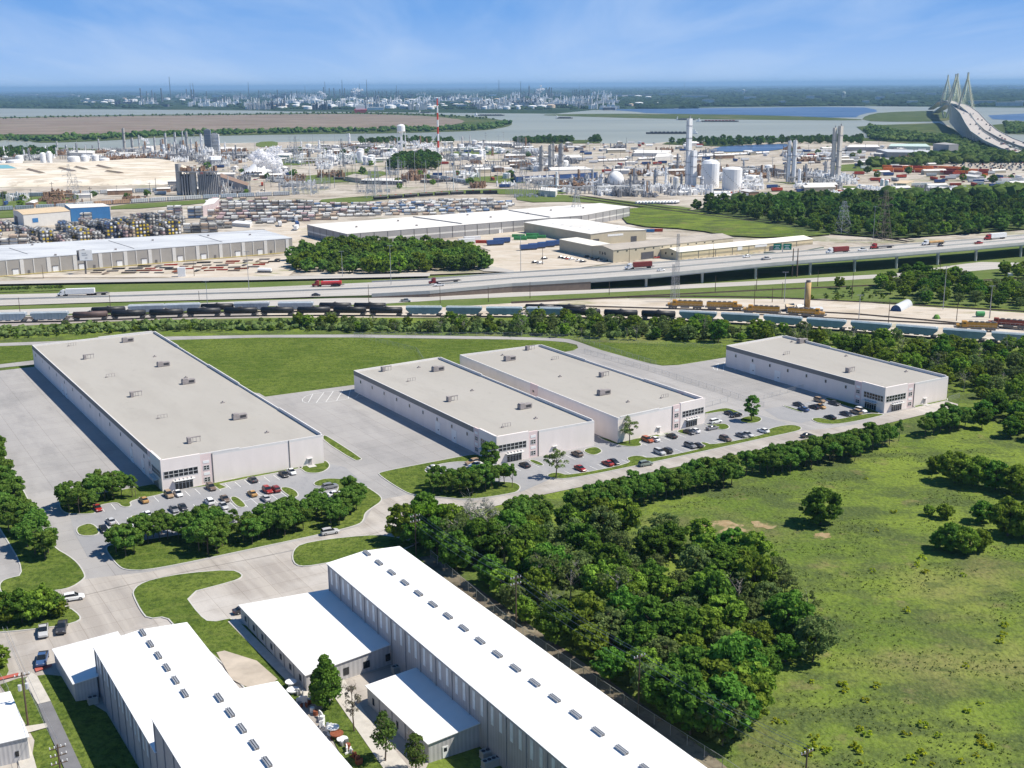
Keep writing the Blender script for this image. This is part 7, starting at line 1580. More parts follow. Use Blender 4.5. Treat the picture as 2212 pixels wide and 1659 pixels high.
# silo, huts, tanks of the rail yard
c=P(1743,670,.1); T=thing('fuel_silo','tall tan cylindrical silo standing by the locomotives','silo',c); m=MB(); m.cyl((0,0,0),(0,0,14.3),1.45,n=18); m.build('shell',mat('tan_silo',(.50,.33,.14),.7,var=.15,scale=.4),T,smooth=True); m=MB(); m.cyl((0,0,14.3),(0,0,15.4),1.2,1.1,12); m.build('cap',M_pipe,T); m=MB(); m.box((-1.55,-.3,0),(.25,.7,14.5)); m.build('ladder',M_steel,T)
def quonset():
    a,b_=P(1935,672,.1),P(1966,656,.1); az=rz(b_-a); L_=(b_-a).length*.8; T=thing('quonset_hut','white arched hut with a blue front in the right yard','hut',a,az); m=MB(); n=10; r=2.7
    pts=[(r*math.cos(math.pi*i/n),r*math.sin(math.pi*i/n)*1.15) for i in range(n+1)]
    m.add([(0,p[0],p[1]) for p in pts]+[(L_,p[0],p[1]) for p in pts],[(i,i+1,n+2+i,n+1+i)[::-1] for i in range(n)]+[tuple(range(n+1,2*n+2))]); m.build('shell',M_stain,T)
    m=MB(); m.add([(.3,p[0]*.97,p[1]*.97) for p in pts],[tuple(range(n+1))[::-1]]); m.build('front',mat('blue_front',(.03,.08,.20),.7),T)
quonset()
gable('small grey hut right of the tan silo',(1750,664),(1756,669),(1778,668),3,.4,M_gwall2,M_stain,name='yard_hut',cat='hut')
gable('small tan-roofed hut left of the tan silo',(1696,658),(1700,663),(1716,661),2.6,.6,M_dkgrey,M_tanr,name='yard_hut',cat='hut'); gable('small white-roofed hut just beside the tan silo',(1720,660),(1724,664),(1736,662),2.6,.6,M_dkgrey,M_creamr,name='yard_hut',cat='hut')
for x,y,c_,lb in ((2117,684,M_green,'green horizontal tank in the right yard'),(2023,688,mat('lime_cover',(.14,.30,.05),.8),'small lime green covered box in the right yard')):
    p_=P(x,y,.1); T=thing('yard_tank',lb,'tank',p_); m=MB(); m.cyl((-1.9,0,1.5),(1.9,0,1.5),1.25,n=12) if y<686 else m.lathe((0,0,0),[(1.6,0),(1.5,1.0),(.8,1.9)],8); m.build('shell',c_,T); m=MB(); m.box((0,0,0),(3.4,1.6,.5)); m.build('skid',M_pipe,T)
m=MB(); m.box((0,0,0),(2.2,2.2,3)); o=m.build('utility_cabinet',M_pil); o.location=P(2181,601,0); tag(o,'pale utility cabinet beside the frontage road at the far right','cabinet')
m=MB(); m.box((0,0,0),(4.5,2.6,5.6)); o=m.build('white_container',M_tankw); o.location=P(393,597,1.2); o.rotation_euler=(0,0,.2); tag(o,'upright white box unit in the loading yard','container')
m=MB(); p_=px([(0,612),(480/4,0)] ) if 0 else None
for i in range(26):
    x=2+i*4.7+(i//14)*14; T_(bush[i%4],x,627.5-.035*x,'small dark shrub in the planted line beside the upper frontage road','planted line of shrubs by the frontage road',.62,1.3,cat='shrub')
# ------------------------------------------------------------------ process plants and storage tanks
M_rust2 = mat('plant_rust', (.30,.19,.12), .8, var=.3, scale=.2); M_plant = mat('plant_steel', (.30,.30,.31), .7, var=.25, scale=.15, rnd=.2); M_plantl = mat('plant_pale_steel', (.55,.55,.54), .6, var=.2, scale=.15, rnd=.15)
def TB(x,y,z=.9): return P(x,y,z)
def hpx(x,yb,yt):
    b_=P(x,yb,.9); lo,hi=0.,400.
    for _ in range(40):
        mid=(lo+hi)/2; q=Vector((b_.x,b_.y,mid+.9-CAMH)); zc=q.y*cp_-q.z*sp_; u=q.x*CF/zc; v=(-q.y*sp_-q.z*cp_)*CF/zc
        if CH/2+u*sr_+v*cr_ > yt: lo=mid
        else: hi=mid
    return lo
def wpx(x,y,n):
    return (P(x+n/2,y)-P(x-n/2,y)).length
def tank(x,yb,w_,yt,label,m_=None,dome=.12,name='storage_tank',cat='tank',ladder=True):
    c=TB(x,yb); r=wpx(x,yb,w_)/2; h=hpx(x,yb,yt); T=thing(name,label,cat,c+Vector((0,r*.7,0))); m=MB(); m.lathe((0,0,0),[(r,0),(r,h*(1-dome)),(r*.75,h*(1-dome*.35)),(r*.3,h*.985),(.05,h)],20); m.build('shell',m_ or M_tankw,T,smooth=False)
    if ladder and r>3:
        m=MB(); k=14
        for i in range(k): t=math.pi*(1.05+.75*i/k); m.box((r*1.03*math.cos(t),r*1.03*math.sin(t),h*(1-dome)*(1-i/k)*.98),(1.0,.6,.5),t+math.pi/2)
        m.build('stairway',M_plant,T)
def column(x,yb,w_,yt,label,m_=None,rings=4,name='process_column',cat='tower',square=False,top=True):
    c=TB(x,yb); r=wpx(x,yb,w_)/2; h=hpx(x,yb,yt); T=thing(name,label,cat,c); m=MB()
    if square: m.box((0,0,0),(2*r,2*r*.9,h),.62)
    else: m.cyl((0,0,0),(0,0,h),r,r*.92,12)
    m.build('shell',m_ or M_plantl,T)
    for i in range(rings):
        z=h*(i+1)/(rings+.6); m=MB(); (m.box((0,0,z),(2*r+.8,2*r*.9+.8,.5),.62) if square else m.cyl((0,0,z),(0,0,z+.7),r+.7,n=12)); m.build('platform',M_plant,T)
    if top: m=MB(); m.cyl((r*.2,0,h),(r*.2,0,h+max(1.5,h*.04)),max(.3,r*.3),n=6); m.build('vent',M_plant,T)
    m=MB(); m.box((-r-.25,-.3,0),(.5,.6,h*.97)); m.build('ladder',M_plant,T)
# air separation plant and its neighbours
column(1485.5,404,9.5,256,'tallest white square tower of the gas plant in the centre right',M_tankw,5,square=True); column(1496.5,404,11,325,'shorter white square tower joined to the tallest tower',M_tankw,3,square=True)
tank(1535.5,406,39,345,'big white domed tank right of the tall white towers',dome=.14); tank(1583.5,411,43,361,'second big white tank with a diagonal stairway',dome=.10)
column(1702,392.5,7.5,304,'left one of the twin white towers at the right',M_tankw,1); column(1713.5,392.5,9,303,'right one of the twin white towers at the right',M_tankw,1)
column(1797,394,7,276,'left half of the tall grey tower pair at the right',mat('weathered_white',(.62,.58,.52),.7,var=.15,scale=.1),2,square=True); column(1809,394,8.5,272,'right half of the tall grey tower pair at the right',MATS['weathered_white'],3,square=True)
column(1785,384,9,349,'short pale block at the foot of the tall grey tower pair',MATS['weathered_white'],1,square=True)
tank(1726,404,6.5,364,'slim white silo right of the twin white towers',ladder=False); tank(1752,405,6,385,'short cream silo before the tall grey tower pair',M_cream,ladder=False); tank(1816,398,6,379,'small white tank at the foot of the tall grey tower pair',ladder=False)
tank(1460,412,12,381,'pale upright vessel left of the tall white towers',M_plantl,ladder=False); column(1415,404,5.5,366,'slim grey column left of the tall white towers',M_plantl,3); column(1516,408,7,382,'slim white column before the big domed tank',M_tankw,2)
column(1265,406,5,377,'left one of two thin blue-grey vessels by the slim pole',M_plantl,1); column(1270,406,5,378,'right one of two thin blue-grey vessels by the slim pole',M_plantl,1); column(1299,409,8,376,'pale vessel between the slim pole and the sphere',M_tankw,2); column(1290,402,5,374,'thin pale vessel behind the slim pole',M_plantl,1)
column(1324,392,3,362,'thin column behind the sphere tank',M_plantl,1)
column(1169.5,371,9,316,'leftmost of the four slim grey towers with pointed tops',M_concg,3); column(1189,373,9,313,'second of the four slim grey towers with pointed tops',M_concg,3); column(1195,369,6,310,'third, thinner, of the four slim grey towers',M_concg,2); column(1212,362,11,311,'rightmost of the four slim grey towers with pointed tops',M_concg,3)
c=TB(1330,411); T=thing('sphere_tank','white spherical gas tank on legs with a curved stair','tank',c+Vector((0,6,0))); m=MB(); m.ball((0,0,10.8),9.3,20); m.build('sphere',M_tankw,T,smooth=True); m=MB()
for i in range(10): t=i*.628; m.cyl((9*math.cos(t),9*math.sin(t),0),(9*math.cos(t),9*math.sin(t),10.5),.35,n=6)
m.build('legs',M_plant,T); m=MB()
for i in range(22): t=i/21*1.5; m.box((-9.7*math.cos(t)*.72-1.5,-9.7*math.cos(t)*.72,10.8+9.6*math.sin(t)),(1.6,1.2,.6),.8)
for i in range(10): m.box((-12.5+i*.35,-8.5,i*1.15),(1.2,1.2,.5))
m.build('stairway',M_plant,T)
for x,y,w_,yt,lb in ((93,358,11,329,'left of the two white tanks side by side at the far left'),(107,359,10,326,'right of the two white tanks side by side at the far left'),(28,361,30,345,'wide white dome-roofed tank cut low at the far left'),(5,361,16,347,'white tank at the left frame edge'),(157,357,24,337,'white tank behind the sand terrace, left one'),(182,354,15,336,'white tank behind the sand terrace, middle one'),(205,351,14,334,'white tank behind the sand terrace, third'),(224,355,20,341,'wide white tank behind the sand terrace, right one'),
 (778,352,14,325,'tall white silo left of the squat white tanks'),(790,356,12,337,'squat white tank beside the tall silo, left'),(800,357,13,339,'squat white tank beside the tall silo, right'),(981,344,19,332,'white tank right of the red and white chimney'),(1008,345,24,332,'wide white tank right of the red and white chimney'),(1026,346,16,333,'third white tank right of the red and white chimney'),(1040,341,9,324,'slim white tank near the river shed'),(995,320,14,311,'white tank close to the river, centre'),(1033,322,16,313,'second white tank close to the river, centre'),
 (1660,372,16,356,'white tank left of the twin white towers'),(1676,380,12,366,'smaller white tank left of the twin white towers'),(1620,380,18,368,'pale tank right of the two big white tanks'),(1906,404,9,386,'white twin silo by the trailer yard, left'),(1916,405,9,388,'white twin silo by the trailer yard, right'),(482,418,15,411,'squat white tank beside the column block'),(318,330,22,316,'white steaming tank behind the plant stacks'),(380,340,16,325,'tank among the plant stacks')): tank(x,y,w_,yt,lb)
# the left plant: stacks
for x,yb,w_,yt,lb in ((270,324,5,277,'tall tapering concrete stack at the left of the plant'),(287,326,4.5,298,'white column right of the concrete stack'),(336,331,3,296,'thin white stack left of the plant towers'),(360,331,4,288,'slim stack, first of the plant group'),(381,334,4,286,'slim stack, second of the plant group'),(397,330,2.5,283,'very thin stack between the slim stacks'),(406,336,5,284,'slim stack, third of the plant group'),(302,322,2.5,292,'thin dark stack behind the white column'),(122,325,2,314,'short thin stack near the white tank pair'),(144,331,3,313,'short dark stack behind the white tank pair'),(415,338,3,300,'thin column right of the third slim stack'),(392,336,5,305,'column among the slim stacks'),(370,338,5,310,'column below the slim stacks'),(428,338,4,305,'column left of the grey tower building')): column(x,yb,w_,yt,lb,M_concg if w_>4 else M_plantl,2)
bigbox('dark grey tower building in the left plant',[(450,331),(458,330),(456,327),(446,328)],10,M_dkgrey,M_dkgrey,'tower_building','building')
for x,yb,w_,yt,lb,mm in ((451,331,13,281,'dark blue-grey slab tower of the left plant',mat('slab_grey',(.15,.18,.22),.8)),(466,330,17,290,'pale upper block right of the dark slab tower',M_plantl)):
    c=TB(x,yb); w0=wpx(x,yb,w_); h=hpx(x,yb,yt); T=thing('plant_building',lb,'building',c); m=MB(); m.box((0,0,0),(w0,w0*.8,h),.1); m.build('wall',mm,T); m=MB(); m.box((0,0,h),(w0*.6,w0*.4,2),.1); m.build('penthouse',M_plant,T)
    for k in range(4): m=MB(); m.box((0,0,h*(k+1)/5),(w0+.5,w0*.8+.5,.5),.1); m.build('floor_band',M_plant,T)
def colblock():
    c=TB(432,421); T=thing('column_block','massive block of grey concrete columns with cluttered tops before the sand terrace','process unit',c,.1); r_=random.Random(3)
    for i,(x,y,r,h) in enumerate(((-21,3,3.4,33),(-6,0,3.6,30))): m=MB(); m.cyl((x,y,0),(x,y,h),r,n=14); m.build('silo',M_concg,T)
    for i in range(16):
        x=-17+i*2.7 if i<4 else 0+(i-4)*1.9; m=MB(); m.cyl((x,-3,0),(x,-3,r_.choice((20,23,24))),.75,n=8); m.build('column',M_gwall2 if i%2 else M_plant,T)
    m=MB(); m.box((11,2,0),(22,9,21)); m.build('core',M_dkgrey,T); m=MB(); m.box((-14,2,0),(10,6,22)); m.build('core',M_dkgrey,T)
    m=MB(); m.box((4,0,24),(34,11,1.2)); m.build('deck',M_plant,T); m=MB(); m.box((-14,0,24.5),(16,10,1.0)); m.build('deck',M_plant,T); m=MB()
    for i in range(46): m.box((r_.uniform(-18,19),r_.uniform(-5,5),25.2),(r_.uniform(1,3.5),r_.uniform(1,3),r_.uniform(1,6)),r_.uniform(0,1))
    m.build('machinery',M_rust2,T); m=MB()
    for i in range(14): a=(r_.uniform(18,32),r_.uniform(-5,5),0); m.cyl(a,(a[0]+r_.uniform(-6,4),a[1],r_.uniform(8,20)),.5,n=6)
    m.build('pipework',M_plantl,T)
colblock()
# water tower, chimney, far water towers
def wtower(x,yb,yt,w_,label,m_=None):
    c=TB(x,yb); h=hpx(x,yb,yt); r=wpx(x,yb,w_)/2; T=thing('water_tower',label,'water tower',c); m=MB(); z0=h*.74; m.lathe((0,0,0),[(r*.5,z0-h*.03),(r,z0+h*.03),(r,h*.94),(r*.6,h*.985),(.1,h)],18); m.build('bowl',m_ or M_tankw,T); 
    for i in range(4): t=i*1.571+.3; m=MB(); m.cyl((r*1.05*math.cos(t),r*1.05*math.sin(t),0),(r*.95*math.cos(t),r*.95*math.sin(t),z0+h*.04),h*.012,n=6); m.build('leg',M_tankw,T)
    m=MB(); m.cyl((0,0,0),(0,0,z0),h*.02,n=8); m.build('riser',M_tankw,T); m=MB(); [m.cyl((r*math.cos(i*1.047+.3),r*math.sin(i*1.047+.3),h*.4),(r*math.cos(i*1.047+1.347),r*math.sin(i*1.047+1.347),h*.4),h*.006,n=4) for i in range(6)]; m.build('brace',M_tankw,T)
wtower(868,334,268,17,'white water tower on legs beside the river')
wtower(1822,216,198,7,'white water tower on the far wooded shore',mat('pale_water_tower',(.60,.64,.58),.6)); wtower(1606,205,193,5,'small pale water tower in the far woods',MATS['pale_water_tower'])
c=TB(947,334); h=hpx(947,334,213); T=thing('chimney','tall red and white striped chimney','chimney',c)
for i in range(8): m=MB(); t0,t1=i/8,(i+1)/8; m.cyl((0,0,h*t0),(0,0,h*t1),1.9-.8*t0,1.9-.8*t1,12); m.build('band',M_tankw if i%2==0 else mat('chimney_red',(.62,.06,.03),.7),T)
# generic clutter of the belt
def rack(seed,n=9):
    r_=random.Random(seed); m=MB()
    for i in range(n): x=-18+i*36/(n-1); m.box((x,-3,0),(.6,.6,6)); m.box((x,3,0),(.6,.6,6)); m.box((x,0,6),(.5,7,.5))
    for k in range(7): y=-3+k; m.cyl((-19,y,6.8+.5*(k%2)),(19,y,6.8+.5*(k%2)),.28,n=5)
    return m
def skid(seed):
    r_=random.Random(seed); m=MB()
    for _ in range(24): m.box((r_.uniform(-14,14),r_.uniform(-9,9),0),(r_.uniform(1,4),r_.uniform(1,3),r_.uniform(1.5,6)),r_.uniform(0,.3))
    for _ in range(20): x,y=r_.uniform(-14,14),r_.uniform(-9,9); m.cyl((x,y,0),(x,y,r_.uniform(3,8.5)),r_.uniform(.4,1.1),n=7)
    for _ in range(18): x,y=r_.uniform(-13,7),r_.uniform(-9,9); z=r_.uniform(1.5,5); m.cyl((x,y,z),(x+r_.uniform(3,7),y,z),.5+.5*r_.random(),n=7)
    return m

RACK=[simple('pipe_rack',rack(i),[M_plantl],'pipe rack') for i in range(2)]
SKID=[simple('process_unit',skid(i),[M_plant],'process unit') for i in range(6)]
m=MB(); m.box((0,0,0),(18,9,4.5)); m.add([(-9.3,-4.8,4.5),(9.3,-4.8,4.5),(9.3,0,6),(-9.3,0,6),(9.3,4.8,4.5),(-9.3,4.8,4.5)],[(0,1,2,3),(3,2,4,5),(1,4,2),(0,3,5)],1); SHD=simple('small_shed',m,[M_pil,M_rwhite],'shed')
m=MB(); m.lathe((0,0,0),[(5,0),(5,6.5),(3.5,7.3),(.1,7.8)],14); TNS=simple('small_tank',m,[M_tankw],'tank')
m=MB(); m.cyl((-7,0,2.6),(7,0,2.6),1.7,n=10); m.box((-4,0,0),(1,2.4,1.4)); m.box((4,0,0),(1,2.4,1.4)); HTK=simple('bullet_tank',m,[M_tankw],'tank')
m=MB(); m.cyl((0,0,0),(0,0,14),.28,.2,5); m.box((0,0,12.5),(3.5,.25,.25)); PST=simple('yard_pole',m,[M_dkgrey],'pole')
m=MB(); m.cyl((0,0,0),(0,0,24),.35,.22,5); m.box((0,0,22),(6,.3,.3)); m.box((0,0,19),(5,.3,.3)); MST=simple('steel_mast',m,[M_steel],'mast')
m=MB(); m.cyl((0,0,0),(0,0,13),1.3,1.1,10); m.cyl((0,0,4),(0,0,4.5),1.9,n=8); m.cyl((0,0,9),(0,0,9.5),1.9,n=8); m.cyl((1.7,0,0),(1.7,0,12),.3,n=5); PCL=simple('process_vessel',m,[M_plantl],'vessel')
SHC=[('white',M_pil),('grey',M_gwall2),('beige',M_beige),('brownish',M_rust2)]; PC=[('grey',M_plant),('pale',M_plantl),('rusty',M_rust2),('white',M_tankw)]
def zone(poly, where, spec, seed, sc_=1.0):
    r_=random.Random(seed)
    for kind,sp,n in spec:
        pts=scatter(poly,sp,rng=r_,tries=5); r_.shuffle(pts)
        for x,y in pts[:n]:
            az=r_.choice((0,0,1.57))+r_.uniform(-.15,.15)+.15; s=r_.uniform(.7,1.25)*sc_
            if kind=='skid': c=r_.choice(PC); S_(r_.choice(SKID),(x,y,.9),az,'%s cluster of process equipment %s'%(c[0],where),'process equipment '+where,s,c[1])
            elif kind=='rack': c=r_.choice(PC[:2]); S_(r_.choice(RACK),(x,y,.9),az,'%s pipe rack %s'%(c[0],where),'pipe racks '+where,s,c[1])
            elif kind=='shed': c=r_.choice(SHC); S_(SHD,(x,y,.9),az,'small %s shed %s'%(c[0],where),'small sheds '+where,(s*r_.uniform(.8,1.6),s,s),c[1])
            elif kind=='tank': S_(TNS,(x,y,.9),az,'small white tank '+where,'small tanks '+where,s)
            elif kind=='bullet': S_(HTK,(x,y,.9),az,'white horizontal tank '+where,'horizontal tanks '+where,s)
            elif kind=='mast': S_(MST,(x,y,.9),az,'thin tall steel mast '+where,'steel masts '+where,(1,1,s))
            elif kind=='col': c=r_.choice(PC); S_(PCL,(x,y,.9),az,'%s upright process vessel '%c[0]+where,'process vessels '+where,(s,s,s*r_.uniform(.7,1.6)),c[1])
            elif kind=='pole': S_(PST,(x,y,.9),az,'dark yard pole '+where,'yard poles '+where,s)
            elif kind=='car': c=r_.choice(['white','silver','dark','black','red','blue']); S_(LCR,(x,y,1.4),az,'%s car parked %s'%(c,where),'cars '+where,1.2,PAINT[c],name='yard_car')
            elif kind=='trl': c=r_.choice(WC+[('blue',M_dblue),('red',M_redp)]); S_(BXT,(x,y,1.0),az,'%s trailer parked %s'%(c[0],where),'trailers '+where,1.0,c[1])
            elif kind=='tree': T_(RN.choice(farS),x,y,'bushy tree '+where,'trees '+where,r_.uniform(.6,1.1),1.0,True,name='yard_tree')
zone([(-60,352),(-60,338),(120,332),(250,328),(340,334),(520,332),(560,345),(480,362),(400,352),(300,348),(200,348)],'in the left plant',[('skid',19,75),('rack',30,24),('mast',40,14),('col',20,34),('shed',36,12),('tank',34,9),('pole',28,18)],21)
zone([(350,334),(440,334),(440,348),(350,346)],'at the foot of the slim stacks',[('skid',12,18),('col',9,22),('mast',14,8)],25,1.5)
zone([(400,375),(380,400),(440,424),(600,420),(680,400),(640,372),(520,366),(440,362)],'around the column block and steam',[('skid',22,16),('shed',32,10),('pole',26,20),('trl',20,16),('car',12,30),('tree',34,6)],22)
zone([(560,330),(700,318),(860,316),(860,334),(820,360),(700,366),(600,352)],'left of the water tower',[('skid',23,38),('mast',30,26),('col',28,16),('shed',28,28),('rack',40,9),('bullet',30,12),('pole',30,24),('trl',24,18),('tank',40,10),('tree',40,12)],23)
zone([(860,312),(1106,312),(1160,330),(1160,372),(1100,388),(960,384),(940,352),(880,338)],'right of the water tower',[('skid',24,36),('mast',30,30),('col',28,14),('shed',30,26),('rack',44,8),('tank',36,12),('bullet',30,12),('pole',30,26),('trl',22,30),('car',14,30),('tree',44,8)],24)
zone([(1150,330),(1230,345),(1230,372),(1150,370)],'around the four slim grey towers',[('skid',14,18),('tank',26,5)],26)
zone([(1160,396),(1260,400),(1470,410),(1520,415),(1500,424),(1380,428),(1160,414)],'around the sphere and white towers',[('skid',13,34),('col',14,22),('mast',30,8),('rack',28,8),('bullet',22,10),('car',12,14)],27)
zone([(1360,380),(1470,384),(1620,398),(1700,398),(1830,398),(1830,386),(1700,380),(1640,372),(1470,368)],'at the foot of the right towers',[('skid',17,38),('col',18,26),('mast',32,8),('rack',34,8),('tank',34,6),('bullet',26,10)],28)
zone([(1230,312),(1500,310),(1560,332),(1660,330),(1660,345),(1500,356),(1290,358),(1180,345)],'in the yards toward the river',[('shed',36,22),('skid',34,6),('car',13,36),('trl',20,34),('pole',36,22),('bullet',40,6)],29)
zone([(1300,358),(1480,352),(1470,382),(1300,378)],'in the open yard left of the tall towers',[('car',11,28),('trl',20,14),('pole',30,10),('shed',40,5)],30)
zone([(1620,405),(1900,410),(2060,404),(2212,404),(2212,412),(2060,414),(1960,432),(1760,436),(1560,440),(1520,430)],'before the large forest',[('trl',17,30),('car',13,24),('shed',30,12),('skid',26,8),('bullet',24,8)],31)
zone([(1700,326),(1900,320),(2060,322),(2060,340),(1880,356),(1700,362)],'in the yards below the bridge',[('skid',26,12),('trl',18,40),('shed',36,10),('pole',34,14),('tree',34,8)],32)
zone([(1840,360),(1900,352),(2212,376),(2212,400),(1900,398),(1840,380)],'around the bright container yard',[('trl',20,28),('car',13,24),('tree',30,12),('shed',40,8)],33)
zone([(690,378),(860,372),(1100,392),(1100,408),(860,410),(700,408)],'between the substations and the depot',[('pole',24,34),('mast',20,26),('skid',34,6),('trl',24,10),('tree',40,8)],34)
zone([(0,432),(380,412),(430,425),(200,446),(0,456)],'between the two freight lines',[('shed',40,4),('skid',30,6),('pole',28,10),('trl',26,6),('tree',36,8)],35)
zone([(540,480),(640,480),(660,490),(640,500)],'beside the middle warehouse',[('trl',14,5)],36)
# groves and shore trees
for x,y in scatter([(845,368),(940,369),(948,352),(930,345),(862,347),(848,356)],9.5): T_(RN.choice(farT),x,y,'tree in the small dense grove below the water tower','small grove below the water tower',RN.uniform(.9,1.2),.9,True,name='grove_tree')
SHL='bushy tree on the river shore, '
for poly,lb,sp in (([(1110,308),(1210,305),(1240,310),(1120,312)],'left of the four slim towers',11),([(1275,308),(1298,309),(1290,304),(1275,304)],'single clump in the centre',12),([(1440,312),(1560,306),(1659,306),(1860,304),(1860,312),(1700,312),(1560,318)],'right of the tall white tower',16),([(-60,330),(120,330),(120,341),(-60,345)],'at the far left',13),([(780,308),(860,307),(980,308),(980,311),(780,312)],'near the water tower',14)):
    for x,y in scatter(poly,sp): T_(RN.choice(farT),x,y,SHL+lb,'shore trees '+lb,RN.uniform(.7,1.1),.9,True,name='shore_tree')
stuff_wood('shore_wood',[(1880,300),(1870,284),(1880,276),(1940,290),(2020,300),(2060,302),(2110,318),(2212,340),(2212,352),(2080,352),(1960,346),(2050,338),(2080,326),(2000,308),(1900,306)],10,2,7,11,1,MF2,'green wood between the river and the bridge foot',5)
stuff_wood('shore_wood',[(1880,356),(1960,352),(2060,349),(2100,345),(2212,350),(2212,353),(2060,356),(1960,361),(1880,364)],10,2,7,11,1,MF2,'tree belt behind the orange containers',6)
stuff_wood('shore_wood',[(2170,272),(2400,266),(2400,288),(2180,290)],14,2,8,12,1,MF2,'green wood on the shore right of the bridge',7)
stuff_wood('shore_wood',[(-200,300),(80,307),(225,303),(350,296),(553,290),(900,285.5),(1040,282),(1100,270),(1096,266),(1030,276),(900,281),(553,285),(350,290),(200,297),(80,300),(-200,296)],22,2,7,12,1,MF2,'band of shrubs along the lower island shore',8)
stuff_wood('shore_wood',[(0,256),(300,250),(553,247.5),(750,245),(950,249),(1060,257),(1060,260),(950,252),(750,247),(553,249.5),(300,252),(0,258)],34,1,6,9,1,MF2,'thin band of shrubs along the upper island shore',9)
# ------------------------------------------------------------------ far shore: woods, refinery, towns
M_farw = leafmat('leaf_horizon',(.016,.034,.018),(.045,.070,.035),0,.006,0)
def farwood():
    rng=np.random.default_rng(2); r_=random.Random(2); V=[];F=[];k=0
    n=0
    while n<15000:
        x=r_.uniform(-150,2360); y=186+50*r_.random()**1.15
        lim=233 if x<500 else 239 if x<1250 else 235 if x<1500 else 229
        if y>lim or (230<x<1260 and y>205 and r_.random()<.72): continue
        nn=noise2(x*.02,y*.25)
        if nn<.38: continue
        p_=P(x,y); s=r_.uniform(9,15)*(1+(235-y)/60); w_=s*r_.uniform(1.2,2.6)
        v,f=ico((p_.x,p_.y,s*.25),(w_,w_*1.4,s*.75),rng,rough=.3); V.append(v); F+=[tuple(a+k for a in g) for g in f]; k+=12; n+=1
    me=bpy.data.meshes.new('far_woodland'); me.from_pydata(np.concatenate(V).tolist(),[],F); me.materials.append(M_farw); me.update(); o=bpy.data.objects.new('far_woodland',me); COL.objects.link(o); tag(o,kind='stuff',label='dark woods stretching to the horizon beyond the river')
def noise2(x,y):
    from mathutils import noise; return .5+.5*noise.noise(Vector((x,y,.3)))
farwood()
M_ftank=mat('refinery_white',(.88,.87,.85),.6,var=.08,scale=.01,rnd=.1); M_fcol=mat('refinery_steel',(.13,.14,.16),.7,var=.2,scale=.02,rnd=.25); M_fcream=mat('refinery_cream',(.66,.52,.38),.7,var=.1)
m=MB(); m.lathe((0,0,0),[(24,0),(24,15),(15,17.5),(.2,19)],18); FTK=simple('refinery_tank',m,[M_ftank],'tank')
m=MB(); m.lathe((0,0,0),[(4.2,0),(3.6,58),(2.4,60)],8); [m.cyl((0,0,z),(0,0,z+1.5),5.2,n=8) for z in (18,36,52)]; m.box((7,0,0),(7,7,26)); FCL=simple('refinery_column',m,[M_fcol],'tower')
m=MB(); m.lathe((0,0,0),[(4,0),(2.0,118),(2.0,120)],8); FST=simple('refinery_stack',m,[M_fcol],'chimney')
m=MB(); rr=random.Random(77)
for _ in range(18): m.box((rr.uniform(-45,45),rr.uniform(-30,30),0),(rr.uniform(6,22),rr.uniform(6,16),rr.uniform(6,24)))
for _ in range(10): x,y=rr.uniform(-45,45),rr.uniform(-30,30); m.cyl((x,y,0),(x,y,rr.uniform(20,46)),rr.uniform(1.5,3),n=6)
FUN=simple('refinery_unit',m,[M_plantl],'process unit')
m=MB(); m.box((0,0,0),(60,26,10)); m.box((0,0,10),(62,28,1.2)); FBL=simple('distant_building',m,[M_pil],'building')
rf=random.Random(55); WH_='in the refinery across the river'
TANKS=[(540,236,16),(605,235,26),(590,229,16),(612,232,20),(640,231,12),(665,236,16),(690,234,16),(716,234,20),(741,229,14),(757,233,16),(800,229,16),(827,229,16),(842,234,18),(872,233,16),(897,234,18),(920,228,16),(940,233,14),(960,232,12),(1028,228,12),(1010,223,12),(1045,232,14),(1067,229,12),(985,229,12),(1085,226,12),(1095,236,14),(1120,234,16),(1150,235,18),(1170,234,18),(1190,233,18),(1128,224,12),(1150,222,12),(480,226,10),(710,222,10),(740,218,10),(780,219,11),(810,221,11),(850,222,10),(880,218,10),(1060,220,10),(1105,229,14),(1178,226,12),(1210,224,10),(1350,212,12),(1378,211,14),(1400,213,12),(1420,226,10),(1363,229,10),(1380,228,18),(275,224,12),(290,219,10),(300,213,9),(205,222,12),(225,225,12),(185,224,8),(240,220,10)]
for _ in range(75): TANKS.append((rf.uniform(600,1235),rf.uniform(214,236),rf.uniform(8,14)))
for _ in range(14): TANKS.append((rf.uniform(170,470),rf.uniform(214,227),rf.uniform(6,10)))
for i,(x,y,w_) in enumerate(TANKS):
    p_=P(x,y,.8); s=(P(x+w_/2,y)-P(x-w_/2,y)).length/48; S_(FTK,(p_.x,p_.y,.8),0,('cream' if i%9==1 else 'white')+' round storage tank '+('at the front of the refinery waterfront' if y>228 else 'deep in the refinery')+(' at the right' if x>980 else ' at the left' if x<500 else ' in the middle'),'refinery storage tanks',(s,s,max(.7,min(1.1,s))),M_fcream if i%9==1 else None)
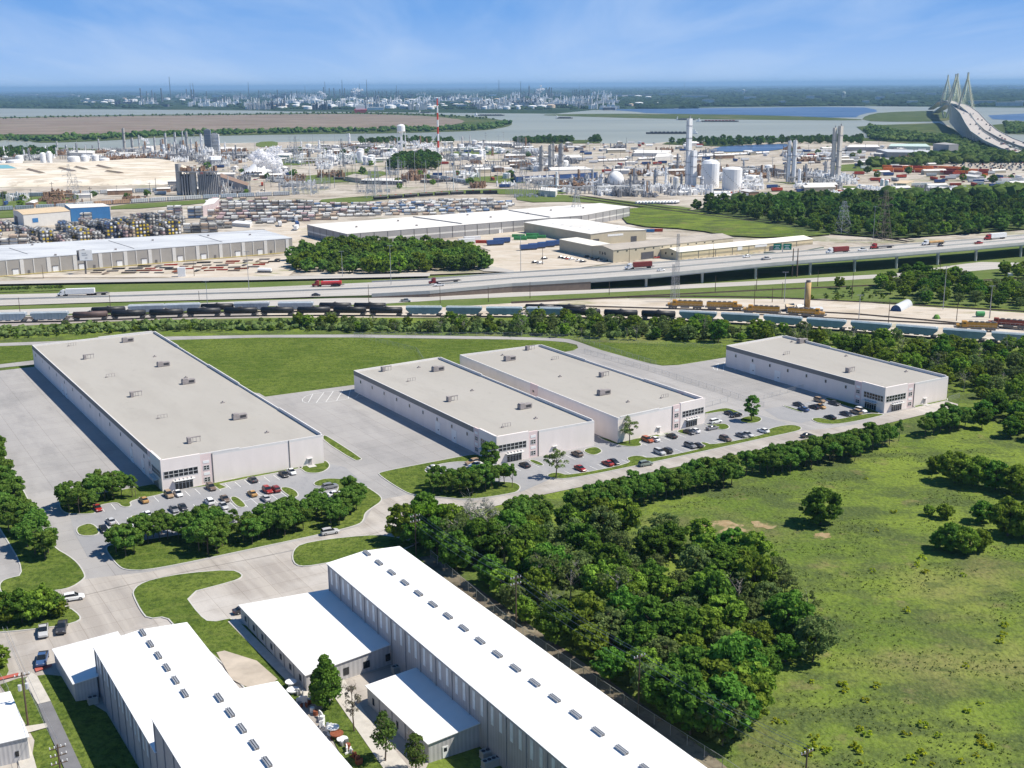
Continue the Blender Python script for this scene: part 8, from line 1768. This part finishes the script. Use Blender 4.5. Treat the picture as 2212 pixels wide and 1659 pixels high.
for x,y,yt in [(305,220,190),(318,218,197),(329,219,195),(350,222,190),(336,221,200),(404,215,192),(415,218,193),(420,216,193),(447,216,197),(560,214,195),(575,212,198),(600,216,194),(630,215,197),(642,216,196),(586,218,200),(617,214,199),(700,212,188),(712,210,190),(722,213,190),(735,214,192),(745,212,190),(760,213,194),(780,212,197),(808,214,198),(812,213,196),(818,215,197),(826,214,196),(835,213,197),(845,212,196),(858,214,197),(861,212,195),(868,213,198),(1143,212,186),(1155,213,195),(1180,213,189),(1187,214,188),(1191,213,189),(1184,216,192),(1242,213,193),(1246,212,193),(1252,214,195),(1258,213,194),(1264,212,194),(1268,213,193),(1272,212,192),(1237,214,196),(1282,214,198),(1300,213,199),(1105,214,198),(1120,213,199),(1132,214,196),(855,215,199),(795,215,200),(660,216,201),(680,214,198),(520,216,200),(540,216,202)]:
    p_=P(x,y,.8); h=hpx(x,y,yt)/60; S_(FCL,(p_.x,p_.y,.8),rf.uniform(0,3),'dark process column '+WH_+(', left group' if x<500 else ', middle group' if x<900 else ', right group'),'refinery columns',(min(1.3,h*.7),min(1.3,h*.7),h))
for x,y,yt in [(369,214,166),(413,216,180),(419,216,179),(538,214,178),(703,212,176),(740,212,172),(762,212,195),(777,213,180),(793,212,172),(1078,206,172),(1125,212,176),(1143,212,183),(1251,200,180),(1478,196,178),(1327,196,183),(1600,192,178),(1050,200,184),(330,214,192),(660,214,186),(857,214,184)]:
    p_=P(x,y,.8); h=hpx(x,y,yt)/120; S_(FST,(p_.x,p_.y,.8),0,'thin tall stack '+WH_+(', left part' if x<500 else ', middle part' if x<900 else ', right part'),'refinery stacks',(max(.6,h*.7),max(.6,h*.7),h))
n=0
for k in range(900):
    x=rf.uniform(262,1320); y=rf.uniform(206,238)
    if y>231 and x<520: continue
    if x<480 and y<212: continue
    if n>=165: break
    if noise2(x*.03+9,y*.3)<.46: continue
    n+=1; c=rf.choice([('white',M_ftank),('white',M_ftank),('grey',M_plantl),('grey',M_plantl),('dark',M_fcol)]); p_=P(x,y,.8); S_(rf.choice((FUN,FUN,FBL)),(p_.x,p_.y,.8),rf.uniform(-.2,.2),c[0]+' process block '+WH_+(' at the left' if x<600 else ' in the middle' if x<950 else ' at the right'),'refinery blocks',(rf.uniform(.8,1.7),rf.uniform(.7,1.3),rf.uniform(.8,1.5)),c[1])
for x,y,w_ in [(50,208,30),(100,209,60),(130,210,45),(190,222,20),(215,222,30),(60,207,20),(20,207,14),(1345,211,40),(1385,210,40),(1500,213,50),(1440,208,30),(1530,222,24),(1620,216,24),(1950,206,30),(1970,226,22),(2010,208,20),(2080,187,50),(2140,188,40),(2160,187,30),(1700,190,30),(1780,189,20),(1850,188,24),(1430,187,20),(2200,192,30),(1900,216,18),(1870,225,14),(2120,226,60),(2180,229,60),(2212,226,40),(470,210,14),(300,205,20),(600,190,20),(900,189,26),(1000,192,30),(1250,190,30),(1600,200,20),(1690,226,14),(1750,214,16)]:
    p_=P(x,y,.8); s=(P(x+w_/2,y)-P(x-w_/2,y)).length/60; S_(FBL,(p_.x,p_.y,.8),0,'pale flat building far '+('left' if x<700 else 'right' if x>1400 else 'in the centre')+' beyond the river among the dark woods','pale buildings in the far woods',(s,max(.8,s*.4),1.3+(240-y)/30))
# steam
def steammat(lo=.22,hi=.38):
    m, n = newmat('steam'); o=nd(n,'ShaderNodeOutputMaterial'); d=nd(n,'ShaderNodeBsdfDiffuse'); d.inputs[0].default_value=(.93,.93,.94,1); t=nd(n,'ShaderNodeBsdfTranslucent'); t.inputs[0].default_value=(.93,.93,.95,1); a=nd(n,'ShaderNodeBsdfTransparent')
    mx=nd(n,'ShaderNodeMixShader',i_0=.6); n.links.new(d.outputs[0],mx.inputs[1]); n.links.new(t.outputs[0],mx.inputs[2]); g=nd(n,'ShaderNodeTexCoord'); nz=nd(n,'ShaderNodeTexNoise',i_Scale=.35,i_Detail=6.0); n.links.new(g.outputs['Object'],nz.inputs['Vector'])
    mr=nd(n,'ShaderNodeMapRange',i_From_Min=lo,i_From_Max=hi); n.links.new(nz.outputs['Fac'],mr.inputs[0]); m2=nd(n,'ShaderNodeMixShader'); n.links.new(mr.outputs[0],m2.inputs[0]); n.links.new(a.outputs[0],m2.inputs[1]); n.links.new(mx.outputs[0],m2.inputs[2]); n.links.new(m2.outputs[0],o.inputs[0]); return m
M_steam=steammat(); M_steam2=steammat(.42,.62)
def PLM(o, R_):
    a=o.modifiers.new('r','REMESH'); a.mode='VOXEL'; a.voxel_size=R_*.11; b=o.modifiers.new('s','SMOOTH'); b.iterations=8; b.factor=.6
    t=bpy.data.textures.new('billow','CLOUDS'); t.noise_scale=R_*.38; t.noise_depth=4; c=o.modifiers.new('d','DISPLACE'); c.texture=t; c.strength=R_*.8; c.mid_level=.5; o.modifiers['r'].use_smooth_shade=True
def plume(pts, label, seed, n=90):
    """pts: (px, py, z, radius) along the plume"""
    rng=np.random.default_rng(seed); r_=random.Random(seed); V=[];F=[];k=0; y0=pts[0][4]
    base=None
    for i in range(n):
        t=r_.random()*(len(pts)-1); j=int(t); u=t-j; a=pts[j]; b_=pts[j+1]; X=a[0]+(b_[0]-a[0])*u; Y=a[1]+(b_[1]-a[1])*u; R_=a[2]+(b_[2]-a[2])*u
        # point on the vertical plane through the source
        q=P(X,y0); s=q.y; z=hpx(X,y0,Y); c=(q.x+r_.gauss(0,.55)*R_, q.y+r_.gauss(0,.6)*R_, max(2,z+.9+r_.gauss(0,.4)*R_)); rr=R_*r_.uniform(.16,.5)
        v,f=ico(c,(rr,rr,rr*.85),rng,rough=.25); V.append(v); F+=[tuple(a_+k for a_ in g) for g in f]; k+=12
    V=np.concatenate(V); b0=V.mean(0); me=bpy.data.meshes.new('steam_plume'); me.from_pydata((V-b0).tolist(),[],F); me.materials.append(M_steam2 if seed in (2,3) else M_steam); me.polygons.foreach_set('use_smooth',[True]*len(F)); me.update(); o=bpy.data.objects.new('steam_plume',me); COL.objects.link(o); o.location=b0; PLM(o, sum(p[2] for p in pts)/len(pts)); tag(o,label,'steam')
plume([(606,380,4,0,382),(600,368,7,0,0),(590,356,9,0,0),(578,346,10,0,0),(566,340,9,0,0),(556,336,6,0,0)],'big white steam plume blowing left in the plant beside the column block',1,220)
plume([(600,352,8,0,372),(575,340,10,0,0),(590,328,8,0,0),(610,324,5,0,0)],'upper thin part of the white steam cloud behind the big plume',2,110)
plume([(318,312,4,0,330),(320,306,6,0,0),(312,300,5,0,0)],'small steam puff above the white tank at the left plant',3,30)
plume([(766,210,14,0,214),(770,200,24,0,0),(780,195,28,0,0),(762,197,20,0,0)],'white steam cloud over the middle of the far refinery',4,60)
plume([(705,208,12,0,213),(698,203,20,0,0),(690,200,18,0,0)],'smaller steam cloud left of the middle refinery cloud',5,40)
plume([(1160,206,14,0,213),(1163,196,26,0,0),(1166,193,24,0,0)],'round steam cloud over the right of the far refinery',6,50)
c=TB(560,374); m=MB(); m.lathe((0,0,0),[(25,0),(17,5),(8,12),(1.5,17),(.1,17.6)],24); m.cyl((0,0,17),(0,0,19),.4,n=5); o=m.build('white_stockpile',mat('white_pile',(.80,.80,.80),.9,var=.05,scale=.1),loc=None); o.location=c; tag(o,'smooth white conical stockpile behind the big steam plume','stockpile')
# ------------------------------------------------------------------ vessels
def barge(x0,x1,y,label,tug='r',h=3.5,cargo=None):
    a,b_=P(x0,y,.6),P(x1,y,.6); L_=(b_-a).length; c=(a+b_)/2; T=thing('barge',label,'barge',c,rz(b_-a)); m=MB(); Lb=L_*.82; o_=-L_*.09 if tug=='r' else L_*.09
    m.prism([(-Lb/2+o_,-9),(Lb/2+o_,-9),(Lb/2+o_+4,0),(Lb/2+o_,9),(-Lb/2+o_,9),(-Lb/2+o_-6,0)],0,h); m.build('hull',M_dkgrey,T); m=MB()
    for i in range(9): m.box((-Lb*.42+o_+i*Lb*.1,0,h),(Lb*.07,10,1.6)); 
    m.build('hatches',cargo or M_pipe,T); s=1 if tug=='r' else -1; m=MB(); tx=s*L_*.43; m.prism([(tx-L_*.06,-5),(tx+L_*.06,-5),(tx+L_*.06,5),(tx-L_*.06,5)],0,3); m.box((tx,0,3),(L_*.05,7,4)); m.box((tx-s*1,0,7),(L_*.03,5,3.5)); m.build('towboat',M_tankw,T)
barge(1401,1508,289,'long dark barge tow before the tall white tower',cargo=M_tankb); barge(1503,1593,263,'dark barge tow with red deck gear in the upper river','l',cargo=M_redp); barge(1200,1235,256,'short dark barge in the middle of the river','l'); barge(1024,1088,250,'low dark barge near the far bank','l'); barge(1460,1500,259,'barge tow behind the one with red gear','l'); barge(905,930,244,'small dark barge by the refinery dock','l')
c=P(779,243.5,.6); T=thing('tanker_ship','red-hulled tanker ship moored bow-on at the refinery','ship',c,math.radians(97)); m=MB(); m.prism([(-75,-27),(60,-27),(90,-8),(95,0),(90,8),(60,27),(-75,27)],0,15); m.build('hull',mat('ship_red',(.42,.06,.05),.6),T); m=MB(); m.box((-58,0,15),(22,40,18)); m.box((-60,0,33),(14,24,5)); m.build('superstructure',M_tankw,T); m=MB(); [m.cyl((x,-10,15),(x,-10,19),2,n=6) for x in (-20,0,20,40)]; m.build('deck_gear',mat('ship_green',(.10,.28,.20),.6),T)
# wakes and beaches omitted from geometry: plain water
# ------------------------------------------------------------------ the cable-stayed bridge
def bridge():
    def sol(x,y):
        q=P(x,y,0); Rg=(math.hypot(q.x,q.y)); k=112.0/Rg; R_=(58+.045*2960)/(k+.045); z=54-.045*(2960-R_)
        if z<5: z=5
        if y<226: z=54
        return P(x,y,z)
    Lc=[(2060,222),(2085,245),(2097,266),(2110,284),(2140,304),(2178,321),(2212,330),(2300,348),(2420,372)]; Rc=[(2086,226),(2102,243),(2121,264),(2141,282),(2175,300),(2215,315),(2260,328),(2340,344),(2460,366)]
    Lw=[22]*9
    T0=P(2062,224,54); base=Vector((T0.x,T0.y,0)); T=thing('cable_stayed_bridge','cable-stayed bridge with twin decks and yellow-green diamond pylons at the right','bridge',base)
    cl=[sol(*a) for a in Lc]; cr=[sol(*a) for a in Rc]
    # smooth heights
    for c in (cl,cr):
        for i in range(1,len(c)): c[i].z=min(c[i].z,c[i-1].z)
    # far continuation over the main span and down the other side
    d=Vector((-70,390,0)).normalized()
    d=(P(2043.5,219.5,54)-P(2060,224,54)); d.z=0; d.normalize()
    ext=[(-0,0)]
    for c,side in ((cl,0),(cr,1)):
        p0=c[0].copy(); p0.z=54; e=[]
        for s,z in ((1400,8),(1000,30),(700,48),(380,55),(190,56)): e.append(Vector((p0.x+d.x*s,p0.y+d.y*s,z)))
        c[:]=e+[p0]+c[1:]
    W_=21.0
    for c,nm in ((cl,'deck'),(cr,'deck')):
        m=MB(); pts=[]
        for i in range(len(c)):
            e=(c[min(i+1,len(c)-1)]-c[max(i-1,0)]); e.z=0; e.normalize(); o_=Vector((e.y,-e.x,0))*W_/2; pts.append((c[i]-o_,c[i]+o_))
        for i in range(len(c)-1):
            a,b_=pts[i]; a2,b2=pts[i+1]; dn=Vector((0,0,-3)); m.hexa([a+dn,a2+dn,b2+dn,b_+dn][::-1],[a,a2,b2,b_][::-1])
        m.build('deck',mat('bridge_deck',(.46,.42,.38),.85,var=.05,scale=.02),T,base)
        for s in (0,1):
            m=MB()
            for i in range(len(c)-1):
                a,b_=pts[i][s],pts[i+1][s]; up=Vector((0,0,1.2)); e=(b_-a).normalized(); o_=Vector((e.y,-e.x,0))*.3; m.hexa([a-o_,b_-o_,b_+o_,a+o_],[a-o_+up,b_-o_+up,b_+o_+up,a+o_+up])
            m.build('parapet',M_conc,T,base)
        # piers
        acc=0; 
        for i in range(5,len(c)-1):
            L_=(c[i+1]-c[i]).length; u=(55-acc%55)
            while u<L_:
                q=c[i].lerp(c[i+1],u/L_)
                if q.z>8:
                    m=MB(); e=(c[i+1]-c[i]).normalized(); o_=Vector((e.y,-e.x,0))
                    for k in (-7,7): m.cyl((q.x+o_.x*k,q.y+o_.y*k,0),(q.x+o_.x*k,q.y+o_.y*k,q.z-4.5),1.7,n=8)
                    m.hexa([q+o_*-10+Vector((0,0,-5)),q+o_*10+Vector((0,0,-5)),q+o_*10+e*2+Vector((0,0,-5)),q-o_*10+e*2+Vector((0,0,-5))],[q+o_*-10+Vector((0,0,-3.02)),q+o_*10+Vector((0,0,-3.02)),q+o_*10+e*2+Vector((0,0,-3.02)),q-o_*10+e*2+Vector((0,0,-3.02))])
                    m.build('pier',M_conc,T,base)
                u+=55
            acc+=L_
    Mp=mat('pylon_concrete',(.52,.50,.42),.8,var=.08,scale=.02); Mc=mat('cable_yellow',(.66,.70,.42),.6,var=.05)
    sd_=Vector((d.y,-d.x,0))
    for s in (0,381):
        for c in (cl,cr):
            q=Vector((c[5].x,c[5].y,0))+d*s; hw_=16; zt=134
            m=MB()
            for k in (-1,1):
                m.cyl(q+sd_*(k*3+sd_.x*0)+Vector((0,0,0)),q+sd_*(k*hw_)+Vector((0,0,52)),2.7,2.4,8); m.cyl(q+sd_*(k*hw_)+Vector((0,0,52)),q+sd_*(k*1.2)+Vector((0,0,118)),2.2,1.9,8)
            m.cyl(q+Vector((0,0,116)),q+Vector((0,0,zt)),2.8,2.2,8); m.cyl(q-sd_*hw_+Vector((0,0,49)),q+sd_*hw_+Vector((0,0,49)),1.8,n=6); m.build('pylon',Mp,T,base)
            m=MB()
            for k in (-1,1):
                for j in range(8):
                    zc=132-j*4.2; u=170-j*20
                    for r_ in (-1,1):
                        e=q+d*(r_*u)+sd_*(k*11.5)
                        # deck height there
                        if s==0 and r_==-1: 
                            # follow the approach deck
                            acc=0; tgt=u; i=5
                            while i<len(c)-2 and acc+(c[i+1]-c[i]).length<tgt: acc+=(c[i+1]-c[i]).length; i+=1
                            f=(tgt-acc)/(c[i+1]-c[i]).length; w_=c[i].lerp(c[i+1],min(1,f)); ee=(c[i+1]-c[i]).normalized(); o_=Vector((ee.y,-ee.x,0)); e=w_+o_*(k*11.5*(1 if o_.dot(sd_)>0 else -1)); zz=w_.z
                        else: zz=54.5
                        m.cyl((q.x,q.y,zc),(e.x,e.y,zz+.5),.11,n=4,cap=False)
            m.build('stay_cables',Mc,T,base)
    # traffic on the near approach
    r_=random.Random(4)
    for c,nm in ((cl,'left'),(cr,'right')):
        for i in range(6,len(c)-1):
            for _ in range(3):
                t=r_.random(); q=c[i].lerp(c[i+1],t); e=(c[i+1]-c[i]).normalized(); o_=Vector((e.y,-e.x,0)); q=q+o_*r_.choice((-7,-3,3,7)); col=r_.choice(['white','dark','black','silver','red']); S_(LCR,(q.x,q.y,q.z+.05),rz(e),'%s car driving on the %s deck of the big bridge'%(col,nm),'cars on the big bridge',1.6,PAINT[col],name='bridge_car')
bridge()
# ------------------------------------------------------------------ air
def haze():
    m,n=newmat('haze'); o=nd(n,'ShaderNodeOutputMaterial'); v=nd(n,'ShaderNodeVolumePrincipled'); v.inputs['Color'].default_value=(.40,.68,1.0,1); v.inputs['Density'].default_value=HAZE; v.inputs['Anisotropy'].default_value=.1
    n.links.new(v.outputs[0],o.inputs['Volume']); b=MB(); b.hexa([(-76000,-76000,-1.0),(76000,-76000,-1.0),(76000,76000,-1.0),(-76000,76000,-1.0)],[(-76000,-76000,190.0),(76000,-76000,190.0),(76000,76000,190.0),(-76000,76000,190.0)])
    h=b.build('haze',m); tag(h,kind='stuff')
HAZE=4.2e-5
haze()
cleanup()
